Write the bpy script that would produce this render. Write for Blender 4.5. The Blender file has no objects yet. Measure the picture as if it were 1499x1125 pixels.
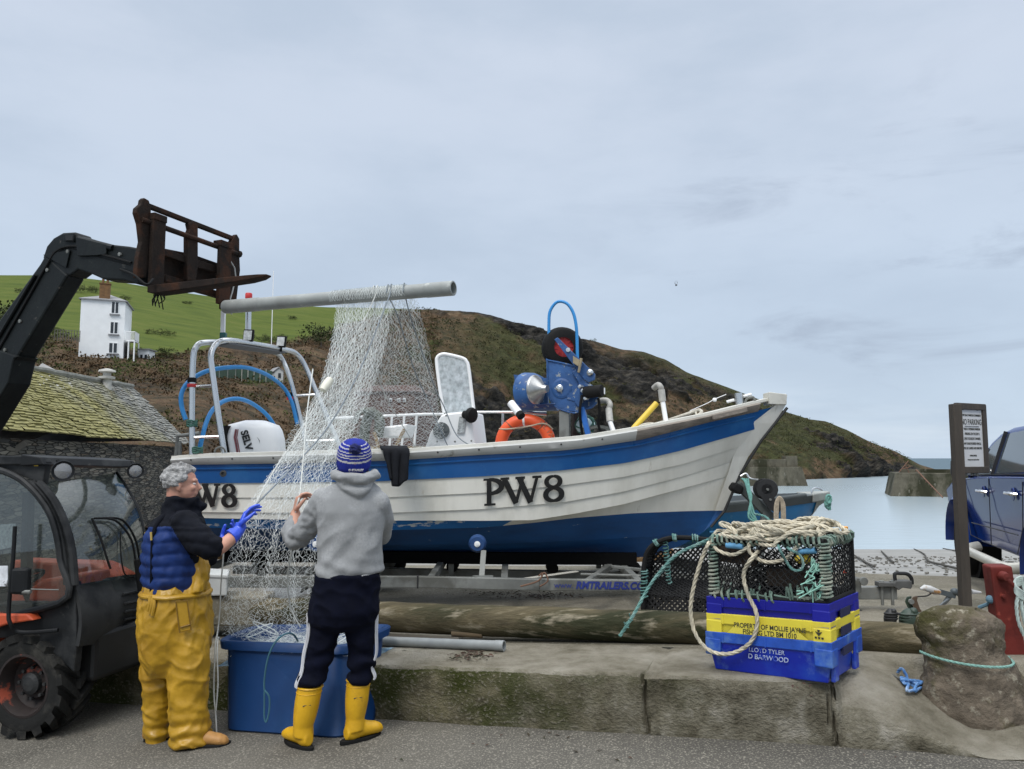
import bpy, bmesh, math, random
from mathutils import Vector, Matrix, noise
random.seed(7)
SC = bpy.context.scene
COL = SC.collection
F = 1150.0; TH = math.atan(107.5/1150); H = 1.66
rad = math.radians
def V(*a): return Vector(a)
def ray(px, py):
    dx = (px-749.5)/F; dy = (562.5-py)/F
    return V(dx, math.cos(TH)-math.sin(TH)*dy, math.sin(TH)+math.cos(TH)*dy)
def P(px, py, Y):
    d = ray(px, py); return V(0, 0, H)+d*(Y/d.y)
def proj(p):
    q = p-V(0, 0, H)
    zc = q.y*math.cos(TH)+q.z*math.sin(TH); yc = -q.y*math.sin(TH)+q.z*math.cos(TH)
    return 749.5+F*q.x/zc, 562.5-F*yc/zc
def pplane(px, py, a, b=0, c=0):            # meets the plane z = a + b x + c y
    d = ray(px, py); t = (H-a)/(b*d.x+c*d.y-d.z); return V(0, 0, H)+d*t
def pvert(px, py, A, n):                    # meets the vertical plane through A with normal n
    d = ray(px, py); o = V(0, 0, H); t = (A-o).dot(n)/d.dot(n); return o+d*t
def road_z(x): return 0.05*max(-9.0, min(2.2, x))
def yard_z(x, y): return 0.343+0.041*max(-4, min(x, 2.0))-0.03*(max(4, min(y, 9.8))-5.0)
def on_yard(px, py):
    p = pplane(px, py, .343+.15, .041, -.03)
    for _ in range(8): p = pplane(px, py, yard_z(p.x, p.y))
    return p
def on_road(px, py): return pplane(px, py, 0, .05)
def lerp(a, b, t): return a+(b-a)*t
def interp(pts, x):
    if x <= pts[0][0]: return pts[0][1]
    for (a, b), (c, d) in zip(pts, pts[1:]):
        if x <= c: return b+(d-b)*(x-a)/(c-a) if c > a else d
    return pts[-1][1]
def sm(a, b, x):
    t = max(0, min(1, (x-a)/(b-a))); return t*t*(3-2*t)
def crv(pts, n=8, closed=False):            # Catmull-Rom through points
    pts = [Vector(p) for p in pts]; out = []; m = len(pts)
    for i in range(m if closed else m-1):
        if closed: p0, p1, p2, p3 = pts[i-1], pts[i], pts[(i+1) % m], pts[(i+2) % m]
        else: p0, p1, p2, p3 = pts[max(i-1, 0)], pts[i], pts[i+1], pts[min(i+2, m-1)]
        for k in range(n):
            t = k/n
            out.append(.5*((2*p1)+(p2-p0)*t+(2*p0-5*p1+4*p2-p3)*t*t+(3*p1-p0-3*p2+p3)*t**3))
    if not closed: out.append(pts[-1])
    return out
def PC(pts, n=8): return crv([P(*p) for p in pts], n)
# ---------------------------------------------------------------- materials
MATS = {}
def M(name, col, rough=.6, metal=0, var=.18, vs=5, col2=None, c2s=2.5, c2t=(.5, .62), c3=None, c3s=9, c3t=(.6, .68),
      bump=0, bs=40, bd=.01, stretch=(1, 1, 1), spec=.5, coat=0, det=6):
    if name in MATS: return MATS[name]
    m = bpy.data.materials.new(name); m.use_nodes = True; nt = m.node_tree; N = nt.nodes; L = nt.links
    b = N['Principled BSDF']; b.inputs['Roughness'].default_value = rough; b.inputs['Metallic'].default_value = metal
    b.inputs['Specular IOR Level'].default_value = spec; b.inputs['Coat Weight'].default_value = coat
    tc = N.new('ShaderNodeTexCoord'); mp = N.new('ShaderNodeMapping'); mp.inputs['Scale'].default_value = stretch
    L.new(tc.outputs['Object'], mp.inputs['Vector'])
    def nz(s, d=det):
        n = N.new('ShaderNodeTexNoise'); n.inputs['Scale'].default_value = s; n.inputs['Detail'].default_value = d
        n.inputs['Roughness'].default_value = .62; L.new(mp.outputs[0], n.inputs['Vector']); return n
    def rmp(src, a, c, va, vc):
        r = N.new('ShaderNodeMapRange'); r.inputs['From Min'].default_value = a; r.inputs['From Max'].default_value = c
        r.inputs['To Min'].default_value = va; r.inputs['To Max'].default_value = vc; L.new(src, r.inputs['Value']); return r.outputs[0]
    def mix(fac, c1, c2):
        x = N.new('ShaderNodeMix'); x.data_type = 'RGBA'
        L.new(fac, x.inputs[0])
        for i, c in ((6, c1), (7, c2)):
            if hasattr(c, 'links'): L.new(c, x.inputs[i])
            else: x.inputs[i].default_value = (*c, 1)
        return x.outputs[2]
    n1 = nz(vs); c = mix(rmp(n1.outputs[0], .3, .7, 0, 1), tuple(x*(1-var) for x in col), tuple(min(1, x*(1+var)) for x in col))
    if col2: c = mix(rmp(nz(c2s).outputs[0], c2t[0], c2t[1], 0, 1), c, col2)
    if c3: c = mix(rmp(nz(c3s).outputs[0], c3t[0], c3t[1], 0, 1), c, c3)
    L.new(c, b.inputs['Base Color'])
    L.new(rmp(n1.outputs[0], .3, .7, max(0, rough-.08), min(1, rough+.08)), b.inputs['Roughness'])
    if bump:
        bn = N.new('ShaderNodeBump'); bn.inputs['Strength'].default_value = bump; bn.inputs['Distance'].default_value = bd
        L.new(nz(bs, 8).outputs[0], bn.inputs['Height']); L.new(bn.outputs[0], b.inputs['Normal'])
    MATS[name] = m; return m
def glassy(name, tint=(.8, .85, .85), alpha=.35, rough=.05, haze=0, lim=.5):
    if name in MATS: return MATS[name]
    m = bpy.data.materials.new(name); m.use_nodes = True; nt = m.node_tree; N = nt.nodes; L = nt.links
    b = N['Principled BSDF']; b.inputs['Base Color'].default_value = (*tint, 1); b.inputs['Roughness'].default_value = rough
    tr = N.new('ShaderNodeBsdfTransparent'); tr.inputs[0].default_value = (.86, .9, .88, 1)
    mx = N.new('ShaderNodeMixShader'); lw = N.new('ShaderNodeLayerWeight'); lw.inputs[0].default_value = .35
    r = N.new('ShaderNodeMapRange'); r.inputs['To Min'].default_value = alpha; r.inputs['To Max'].default_value = min(1, alpha+lim)
    L.new(lw.outputs['Fresnel'], r.inputs['Value']); L.new(r.outputs[0], mx.inputs[0])
    if haze:
        n = N.new('ShaderNodeTexNoise'); n.inputs['Scale'].default_value = 9; n.inputs['Detail'].default_value = 8
        r2 = N.new('ShaderNodeMapRange'); r2.inputs['From Min'].default_value = .35; r2.inputs['From Max'].default_value = .7
        r2.inputs['To Min'].default_value = alpha*.7; r2.inputs['To Max'].default_value = min(1, alpha+haze)
        L.new(n.outputs[0], r2.inputs['Value']); L.new(r2.outputs[0], mx.inputs[0])
    L.new(tr.outputs[0], mx.inputs[1]); L.new(b.outputs[0], mx.inputs[2])
    gl = N.new('ShaderNodeBsdfGlossy'); gl.inputs['Roughness'].default_value = rough; l2 = N.new('ShaderNodeLayerWeight'); l2.inputs[0].default_value = .5; pw = N.new('ShaderNodeMath'); pw.operation = 'POWER'; pw.inputs[1].default_value = 4; L.new(l2.outputs['Facing'], pw.inputs[0]); fz = N.new('ShaderNodeMath'); fz.operation = 'MULTIPLY_ADD'; fz.inputs[1].default_value = .5; fz.inputs[2].default_value = .075; L.new(pw.outputs[0], fz.inputs[0])
    m2 = N.new('ShaderNodeMixShader'); L.new(fz.outputs[0], m2.inputs[0]); L.new(mx.outputs[0], m2.inputs[1]); L.new(gl.outputs[0], m2.inputs[2]); L.new(m2.outputs[0], N['Material Output'].inputs[0])
    MATS[name] = m; return m
# ---------------------------------------------------------------- mesh builder
WL = {}
class MB:
    def __init__(s): s.v = []; s.f = []; s.mi = []; s.cur = 0
    def add(s, vs, fs):
        o = len(s.v); s.v += [Vector(v) for v in vs]; s.f += [tuple(i+o for i in f) for f in fs]; s.mi += [s.cur]*len(fs); return s
    def obox(s, c, ax, ay, az):
        c = Vector(c); ax, ay, az = Vector(ax), Vector(ay), Vector(az)
        vs = [c+ax*i+ay*j+az*k for k in (-1, 1) for j in (-1, 1) for i in (-1, 1)]
        return s.add(vs, [(0, 2, 3, 1), (4, 5, 7, 6), (0, 1, 5, 4), (2, 6, 7, 3), (0, 4, 6, 2), (1, 3, 7, 5)])
    def box(s, c, size, rz=0):
        R = Matrix.Rotation(rz, 3, 'Z')
        return s.obox(c, R@V(size[0]/2, 0, 0), R@V(0, size[1]/2, 0), V(0, 0, size[2]/2))
    def bar(s, a, b, w, h, up=(0, 0, 1)):
        a, b = Vector(a), Vector(b); d = (b-a); l = d.length; d = d/l; up = Vector(up)
        x = d.cross(up)
        if x.length < 1e-4: x = d.cross(V(1, 0, 0))
        x.normalize(); y = x.cross(d).normalized()
        return s.obox((a+b)/2, d*l/2, x*w/2, y*h/2)
    def ring(s, rings, cap=True, closed=False):
        n = len(rings[0]); vs = [p for r in rings for p in r]; fs = []; m = len(rings)
        for i in range(m if closed else m-1):
            for j in range(n):
                a = i*n+j; b = i*n+(j+1) % n; c = ((i+1) % m)*n+(j+1) % n; d = ((i+1) % m)*n+j
                fs.append((a, b, c, d))
        if cap and not closed: fs.append(tuple(range(n-1, -1, -1))); fs.append(tuple((m-1)*n+j for j in range(n)))
        return s.add(vs, fs)
    def tube(s, pts, r, n=8, closed=False, cap=True, flat=1.0):
        pts = [Vector(p) for p in pts]; m = len(pts)
        rr = r if isinstance(r, (list, tuple)) else [r]*m
        t0 = (pts[1]-pts[0]).normalized(); u = t0.orthogonal().normalized(); rings = []
        for i in range(m):
            if closed: t = pts[(i+1) % m]-pts[i-1]
            else: t = pts[min(i+1, m-1)]-pts[max(i-1, 0)]
            if t.length < 1e-9: t = t0
            t = t.normalized(); u = u-t*u.dot(t)
            if u.length < 1e-6: u = t.orthogonal()
            u.normalize(); w = t.cross(u); t0 = t
            rings.append([pts[i]+(u*math.cos(2*math.pi*k/n)+w*flat*math.sin(2*math.pi*k/n))*rr[i] for k in range(n)])
        return s.ring(rings, cap, closed)
    def prism(s, pts, vec):
        pts = [Vector(p) for p in pts]; vec = Vector(vec); n = len(pts)
        vs = pts+[p+vec for p in pts]
        fs = [tuple(range(n-1, -1, -1)), tuple(range(n, 2*n))]+[(i, (i+1) % n, n+(i+1) % n, n+i) for i in range(n)]
        return s.add(vs, fs)
    def lathe(s, prof, c, axis=(0, 0, 1), n=20, cap=True, sx=1.0, closed=False):
        c = Vector(c); a = Vector(axis).normalized(); u = a.orthogonal().normalized(); w = a.cross(u)
        return s.ring([[c+a*h+(u*math.cos(2*math.pi*k/n)+w*sx*math.sin(2*math.pi*k/n))*r for k in range(n)] for r, h in prof], cap, closed)
    def ball(s, c, r, n=14, R=None):
        if not isinstance(r, (list, tuple)): r = (r, r, r)
        R = R or Matrix.Identity(3); c = Vector(c); rings = []
        for i in range(1, n):
            th = math.pi*i/n
            rings.append([c+R@V(r[0]*math.sin(th)*math.cos(2*math.pi*k/(2*n)), r[1]*math.sin(th)*math.sin(2*math.pi*k/(2*n)), -r[2]*math.cos(th)) for k in range(2*n)])
        return s.ring(rings)
    def ell(s, secs, n=20, cap=True):      # sections (centre, x half axis, y half axis)
        return s.ring([[Vector(c)+Vector(ax)*math.cos(2*math.pi*k/n)+Vector(ay)*math.sin(2*math.pi*k/n) for k in range(n)] for c, ax, ay in secs], cap)
    def grid(s, rows):
        m = len(rows); n = len(rows[0])
        return s.add([p for r in rows for p in r], [(i*n+j, i*n+j+1, (i+1)*n+j+1, (i+1)*n+j) for i in range(m-1) for j in range(n-1)])
    def sheet(s, rows, th):                # a grid given thickness along its normal
        m = len(rows); n = len(rows[0]); back = []
        for i in range(m):
            r = []
            for j in range(n):
                a = rows[min(i+1, m-1)][j]-rows[max(i-1, 0)][j]; b = rows[i][min(j+1, n-1)]-rows[i][max(j-1, 0)]
                nn = a.cross(b); nn = nn.normalized() if nn.length > 1e-9 else V(0, 0, 1); r.append(rows[i][j]+nn*th)
            back.append(r)
        o = len(s.v); k = m*n
        s.add([p for r in rows for p in r]+[p for r in back for p in r], [])
        fs = []
        for i in range(m-1):
            for j in range(n-1):
                a, b, c, d = i*n+j, i*n+j+1, (i+1)*n+j+1, (i+1)*n+j
                fs += [(a, b, c, d), (k+d, k+c, k+b, k+a)]
        for j in range(n-1): fs += [(j+1, j, k+j, k+j+1), ((m-1)*n+j, (m-1)*n+j+1, k+(m-1)*n+j+1, k+(m-1)*n+j)]
        for i in range(m-1): fs += [(i*n, (i+1)*n, k+(i+1)*n, k+i*n), ((i+1)*n+n-1, i*n+n-1, k+i*n+n-1, k+(i+1)*n+n-1)]
        s.f += [tuple(x+o for x in f) for f in fs]; s.mi += [s.cur]*len(fs); return s
    def build(s, name, mat, parent=None, smooth=False, bevel=0, sharp=40, fix=True, seg=2):
        me = bpy.data.meshes.new(name)
        if parent is not None: o0 = WL[parent.name]
        else:
            xs = [v.x for v in s.v]; ys = [v.y for v in s.v]; zs = [v.z for v in s.v]
            o0 = V((min(xs)+max(xs))/2, (min(ys)+max(ys))/2, min(zs))
        me.from_pydata([v-o0 for v in s.v], [], s.f)
        for mm in (mat if isinstance(mat, (list, tuple)) else [mat]): me.materials.append(mm)
        if any(s.mi): me.polygons.foreach_set('material_index', s.mi)
        if fix:
            bm = bmesh.new(); bm.from_mesh(me); bmesh.ops.recalc_face_normals(bm, faces=bm.faces); bm.to_mesh(me); bm.free()
        if smooth:
            me.shade_smooth()
            if sharp < 180: me.set_sharp_from_angle(angle=rad(sharp))
        o = bpy.data.objects.new(name, me); COL.objects.link(o)
        if parent is not None: o.parent = parent
        else: o.location = o0
        WL[o.name] = o0.copy()
        if bevel:
            b = o.modifiers.new('bevel', 'BEVEL'); b.width = bevel; b.segments = seg; b.limit_method = 'ANGLE'; b.angle_limit = rad(35)
        return o
def tag(o, label=None, cat=None, group=None, kind=None):
    if label: o['label'] = label
    if cat: o['category'] = cat
    if group: o['group'] = group
    if kind: o['kind'] = kind
    return o
def thing(name, loc, label, cat, group=None):
    o = bpy.data.objects.new(name, None); COL.objects.link(o); o.location = loc; o.empty_display_size = .2
    WL[o.name] = Vector(loc); return tag(o, label, cat, group)
def text(name, s, size, org, xd, yd, mat, parent, align='CENTER', ext=.0008, bold=0, sx=1.0):
    c = bpy.data.curves.new(name, 'FONT'); c.body = s; c.size = size; c.align_x = align; c.extrude = ext; c.offset = bold; c.space_line = 1.0
    t = bpy.data.objects.new(name, c); COL.objects.link(t)
    me = bpy.data.meshes.new_from_object(t.evaluated_get(bpy.context.evaluated_depsgraph_get()))
    bpy.data.objects.remove(t); bpy.data.curves.remove(c)
    xd = Vector(xd).normalized()*sx; yd = Vector(yd).normalized(); zd = xd.normalized().cross(yd)
    o0 = WL[parent.name] if parent else V(0, 0, 0)
    for v in me.vertices: v.co = Vector(org)+xd*v.co.x+yd*v.co.y+zd*v.co.z-o0
    me.materials.clear(); me.materials.append(mat); me.name = name
    o = bpy.data.objects.new(name, me); COL.objects.link(o)
    if parent: o.parent = parent
    WL[o.name] = Vector(o0); return o
def union(name, mb, vox, mat, parent=None, it=6, fold=None, sub=None):   # one continuous skin around overlapping closed shapes
    o = mb.build(name, mat, parent)
    m = o.modifiers.new('r', 'REMESH'); m.mode = 'VOXEL'; m.voxel_size = vox
    s = o.modifiers.new('s', 'SMOOTH'); s.iterations = it; s.factor = .5
    dg = bpy.context.evaluated_depsgraph_get(); dg.update()
    me = bpy.data.meshes.new_from_object(o.evaluated_get(dg)); o.modifiers.clear()
    old = o.data; o.data = me; bpy.data.meshes.remove(old); me.name = name
    o0 = WL[o.name]
    if fold:
        ns = [v.normal.copy() for v in me.vertices]
        for v, n in zip(me.vertices, ns): v.co += n*fold(v.co+o0, n)
    me.materials.clear()
    for mm in (mat if isinstance(mat, (list, tuple)) else [mat]): me.materials.append(mm)
    me.shade_smooth(); return o
def zone(o, fn):                                     # choose a face's material by where it lies
    o0 = WL[o.name]
    for p in o.data.polygons: p.material_index = fn(p.center+o0, p.normal)
def nz(p, s, seed=0): return noise.noise(Vector(p)*s+V(seed*7.3, seed*3.1, seed*5.7))
def fr(p, s, o=5, seed=0): return noise.fractal(Vector(p)*s+V(seed*7.3, seed*3.1, seed*5.7), 1.0, 2.0, o)
# ---------------------------------------------------------------- camera, light, sky
cam = bpy.data.cameras.new('camera'); co = bpy.data.objects.new('camera', cam); COL.objects.link(co)
cam.sensor_width = 36; cam.lens = F/1499*36; cam.clip_end = 20000; cam.clip_start = .05
co.location = (0, 0, H); co.rotation_euler = (math.pi/2+TH, 0, 0); SC.camera = co
SUN_EL, SUN_AZ = rad(52), rad(205)                   # azimuth clockwise from +Y: behind the camera, to its left
sd = V(math.sin(SUN_AZ)*math.cos(SUN_EL), math.cos(SUN_AZ)*math.cos(SUN_EL), math.sin(SUN_EL))
sl = bpy.data.lights.new('sun', 'SUN'); sl.energy = 1.5; sl.angle = rad(20); sl.color = (1, .97, .93)
so = bpy.data.objects.new('sun', sl); COL.objects.link(so); so.rotation_euler = sd.to_track_quat('Z', 'Y').to_euler(); so.location = (0, 0, 60)
W = bpy.data.worlds.new('World'); SC.world = W; W.use_nodes = True
def build_world():
    nt = W.node_tree; N = nt.nodes; L = nt.links; bg = N['Background']; bg.inputs[1].default_value = .1
    sky = N.new('ShaderNodeTexSky'); sky.sky_type = 'NISHITA'; sky.sun_disc = False; sky.sun_elevation = SUN_EL; sky.sun_rotation = SUN_AZ
    tc = N.new('ShaderNodeTexCoord'); sp = N.new('ShaderNodeSeparateXYZ'); L.new(tc.outputs['Generated'], sp.inputs[0])
    def noise_(scale, st, rough=.55, det=7, dist=0):
        mp = N.new('ShaderNodeMapping'); mp.inputs['Scale'].default_value = st; L.new(tc.outputs['Generated'], mp.inputs[0])
        n = N.new('ShaderNodeTexNoise'); n.inputs['Scale'].default_value = scale; n.inputs['Detail'].default_value = det
        n.inputs['Roughness'].default_value = rough; n.inputs['Distortion'].default_value = dist; L.new(mp.outputs[0], n.inputs['Vector']); return n.outputs[0]
    def mr(src, a, b, c, d):
        r = N.new('ShaderNodeMapRange'); r.interpolation_type = 'SMOOTHSTEP'
        for k, x in zip(('From Min', 'From Max', 'To Min', 'To Max'), (a, b, c, d)): r.inputs[k].default_value = x
        L.new(src, r.inputs['Value']); return r.outputs[0]
    def mixc(f, a, b):
        x = N.new('ShaderNodeMix'); x.data_type = 'RGBA'
        for i, c in ((0, f), (6, a), (7, b)):
            if hasattr(c, 'links'): L.new(c, x.inputs[i])
            else: x.inputs[i].default_value = c if i == 0 else (*c, 1)
        return x.outputs[2]
    def mul(a, b):
        x = N.new('ShaderNodeMath'); x.operation = 'MULTIPLY'
        for i, c in ((0, a), (1, b)):
            if hasattr(c, 'links'): L.new(c, x.inputs[i])
            else: x.inputs[i].default_value = c
        return x.outputs[0]
    el = sp.outputs[2]
    veil = mixc(mr(el, .0, .5, 0, 1), (4.75, 5.75, 6.95), (5.3, 5.95, 7.0))          # high thin overcast, cooler low down
    soft = noise_(2.0, (1, 1, 2.6)); veil = mixc(mr(soft, .38, .66, 0, .75), veil, (4.1, 4.9, 6.0))
    dark = noise_(3.4, (1, 1, 4.2), .6, 9, .5)                                     # grey cloud scraps, to the right
    side = mr(sp.outputs[0], .0, .32, 0, 1); low = mul(mr(el, .0, .09, 0, 1), mr(el, .30, .46, 1, 0))
    veil = mixc(mul(mul(mr(dark, .5, .72, 0, .75), side), low), veil, (3.15, 3.7, 4.65))
    pale = noise_(2.3, (1, 1, 9), .5, 5); veil = mixc(mul(mr(pale, .45, .65, 0, .8), mr(el, .02, .12, 1, 0)), veil, (5.9, 6.7, 7.6))
    top = mixc(mr(el, .52, .95, 0, 1), veil, (19, 19.8, 21))                   # an overcast sky is brightest overhead
    fin = mixc(.94, sky.outputs[0], top); L.new(fin, bg.inputs[0])
build_world()
SC.view_settings.view_transform = 'Standard'; SC.view_settings.look = 'None'; SC.view_settings.exposure = .28; SC.view_settings.gamma = 1
# ---------------------------------------------------------------- ground
m_road = M('asphalt', (.115, .106, .088), .9, spec=.25, var=.3, vs=1.1, col2=(.075, .07, .06), c2s=.55, c2t=(.46, .62), c3=(.27, .25, .205), c3s=85, c3t=(.53, .63), bump=.35, bs=60, bd=.012)
m_conc = M('yard concrete', (.205, .185, .142), .88, spec=.25, var=.32, vs=1.8, col2=(.105, .097, .070), c2s=.9, c2t=(.46, .62), c3=(.29, .275, .235), c3s=45, c3t=(.54, .68), bump=.4, bs=45, bd=.012)
m_ledge = M('mossy concrete', (.13, .115, .070), .92, spec=.2, var=.55, vs=6, col2=(.044, .050, .012), c2s=2.6, c2t=(.42, .56), c3=(.21, .19, .145), c3s=48, c3t=(.54, .66), bump=1.0, bs=48, bd=.03, stretch=(.9, .9, 1.25), det=10)
def lit_top_face():                                         # top painted lighter as if lit, by face normal; weed on the upright face
    nt = m_ledge.node_tree; N = nt.nodes; L = nt.links; b = N['Principled BSDF']; src = b.inputs['Base Color'].links[0].from_socket
    tc = N.new('ShaderNodeTexCoord'); g = N.new('ShaderNodeNewGeometry'); sp = N.new('ShaderNodeSeparateXYZ'); L.new(g.outputs['True Normal'], sp.inputs[0])
    def nn(s, d=9): x = N.new('ShaderNodeTexNoise'); x.inputs['Scale'].default_value = s; x.inputs['Detail'].default_value = d; x.inputs['Roughness'].default_value = .65; L.new(tc.outputs['Object'], x.inputs['Vector']); return x.outputs[0]
    a = N.new('ShaderNodeMath'); a.operation = 'MULTIPLY_ADD'; a.inputs[1].default_value = .5; L.new(nn(5), a.inputs[0]); L.new(sp.outputs[2], a.inputs[2])
    r = N.new('ShaderNodeMapRange'); r.inputs['From Min'].default_value = .72; r.inputs['From Max'].default_value = 1.0; L.new(a.outputs[0], r.inputs['Value'])
    sx_ = N.new('ShaderNodeSeparateXYZ'); L.new(tc.outputs['Object'], sx_.inputs[0]); q = N.new('ShaderNodeMath'); q.operation = 'MULTIPLY_ADD'; q.inputs[1].default_value = 2.2; L.new(nn(1.7), q.inputs[0]); L.new(sx_.outputs[0], q.inputs[2])
    dr = N.new('ShaderNodeMapRange'); dr.inputs['From Min'].default_value = -1.4; dr.inputs['From Max'].default_value = .1; L.new(q.outputs[0], dr.inputs['Value'])
    dc = N.new('ShaderNodeValToRGB'); L.new(nn(6, 12), dc.inputs[0]); e = dc.color_ramp.elements; e.new(.5); e.new(.6)
    for k, (p_, c_) in enumerate([(.32, (.05, .044, .028)), (.45, (.135, .12, .085)), (.55, (.20, .182, .135)), (.68, (.33, .305, .25))]): e[k].position = p_; e[k].color = (*c_, 1)
    dx = N.new('ShaderNodeMix'); dx.data_type = 'RGBA'; L.new(dr.outputs[0], dx.inputs[0]); L.new(src, dx.inputs[6]); L.new(dc.outputs[0], dx.inputs[7]); src = dx.outputs[2]
    c = N.new('ShaderNodeValToRGB'); L.new(nn(2.3), c.inputs[0]); e = c.color_ramp.elements; e.new(.5); e.new(.6)
    for k, (p_, c_) in enumerate([(.3, (.10, .088, .06)), (.44, (.20, .18, .135)), (.55, (.275, .252, .20)), (.7, (.37, .345, .285))]): e[k].position = p_; e[k].color = (*c_, 1)
    x = N.new('ShaderNodeMix'); x.data_type = 'RGBA'; L.new(r.outputs[0], x.inputs[0]); L.new(src, x.inputs[6]); L.new(c.outputs[0], x.inputs[7]); L.new(x.outputs[2], b.inputs['Base Color'])
lit_top_face()
LA, LB = on_road(560, 1053), on_road(1212, 1091)
LD = (LB-LA); LD.z = 0; LD.normalize(); LN = V(-LD.y, LD.x, 0)       # along the ledge, and away from the camera
def ledge(s, back=0, z=0): q = LA+LD*s+LN*back; return V(q.x, q.y, z)
mb = MB()
def road_patch(x0, x1, y0, y1, nx, ny):
    mb.grid([[V(x, y, road_z(x)+.012*nz((x, y, 0), .7)) for x in (x0+(x1-x0)*j/nx for j in range(nx+1))] for y in (y0+(y1-y0)*i/ny for i in range(ny+1))])
road_patch(-16, 9, -8, 6.2, 80, 44); road_patch(-16, -2.9, 6.2, 40, 40, 50)
tag(mb.build('road', m_road, smooth=True), kind='structure')
# raised concrete ledge and the yard behind it
S0, S1 = -2.6, 9.0
CR = [(-9, 0), (1.78, .05), (2.72, .035), (9, 0)]
mb = MB(); rows = []
prof = [(0.0, 0), (.0, .18), (.004, .4), (.002, .62), (.008, .82), (.014, .95), (.03, .995), (.06, 1.0), (.2, 1), (.45, 1), (.8, 1)]
ss = [S0+(S1-S0)*i/1500 for i in range(1501)]
for s in ss:
    r = []
    for k, (bk, hf) in enumerate(prof):
        q = ledge(s, bk); top = yard_z(q.x, q.y); bot = road_z(q.x)-.05
        e = .016*fr((s, bk*3, hf), 2.2)+.008*fr((s, hf*2, bk*9), 9)
        crack = 0
        for c0, wd in ((1.72, .014), (2.745, .012)):
            dd = abs(s-c0-.05*nz((hf*2.3+bk*2, c0, 0), 1)-.035*nz((hf*6+bk*5, c0, 3), 1)-.012*nz((hf*20, c0, 5), 1)-(.09*max(0, .45-hf) if c0 == 1.72 else 0)); w2 = wd*(.6+.9*abs(nz((hf*5, c0*3, 0), 1))+(1.6*max(0, .3-hf) if c0 == 1.72 else 0)); crack += max(0, 1-dd/w2)*.06*(1 if k < 7 else (.22 if k < 9 else .05))
        if abs(s-1.77) < .09 and .6 < hf: crack += .035*(1-abs(s-1.77)/.09)*max(0, .6+nz((s, hf, 0), 12))
        ap = sm(2.745, 2.80, s); e += .03*fr((s, hf, bk), 1.5)*ap; hf0 = hf
        if ap > 0: hf = lerp(hf, lerp(interp([(0, 0), (.012, .35), (.03, .5), (.06, .62), (.2, .84), (.45, .97), (.8, 1)], bk), interp([(0, 0), (.012, .15), (.03, .17), (.07, .18), (.2, .19), (.45, .38), (.8, 1)], bk), sm(2.85, 3.55, s))*(1 if k > 4 else hf**.5), ap)
        z = lerp(bot, top, hf)-(crack if hf0 >= .9 else 0)+e*.35*(hf0 > .3)
        p = q+LN*(crack+e*(1 if k < 7 else .2)); r.append(V(p.x, p.y, z))
    rows.append(r)
mb.grid(rows)
for s in (S0, S1):
    pts = rows[0] if s == S0 else rows[-1]
    mb.add(pts+[V(pts[-1].x, pts[-1].y, -.4), V(pts[0].x, pts[0].y, -.4)], [tuple(range(len(pts)+2))])
lo = tag(mb.build('quay_ledge', m_ledge, smooth=True, sharp=70), kind='structure')
mb = MB(); rows = []
for i in range(31):
    r = []
    for j in range(61):
        s = S0+(16-S0)*j/60; bk = .8+(5.6-.8)*i/30; q = ledge(s, bk); r.append(V(q.x, q.y, yard_z(q.x, q.y)-.004))
    rows.append(r)
mb.grid(rows)
e = rows[-1]; mb.grid([e, [p+V(0, 0, -1.2) for p in e]]); e2 = [r[0] for r in rows]; mb.grid([e2, [p+V(0, 0, -1.2) for p in e2]])
tag(mb.build('yard', m_conc, smooth=True), kind='structure')
def on_ledge(px, py, up=0):                             # where a ray meets the ledge or its worn ramp
    for k in range(900):
        q = P(px, py, 4.0+k*.004); d = q-LA; s = d.dot(LD); bk = d.dot(LN)
        if bk < 0: continue
        f = lerp(interp([(0, 0), (.012, .35), (.03, .5), (.06, .62), (.2, .84), (.45, .97), (.8, 1)], bk), interp([(0, 0), (.012, .15), (.2, .19), (.45, .38), (.8, 1)], bk), sm(2.85, 3.55, s)) if s > 2.77 else 1
        if q.z <= lerp(road_z(q.x)-.05, yard_z(q.x, q.y), f)+up: return q
    return on_yard(px, py)
# foreshore: one sheet from the yard down under the water
m_beach = M('wet shingle', (.235, .225, .20), .5, spec=.3, var=.14, vs=.8, col2=(.17, .16, .14), c2s=10, c2t=(.58, .68), c3=(.36, .35, .33), c3s=1.2, c3t=(.5, .7), bump=.25, bs=9, bd=.04, stretch=(.5, 1, 1))
mb = MB(); rows = []
for i in range(70):
    y = 7.5+60*(i/69)**1.5; r = []
    for j in range(90):
        x = -2.9+58*j/89
        zz = min(.12, .12-.095*(y-10.2)) if y > 10.2 else .12
        if y > 13: zz = -.15-.102*(y-13)
        r.append(V(x, y, max(zz, -5)+.02*fr((x, y, 0), .35)*(sm(11, 14, y))))
    rows.append(r)
mb.grid(rows); tag(mb.build('foreshore', m_beach, smooth=True), kind='structure')
mbp = MB()
for _ in range(700):  # stones on the foreshore
    y = random.uniform(11.0, 22); x = random.uniform(.30, .72)*y+random.uniform(-1, 1); zz = -.15-.102*(y-13) if y > 13 else .12-.095*(y-10.2)
    s = random.uniform(.008, .026)*(.6+y/25); mbp.ball((x, y, zz+.02), (s*1.5, s, s*.6), 4, Matrix.Rotation(random.random()*6, 3, 'Z'))
tag(mbp.build('shore_stones', M('shore stone', (.13, .125, .11), .9, spec=.1, var=.5, vs=.8), smooth=True), kind='stuff')
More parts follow.
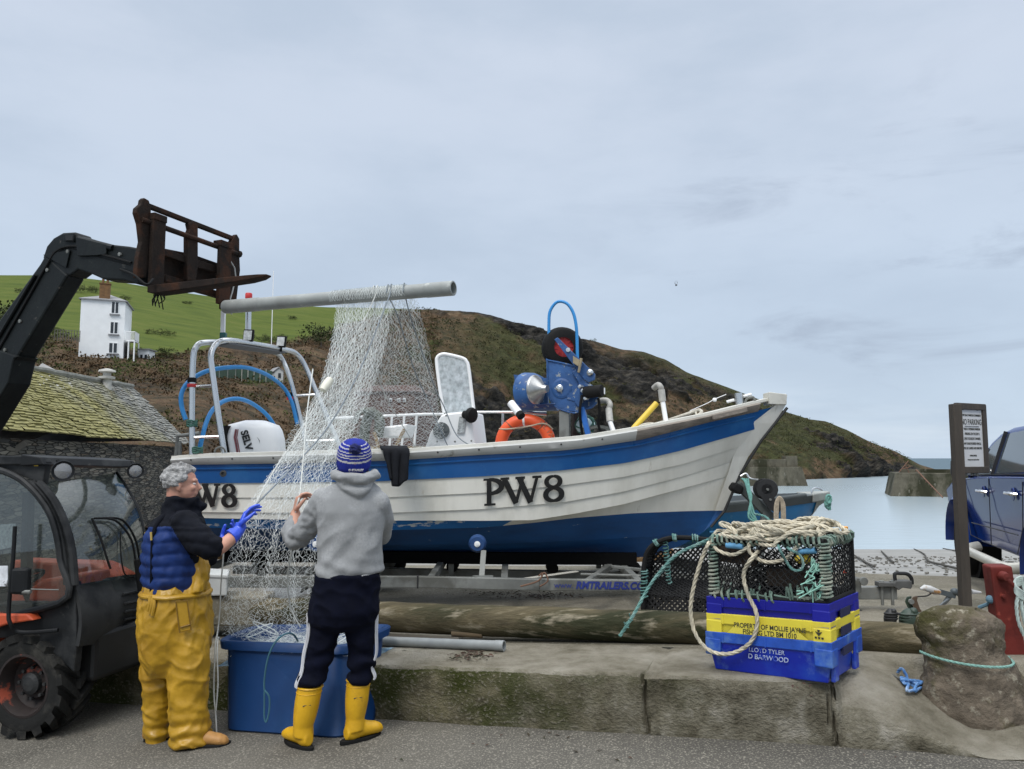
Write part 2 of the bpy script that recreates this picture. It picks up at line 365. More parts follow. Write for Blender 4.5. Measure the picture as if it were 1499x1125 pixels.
for pts in ([(1290, 806, 0), (1300, 816, 0), (1308, 823, 0)], [(1338, 803, 0), (1352, 810, 0), (1358, 820, 0), (1378, 826, 0), (1402, 832, 0)], [(1370, 800, 0), (1400, 806, 0), (1440, 811, 0)], [(1250, 812, 0), (1266, 822, 0), (1280, 829, 0)]):
    w = []
    for a, b, _ in pts:
        best = None
        for k in range(200):
            y = 10.5+k*.2; q = P(a, b, y); g = -.15-.102*(y-13) if y > 13 else .12-.095*(y-10.2)
            if q.z < g+.04: best = q; break
        w.append(best or q)
    mb = MB(); mb.tube(crv(w, 6), .022, 6)
    tag(mb.build('mooring_chain', M('weedy chain', (.05, .045, .035), .8), smooth=True), 'dark weedy mooring chain lying across the pale wet shore', 'chain', 'mooring chains on the foreshore')
# water
def water_mat():
    m = bpy.data.materials.new('sea water'); m.use_nodes = True; nt = m.node_tree; N = nt.nodes; L = nt.links; b = N['Principled BSDF']
    b.inputs['Base Color'].default_value = (.36, .43, .46, 1); b.inputs['Roughness'].default_value = .18; b.inputs['IOR'].default_value = 1.33
    tc = N.new('ShaderNodeTexCoord'); mp = N.new('ShaderNodeMapping'); mp.inputs['Scale'].default_value = (.5, 1.0, 1); L.new(tc.outputs['Object'], mp.inputs[0])
    n = N.new('ShaderNodeTexNoise'); n.inputs['Scale'].default_value = .9; n.inputs['Detail'].default_value = 6; L.new(mp.outputs[0], n.inputs['Vector'])
    sy = N.new('ShaderNodeSeparateXYZ'); L.new(tc.outputs['Object'], sy.inputs[0])
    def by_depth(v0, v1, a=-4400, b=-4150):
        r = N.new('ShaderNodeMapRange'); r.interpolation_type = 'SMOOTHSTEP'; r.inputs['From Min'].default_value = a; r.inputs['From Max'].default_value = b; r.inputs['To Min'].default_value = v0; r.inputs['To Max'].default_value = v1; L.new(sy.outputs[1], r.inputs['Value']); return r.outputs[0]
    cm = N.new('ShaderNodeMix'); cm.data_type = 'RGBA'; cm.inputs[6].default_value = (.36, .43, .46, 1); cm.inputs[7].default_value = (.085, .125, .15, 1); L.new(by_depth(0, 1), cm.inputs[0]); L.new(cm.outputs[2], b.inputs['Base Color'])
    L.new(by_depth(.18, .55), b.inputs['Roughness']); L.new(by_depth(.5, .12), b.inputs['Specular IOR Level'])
    bp = N.new('ShaderNodeBump'); bp.inputs['Strength'].default_value = .25; bp.inputs['Distance'].default_value = .12; L.new(n.outputs[0], bp.inputs['Height']); L.new(bp.outputs[0], b.inputs['Normal'])
    return m
mb = MB(); rows = [[V(x, y, -3.0) for x in (-3000, -600, -100, -40, 0, 40, 100, 300, 900, 6000)] for y in (36, 60, 100, 200, 400, 1000, 3000, 9000)]
mb.grid(rows); tag(mb.build('water', water_mat()), kind='structure')
# ---------------------------------------------------------------- hill and headland, one land form
SKY_ = [(-500, 415), (-200, 404), (0, 402), (60, 402), (120, 406), (180, 413), (240, 423), (300, 432), (360, 440), (420, 446), (480, 449), (540, 450), (611, 452), (650, 454), (680, 455), (733, 464), (781, 475), (835, 496), (867, 499), (910, 511), (941, 514), (973, 525), (1005, 544), (1043, 558), (1112, 584), (1155, 603), (1187, 613), (1208, 616), (1240, 629), (1272, 646), (1310, 660), (1347, 680), (1374, 688), (1382, 692)]
RF = [(-500, 26), (300, 28), (450, 55), (600, 115), (750, 160), (1000, 165), (1180, 172), (1240, 185), (1300, 205), (1382, 250)]
RR = [(-500, 150), (0, 168), (450, 190), (610, 200), (750, 205), (1000, 215), (1182, 226), (1240, 225), (1300, 235), (1382, 258)]
EX = [(-500, 1.5), (350, 1.5), (520, 1.15), (660, .85), (800, .72), (1000, .68), (1382, .7)]
FZ = [(-500, .2), (350, -.2), (500, -2), (650, -3.2), (1382, -3.4)]
def land(px, t, rough=True):
    rf, rr, ex, zf = interp(RF, px), interp(RR, px), interp(EX, px), interp(FZ, px)
    top = P(px, interp(SKY_, px), rr); y = lerp(rf, rr, t)
    if t <= 1: z = lerp(zf, top.z, max(t, 0)**ex)
    else: z = top.z-(y-rr)*.12-(y-rr)**2*.002
    x = (px-749.5)/F*(y*math.cos(TH)+(z-H)*math.sin(TH))
    return V(x, y, z)
def land_at(px, py):
    lo, hi = 0.0, 1.0
    for _ in range(30):
        m_ = (lo+hi)/2
        if proj(land(px, m_))[1] > py: lo = m_
        else: hi = m_
    return land(px, lo)
GL = [(-500, 500), (40, 488), (110, 496), (215, 520), (300, 513), (430, 496), (490, 478), (545, 464), (612, 449), (640, 440)]
def cover(px, py, p, t):
    w = 9*fr(p, .05, 4)+4*fr(p, .3, 3)
    g = sm(-4, 4, interp(GL, px)-py+w*.8) if px < 640 else 0
    if px > 560:
        cl = fr((p.x+p.z*.9, p.y, p.z*1.3), .035, 6, 3)+.42*fr((p.x+p.z*.7, p.y, p.z*1.5), .16, 5, 8)+.30*sm(900, 1020, px)*fr((p.x*1.5+p.z*.5, p.y, p.z*.35), .11, 5, 12)
        rock = (1-.85*sm(.80, .97, t)*sm(820, 900, px))*sm(.02, .2, cl+interp([(640, .58), (850, .44), (950, .36), (1150, .34), (1382, .5)], px)-lerp(.46, .72, sm(850, 1000, px))*t)*sm(585, 680, px)
        gr = sm(.02, .3, fr(p, .03, 5, 9)+.35*fr(p, .14, 4, 6)-.02+.16*sm(780, 1000, px)+.2*sm(.75, .95, t)*sm(820, 900, px)-.1*(1-t)+(.35 if px > 1080 and t > .45 else 0))*sm(600, 760, px)
        return g, rock, gr*(1-rock)*.9
    return g, sm(.32, .5, fr(p, .09, 4, 2))*(1-g)*.4, 0
mb = MB(); NU, NV = 560, 170; rows = []; cov = []
for i in range(NV+1):
    t = -.05+1.25*i/NV; r = []
    for j in range(NU+1):
        px = -500+1882*j/NU; p = land(px, t); py = interp(SKY_, px) if t > 1 else proj(p)[1]
        g, rk, gr = cover(px, py, p, min(t, 1)); edge = sm(0, .06, 1-abs(min(t, 2)-1)) 
        amp = lerp(1.1, 4.2, rk)*(1-.85*g)*sm(1382, 1250, px)
        if px < 330: amp *= .7
        dsp = amp*(fr(p, .06, 6)*1.0+.35*fr(p, .3, 4))+rk*4.2*(abs(fr((p.x*.8+p.z*.7, p.y, p.z), .07, 5, 4))-.25)*sm(1400, 1250, px)
        if t > .93: dsp *= lerp(1, .25, sm(.93, 1, t))
        if 60 < px < 240 and .45 < t < .75: dsp *= .35
        q = p+V(.2, -.75, .6)*dsp
        if p.z < -2.6: q = p
        r.append(q); cov.append((g, rk, gr))
    rows.append(r)
mb.grid(rows)
def land_mat():
    m = bpy.data.materials.new('hillside'); m.use_nodes = True; nt = m.node_tree; N = nt.nodes; L = nt.links; b = N['Principled BSDF']; b.inputs['Roughness'].default_value = .95; b.inputs['Specular IOR Level'].default_value = .15
    at = N.new('ShaderNodeAttribute'); at.attribute_name = 'cover'; sp = N.new('ShaderNodeSeparateColor'); L.new(at.outputs['Color'], sp.inputs[0])
    tc = N.new('ShaderNodeTexCoord')
    def n(s, st=(1, 1, 1), d=7):
        mp = N.new('ShaderNodeMapping'); mp.inputs['Scale'].default_value = st; L.new(tc.outputs['Object'], mp.inputs[0])
        x = N.new('ShaderNodeTexNoise'); x.inputs['Scale'].default_value = s; x.inputs['Detail'].default_value = d; x.inputs['Roughness'].default_value = .68; L.new(mp.outputs[0], x.inputs['Vector']); return x.outputs[0]
    def ramp(src, stops):
        r = N.new('ShaderNodeValToRGB'); L.new(src, r.inputs[0]); e = r.color_ramp.elements
        while len(e) < len(stops): e.new(.5)
        for k, (p_, c_) in enumerate(stops): e[k].position = p_; e[k].color = (*c_, 1)
        return r.outputs[0]
    def mix(f, a, c):
        x = N.new('ShaderNodeMix'); x.data_type = 'RGBA'; L.new(f, x.inputs[0]); L.new(a, x.inputs[6]); L.new(c, x.inputs[7]); return x.outputs[2]
    brk = ramp(n(.42), [(.3, (.020, .018, .011)), (.44, (.054, .044, .025)), (.55, (.105, .066, .038)), (.67, (.135, .105, .060)), (.8, (.07, .074, .028))])
    grs = ramp(n(.35, (.25, 1.2, 1.2)), [(.3, (.044, .066, .010)), (.5, (.070, .094, .014)), (.72, (.10, .112, .024))])
    rck = ramp(n(.5, (1, 1, 1.8)), [(.34, (.006, .006, .006)), (.48, (.020, .019, .017)), (.6, (.046, .041, .034)), (.76, (.11, .10, .08))])
    hgr = ramp(n(.5), [(.3, (.014, .017, .008)), (.48, (.036, .041, .014)), (.6, (.052, .057, .02)), (.75, (.085, .085, .036))])
    c = mix(sp.outputs[2], brk, hgr); c = mix(sp.outputs[1], c, rck); c = mix(sp.outputs[0], c, grs); L.new(c, b.inputs['Base Color'])
    bp = N.new('ShaderNodeBump'); bp.inputs['Strength'].default_value = .9; bp.inputs['Distance'].default_value = .9
    mu = N.new('ShaderNodeMath'); mu.operation = 'MULTIPLY'; L.new(n(.9, (1, 1, 1), 9), mu.inputs[0])
    iv = N.new('ShaderNodeMapRange'); iv.inputs['To Min'].default_value = 1; iv.inputs['To Max'].default_value = .12; L.new(sp.outputs[0], iv.inputs['Value']); L.new(iv.outputs[0], mu.inputs[1])
    L.new(mu.outputs[0], bp.inputs['Height']); L.new(bp.outputs[0], b.inputs['Normal']); return m
hill = tag(mb.build('hill', land_mat(), smooth=True, sharp=180), kind='structure')
ca = hill.data.color_attributes.new('cover', 'FLOAT_COLOR', 'POINT')
ca.data.foreach_set('color', [x for c in cov for x in (*c, 1)])
# scrub: loose leaf clumps over the rough ground
def tuft(mb, c, r, n, flat=.7, ls=1.0):
    for _ in range(n):
        d = V(random.gauss(0, 1), random.gauss(0, 1), random.gauss(0, 1)).normalized(); p = c+V(d.x*r, d.y*r, abs(d.z)*r*flat)*random.uniform(.5, 1.05)
        a = V(random.gauss(0, 1), random.gauss(0, 1), random.gauss(0, 1)).normalized(); b_ = a.orthogonal().normalized(); s = r*ls*random.uniform(.16, .34)
        mb.add([p-a*s, p-b_*s*.6, p+a*s, p+b_*s*.6], [(0, 1, 2, 3)])
m_brack = M('bracken', (.062, .040, .021), .95, var=.5, vs=.25, col2=(.045, .06, .018), c2s=.12, c2t=(.5, .58), c3=(.11, .08, .045), c3s=.5, c3t=(.6, .7), spec=.1)
m_scrub = M('cliff scrub', (.034, .037, .014), .95, var=.5, vs=.2, col2=(.05, .038, .018), c2s=.09, c2t=(.5, .6), spec=.1)
mb = MB(); k = 0
while k < 6500:
    px = random.uniform(-150, 640); t = random.uniform(.02, 1)**.8; p = land(px, t); py = proj(p)[1]; g, rk, gr = cover(px, py, p, t)
    if g > .35 or (108 < px < 200 and .52 < t < .62): continue
    tuft(mb, p, random.uniform(.3, .8)*(.6+p.y/150), 8, .7, .8); k += 1
tag(mb.build('bracken', m_brack, fix=False), kind='stuff')
mb = MB(); k = 0
while k < 2600:
    px = random.uniform(600, 1330); t = random.uniform(.05, 1.0); p = land(px, t); g, rk, gr = cover(px, proj(p)[1], p, t)
    if rk > .5 and random.random() < .85: continue
    tuft(mb, p+V(0, -.4, .3 if t < .9 else -.5), random.uniform(.6, 1.5)*(1 if t < .9 else .6), 9, .5, .7); k += 1
tag(mb.build('cliff_scrub', m_scrub, fix=False), kind='stuff')
m_bush = M('bush leaves', (.032, .042, .014), .9, var=.5, vs=.5, col2=(.06, .072, .022), c2s=.6, spec=.2)
for px, py, wpx, hpx, lab in [(2, 470, 24, 44, 'tall dark bush at the left edge of the green field'), (112, 422, 12, 9, 'dark hedge clump above and left of the white house'), (134, 424, 9, 6, 'small dark bush just left of the house chimney'), (183, 437, 7, 5, 'small dark bush just behind the white house roof'), (235, 487, 20, 6, 'low wide gorse patch on the green field right of the white house'), (274, 443, 8, 3, 'low flat gorse patch under the fork tine on the field'), (428, 465, 6, 4, 'lone round bush on the green field below the grey pipe'), (26, 425, 5, 5, 'little bush on the field beside the boom'), (70, 486, 20, 10, 'green leafy bush left of the white house fence'), (246, 518, 14, 10, 'dark green bush right of the white house annexe'), (395, 497, 30, 8, 'long dark hedge at the foot of the green field'), (470, 492, 26, 22, 'dense dark green thicket behind the left side of the net'), (867, 500, 4, 5, 'small bush on the headland skyline right of the blue hoop')]:
    b0 = land_at(px, py+hpx*.6); k = b0.y/F; mb = MB(); w, h = wpx*k, hpx*k
    for _ in range(max(12, int(20*w/h))):
        c = b0+V(random.uniform(-1, 1)*w, random.uniform(-.6, .6)*w, random.uniform(0, 1)*h*1.1)
        tuft(mb, c, h*random.uniform(.35, .7), 46, 1, .5)
    r_ = thing('bush', b0, lab, 'bush', 'bushes on the hill')
    mb.build('foliage', m_bush, r_, fix=False)
    mb = MB(); mb.tube([b0-V(0, 0, .3), b0+V(0, 0, h*.6)], [h*.05+.03, .02], 6); mb.build('stem', M('bush stem', (.05, .04, .03)), r_)
# ---------------------------------------------------------------- white house on the hillside
m_white = M('limewash', (.80, .81, .80), .8, var=.05, vs=.8, bump=.3, bs=6, bd=.03)
m_slate = M('grey slate', (.23, .23, .235), .7, var=.3, vs=1.2)
m_dark = M('dark glass', (.03, .035, .04), .15, var=.2)
m_brick = M('chimney brick', (.16, .085, .035), .9, var=.3, vs=3)
HD = land_at(180, 524).y-2.5
def hpx(px, py, d=HD): return P(px, py, d)
fl, fr_ = hpx(119, 436), hpx(184, 438, HD+2)
ex = (fr_-fl); ex.z = 0; wid = ex.length; ex.normalize(); ey = V(-ex.y, ex.x, 0); zt = fl.z; zb = hpx(150, 530).z; dep = 6.2
house = thing('house', V(fl.x, fl.y, zb), 'tall white three storey house with slate roof alone on the hillside', 'house')
def hp(u, w, z): q = fl+ex*u+ey*w; return V(q.x, q.y, z)
ey = V(-.335, 1, 0).normalized()                          # side wall as the photograph shows it, just seen
mb = MB(); mb.prism([hp(0, 0, zb-3), hp(wid, 0, zb-3), hp(wid, dep, zb-3), hp(0, dep, zb-3)], (0, 0, zt-zb+3)); mb.build('wall', m_white, house)
mb = MB(); o_ = .25
c4 = [hp(-o_, -o_, zt), hp(wid+o_, -o_, zt), hp(wid+o_, dep+o_, zt), hp(-o_, dep+o_, zt)]; ap = hp(wid*.55, dep*.5, hpx(158, 424).z+.2)
mb.add(c4+[ap]+[p+V(0, 0, -.12) for p in c4], [(0, 1, 4), (1, 2, 4), (2, 3, 4), (3, 0, 4), (8, 7, 6, 5), (0, 5, 6, 1), (1, 6, 7, 2), (2, 7, 8, 3), (3, 8, 5, 0)])
rf_ = mb.build('roof', m_slate, house)
mb = MB(); c = hp(wid*.5, .7, zt+1.15); mb.box(c, (1.25, .7, 2.1), math.atan2(ex.y, ex.x)); mb.box(c+V(0, 0, 1.08), (1.4, .85, .14), math.atan2(ex.y, ex.x))
for k in (-.3, .3): mb.tube([c+V(k, 0, 1.1), c+V(k, 0, 1.75)], .16, 8)
mb.build('chimney', m_brick, rf_)
for px, py, w, h in [(168.5, 450, .8, 1.5), (167, 479.5, .85, 1.5), (165.5, 509, .95, 1.3)]:
    q = pvert(px, py, fl, V(ex.y, -ex.x, 0)); n_ = V(ex.y, -ex.x, 0)
    mb = MB(); mb.obox(q+n_*.0, ex*w*.58, n_*.06, V(0, 0, h*.56)); f_ = mb.build('window', m_white, house)
    mb = MB()
    for a in (-1, 1): mb.obox(q+n_*.05+ex*a*w*.27, ex*w*.2, n_*.03, V(0, 0, h*.48))
    mb.build('pane', m_dark, f_)
    mb = MB(); mb.obox(q+n_*.1-V(0, 0, h*.62), ex*w*.75, n_*.14, V(0, 0, .08)); mb.build('sill', m_slate, f_)
# balcony on the seaward side
b0, b1 = hpx(184, 497, HD+1.9), hpx(197, 497, HD+1.4); b2, b3 = hpx(203, 500, HD+6), hpx(190, 499, HD+7)
mb = MB(); mb.prism([b0, b1, b2, b3], (0, 0, -.22)); bal = mb.build('balcony', m_white, house)
mb = MB()
for a, b in ((b0, b1), (b1, b2)):
    for k in range(9): q = a.lerp(b, k/8); mb.tube([q, q+V(0, 0, 1.05)], .035, 5)
    mb.tube([a+V(0, 0, 1.05), b+V(0, 0, 1.05)], .05, 5)
mb.prism([b1, b2, b2+V(0, 0, .95), b1+V(0, 0, .95)], (.04, 0, 0)); mb.build('railing', m_white, bal)
for q in (b1, b2, b0.lerp(b1, .35)): mb = MB(); mb.tube([q-V(0, 0, .2), q-V(0, 0, 3.4)], .1, 6); mb.build('post', m_white, bal)
mb = MB(); mb.prism([b0+V(.2, .6, -.3), b3.lerp(b0, .2)+V(.2, 0, -.3), b3.lerp(b0, .2)+V(.2, 0, -2.9), b0+V(.2, .6, -2.9)], (.05, 0, 0)); mb.build('door', m_dark, house)
# annexe
a0 = hpx(203, 527, HD+5); an = thing('annexe', a0, 'small white outbuilding with flat roof right of the white house', 'outbuilding')
mb = MB(); mb.box(a0+V(.6, 1, .2), (1.3, 2, 2.4)); mb.build('wall', m_white, an)
mb = MB(); mb.box(a0+V(.6, 1, 1.48), (1.7, 2.4, .14)); mb.build('roof', m_slate, an)
mb = MB(); mb.box(a0+V(.35, -.02, .4), (.3, .06, .7)); mb.box(a0+V(.95, -.02, .4), (.3, .06, .7)); mb.build('window', m_dark, an)
# fence left of the house
f0, f1 = hpx(80, 488, HD-2), hpx(117, 490, HD-1); fe = thing('garden_fence', f0, 'thin dark railing fence left of the white house', 'fence'); mb = MB()
for k in range(10): q = f0.lerp(f1, k/9); mb = MB(); mb.tube([q+V(0, 0, -.9), q+V(0, 0, .55)], .045, 5); mb.build('post', M('old fence', (.09, .08, .07)), fe)
mb = MB()
for z in (.1, .5): mb.tube([f0+V(0, 0, z), f1+V(0, 0, z)], .03, 5)
mb.build('rail', M('old fence', (.09, .08, .07)), fe)
# hut and rail fence seen under the boat arch
h0 = land_at(408, 557); k = h0.y/F; hu = thing('hut', h0, 'little grey gabled hut on the brown slope behind the boat arch', 'hut')
w_, hh = 13*k, 14*k; mb = MB(); mb.prism([h0+V(-w_/2, 0, -1), h0+V(w_/2, 0, -1), h0+V(w_/2, 0, hh), h0+V(0, 0, hh*1.35), h0+V(-w_/2, 0, hh)], (-1.2, w_*1.2, 0)); mb.build('wall', M('hut boards', (.42, .43, .42), .8), hu)
mb = MB()
for s_ in (-1, 1): mb.prism([h0+V(s_*w_*.62, -.15, hh*.93), h0+V(0, -.15, hh*1.38), h0+V(0, -.15, hh*1.46), h0+V(s_*w_*.66, -.15, hh*.97)], (-1.3, w_*1.3, 0))
mb.build('roof', m_slate, hu); mb = MB(); mb.box(h0+V(.1, -.02, hh*.55), (w_*.3, .06, hh*.5)); mb.build('window', m_dark, hu)
fr0 = [land_at(x, y) for x, y in ((308, 553), (345, 553), (372, 557), (398, 560))]
fe = thing('field_fence', fr0[0], 'green mesh fence with pale posts on the brown slope under the boat arch', 'fence')
mb = MB(); up = V(0, 0, 17*k); mb.sheet([[p for p in fr0], [p+up for p in fr0]], .05); mb.build('panel', M('green mesh', (.05, .085, .055), .8, var=.4, vs=3), fe)
for a, b in zip(fr0, fr0[1:]):
    for j in range(3): q = a.lerp(b, j/3)+V(0, -.1, 0); mb = MB(); mb.tube([q-V(0, 0, .5), q+up*1.08], .06, 5); mb.build('post', M('pale post', (.38, .37, .32)), fe)
# reddish building seen through the net
r0, r1 = P(517, 640, 60), P(606, 640, 60); rt = P(517, 572, 60).z; rr_ = P(560, 558, 60).z
bh = thing('boathouse', r0, 'reddish brown harbour building seen through the hanging net', 'building')
mb = MB(); mb.prism([r0+V(0, 0, -4), r1+V(0, 0, -4), V(r1.x, r1.y, rt), V(r0.x, r0.y, rt)], (1.2, 6, 0)); mb.build('wall', M('red render', (.085, .042, .03), .9, var=.3, vs=1.2), bh)
mb = MB(); mb.add([V(r0.x-.2, 59.8, rt-.05), V(r1.x+.2, 59.8, rt-.05), V(r1.x-.3, 63, rr_), V(r0.x+1.2, 63, rr_), V(r0.x+1.1, 66.3, rt), V(r1.x+1.4, 66.3, rt)], [(0, 1, 2, 3), (3, 2, 5, 4), (0, 3, 4), (1, 5, 2)]); mb.build('roof', M('brown roof', (.075, .04, .03), .9, var=.3, vs=2), bh)
for px in (572, 584, 592):
    q = P(px, 585, 59.93); mb = MB(); mb.box(q, (.2, .1, .26)); f_ = mb.build('window', m_white, bh); mb = MB(); mb.box(q+V(0, -.05, -.04), (.14, .06, .14)); mb.build('pane', m_dark, f_)
# ---------------------------------------------------------------- slate roofed stone barn
E = .42; wL = P(0, 632, 12.1); wR = P(266, 649, 24.0); wd = (wR-wL); wd.z = 0; wlen = wd.length; wd.normalize(); wn = V(wd.y, -wd.x, 0)   # wn looks at the camera
if wn.dot(-wL) < 0: wn = -wn
barn = thing('stone_barn', V(wL.x, wL.y, -.5), 'old slate stone barn with a mossy yellow slate roof', 'barn')
def rubble():
    m = bpy.data.materials.new('slate rubble'); m.use_nodes = True; nt = m.node_tree; N = nt.nodes; L = nt.links; b = N['Principled BSDF']; b.inputs['Roughness'].default_value = .9
    tc = N.new('ShaderNodeTexCoord'); mp = N.new('ShaderNodeMapping'); mp.inputs['Scale'].default_value = (3.0, 3.0, 21); L.new(tc.outputs['Object'], mp.inputs[0])
    nn = N.new('ShaderNodeTexNoise'); nn.inputs['Scale'].default_value = 3; nn.inputs['Detail'].default_value = 4; L.new(mp.outputs[0], nn.inputs['Vector'])
    mx = N.new('ShaderNodeMix'); mx.data_type = 'RGBA'; mx.inputs[0].default_value = .16; L.new(mp.outputs[0], mx.inputs[6]); L.new(nn.outputs['Color'], mx.inputs[7])
    vo = N.new('ShaderNodeTexVoronoi'); vo.inputs['Scale'].default_value = 1.1; L.new(mx.outputs[2], vo.inputs['Vector'])
    ve = N.new('ShaderNodeTexVoronoi'); ve.feature = 'DISTANCE_TO_EDGE'; ve.inputs['Scale'].default_value = 1.1; L.new(mx.outputs[2], ve.inputs['Vector'])
    sp = N.new('ShaderNodeSeparateColor'); L.new(vo.outputs['Color'], sp.inputs[0])
    r = N.new('ShaderNodeValToRGB'); L.new(sp.outputs[0], r.inputs[0]); e = r.color_ramp.elements
    for _ in range(3): e.new(.5)
    for k, (p_, c_) in enumerate([(0, (.035, .035, .033)), (.3, (.08, .078, .066)), (.6, (.13, .12, .095)), (.85, (.2, .185, .15)), (1, (.1, .075, .05))]): e[k].position = p_; e[k].color = (*c_, 1)
    g = N.new('ShaderNodeMapRange'); g.inputs['From Max'].default_value = .09; L.new(ve.outputs['Distance'], g.inputs['Value'])
    m2 = N.new('ShaderNodeMix'); m2.data_type = 'RGBA'; m2.inputs[6].default_value = (.012, .012, .01, 1); L.new(g.outputs[0], m2.inputs[0]); L.new(r.outputs[0], m2.inputs[7])
    L.new(m2.outputs[2], b.inputs['Base Color'])
    bp = N.new('ShaderNodeBump'); bp.inputs['Strength'].default_value = 1; bp.inputs['Distance'].default_value = .06; L.new(g.outputs[0], bp.inputs['Height']); L.new(bp.outputs[0], b.inputs['Normal'])
    MATS[m.name] = m; return m
m_rub = rubble()
A0 = wL-wd*5.0; A1 = wR+wd*.1
def wv(p, z): return V(p.x, p.y, z)
mb = MB(); nxt = wn*-4.2
mb.prism([wv(A0, -1.2), wv(A1, -1.2), wv(A1, wR.z-.1), wv(A0, wL.z-.1)], nxt); mb.build('wall', m_rub, barn)
# roof slope of overlapping slates, laid course by course
ev0 = wv(A0, wL.z+.02)+wn*.22; ev1 = wv(A1, wR.z)+wn*.22
rg1 = P(193, 567, 23.5); t_ = P(27, 538, 16.4); rg0 = rg1+(t_-rg1)*1.75
mb = MB(); NC = 25
for c in range(NC):
    v0, v1 = c/NC, (c+1.35)/NC; n_ = int(lerp(62, 50, c/NC)); du = 1/n_
    for k in range(n_+1):
        u0 = (k-(.5 if c % 2 else 0))*du; u1 = u0+du*.985; u0, u1 = max(0, u0), min(1, u1)
        if u1-u0 < .003: continue
        def rp(u, v):
            q = ev0.lerp(ev1, u).lerp(rg0.lerp(rg1, u), min(v, 1)); sag = .10*math.sin(math.pi*u)*v*0+.035*fr(q, .35, 3); return q+V(0, 0, sag)
        a, b, c_, d = rp(u0, v0), rp(u1, v0), rp(u1, v1), rp(u0, v1); nn = (b-a).cross(d-a).normalized()
        if nn.z < 0: nn = -nn
        j0 = random.uniform(.018, .05); j1 = j0+random.uniform(-.012, .012); dn = random.uniform(-.03, .02)*(d-a).normalized()
        mb.add([a+nn*j0+dn, b+nn*j1+dn, c_+nn*.006, d+nn*.006, a+dn, b+dn], [(0, 1, 2, 3), (4, 5, 1, 0)])
def moss():
    m = M('mossy slate', (.20, .20, .185), .85, var=.35, vs=5, c3=(.36, .36, .34), c3s=3, c3t=(.58, .66), bump=.5, bs=20)
    nt = m.node_tree; N = nt.nodes; L = nt.links; b = N['Principled BSDF']; src = b.inputs['Base Color'].links[0].from_socket
    tc = N.new('ShaderNodeTexCoord'); sp = N.new('ShaderNodeSeparateXYZ'); L.new(tc.outputs['Object'], sp.inputs[0])
    n = N.new('ShaderNodeTexNoise'); n.inputs['Scale'].default_value = 1.3; n.inputs['Detail'].default_value = 8; L.new(tc.outputs['Object'], n.inputs['Vector'])
    a = N.new('ShaderNodeMath'); a.operation = 'MULTIPLY_ADD'; a.inputs[1].default_value = 9; L.new(n.outputs[0], a.inputs[0]); L.new(sp.outputs[1], a.inputs[2])
    r = N.new('ShaderNodeMapRange'); r.inputs['From Min'].default_value = 9.5; r.inputs['From Max'].default_value = 14.5; r.inputs['To Min'].default_value = .95; r.inputs['To Max'].default_value = .06; L.new(a.outputs[0], r.inputs['Value'])
    n2 = N.new('ShaderNodeTexNoise'); n2.inputs['Scale'].default_value = 6; n2.inputs['Detail'].default_value = 5; L.new(tc.outputs['Object'], n2.inputs['Vector'])
    x0 = N.new('ShaderNodeMix'); x0.data_type = 'RGBA'; x0.inputs[6].default_value = (.13, .125, .04, 1); x0.inputs[7].default_value = (.31, .275, .085, 1); L.new(n2.outputs[0], x0.inputs[0])
    x = N.new('ShaderNodeMix'); x.data_type = 'RGBA'; L.new(r.outputs[0], x.inputs[0]); L.new(src, x.inputs[6]); L.new(x0.outputs[2], x.inputs[7]); L.new(x.outputs[2], b.inputs['Base Color']); return m
roof = mb.build('roof', moss(), barn, fix=False)
mb = MB(); bk0, bk1 = wv(A0, wL.z)-wn*4.4, wv(A1, wR.z)-wn*4.4
dn_ = V(0, 0, -.34); mb.add([ev0-wn*.45+V(0, 0, .1), ev1-wn*.45+V(0, 0, .1), rg1+dn_, rg0+dn_, bk0, bk1], [(0, 1, 2, 3), (3, 2, 5, 4), (1, 5, 2), (0, 3, 4)]); mb.build('roof_back', m_slate, barn)
mb = MB(); mb.tube([rg0.lerp(rg1, k/30)+V(0, 0, .03+.03*nz((k, 0, 0), .9)) for k in range(31)], .09, 8, flat=.7); mb.build('ridge', M('ridge tile', (.24, .24, .21), .8, var=.3, vs=6), barn)
q = P(156, 562, 21.0); mb = MB(); mb.lathe([(.13, -.2), (.12, .12), (.2, .14), (.21, .2), (.1, .22), (.1, .3), (.22, .33), (.2, .38), (.05, .42)], q, n=14); mb.build('chimney_pot', M('pale pot', (.45, .44, .40), .8, var=.25, vs=8), barn, smooth=True)
mb = MB(); a_ = pvert(28, 647, wL, wn)+wn*.1; mb.bar(a_, a_+V(-.25, -.3, -.3), .07, .1); mb.build('bracket', M('old timber', (.13, .12, .1), .9), barn)
pk = [P(44, 541, 24), P(62, 531, 27), P(112, 556, 27), P(112, 562, 24)]
rb = thing('barn_wing', P(60, 640, 27), 'grey slate roofed wing peeping up behind the mossy barn roof', 'barn'); mb = MB()
mb.add([P(30, 560, 23), P(62, 531, 26), P(118, 560, 26), P(112, 575, 23), P(20, 600, 29), P(120, 600, 29)], [(0, 3, 2, 1), (1, 2, 5, 4), (0, 1, 4), (3, 5, 2)]); mb.build('roof', M('pale slate', (.27, .265, .25), .8, var=.35, vs=3, bump=.6, bs=14), rb)
mb = MB(); mb.prism([wv(P(34, 600, 23.6), -.5), wv(P(108, 600, 23.6), -.5), wv(P(116, 600, 28), -.5), wv(P(36, 600, 28), -.5)], (0, 0, P(60, 575, 23).z+.5)); mb.build('wall', m_rub, rb)
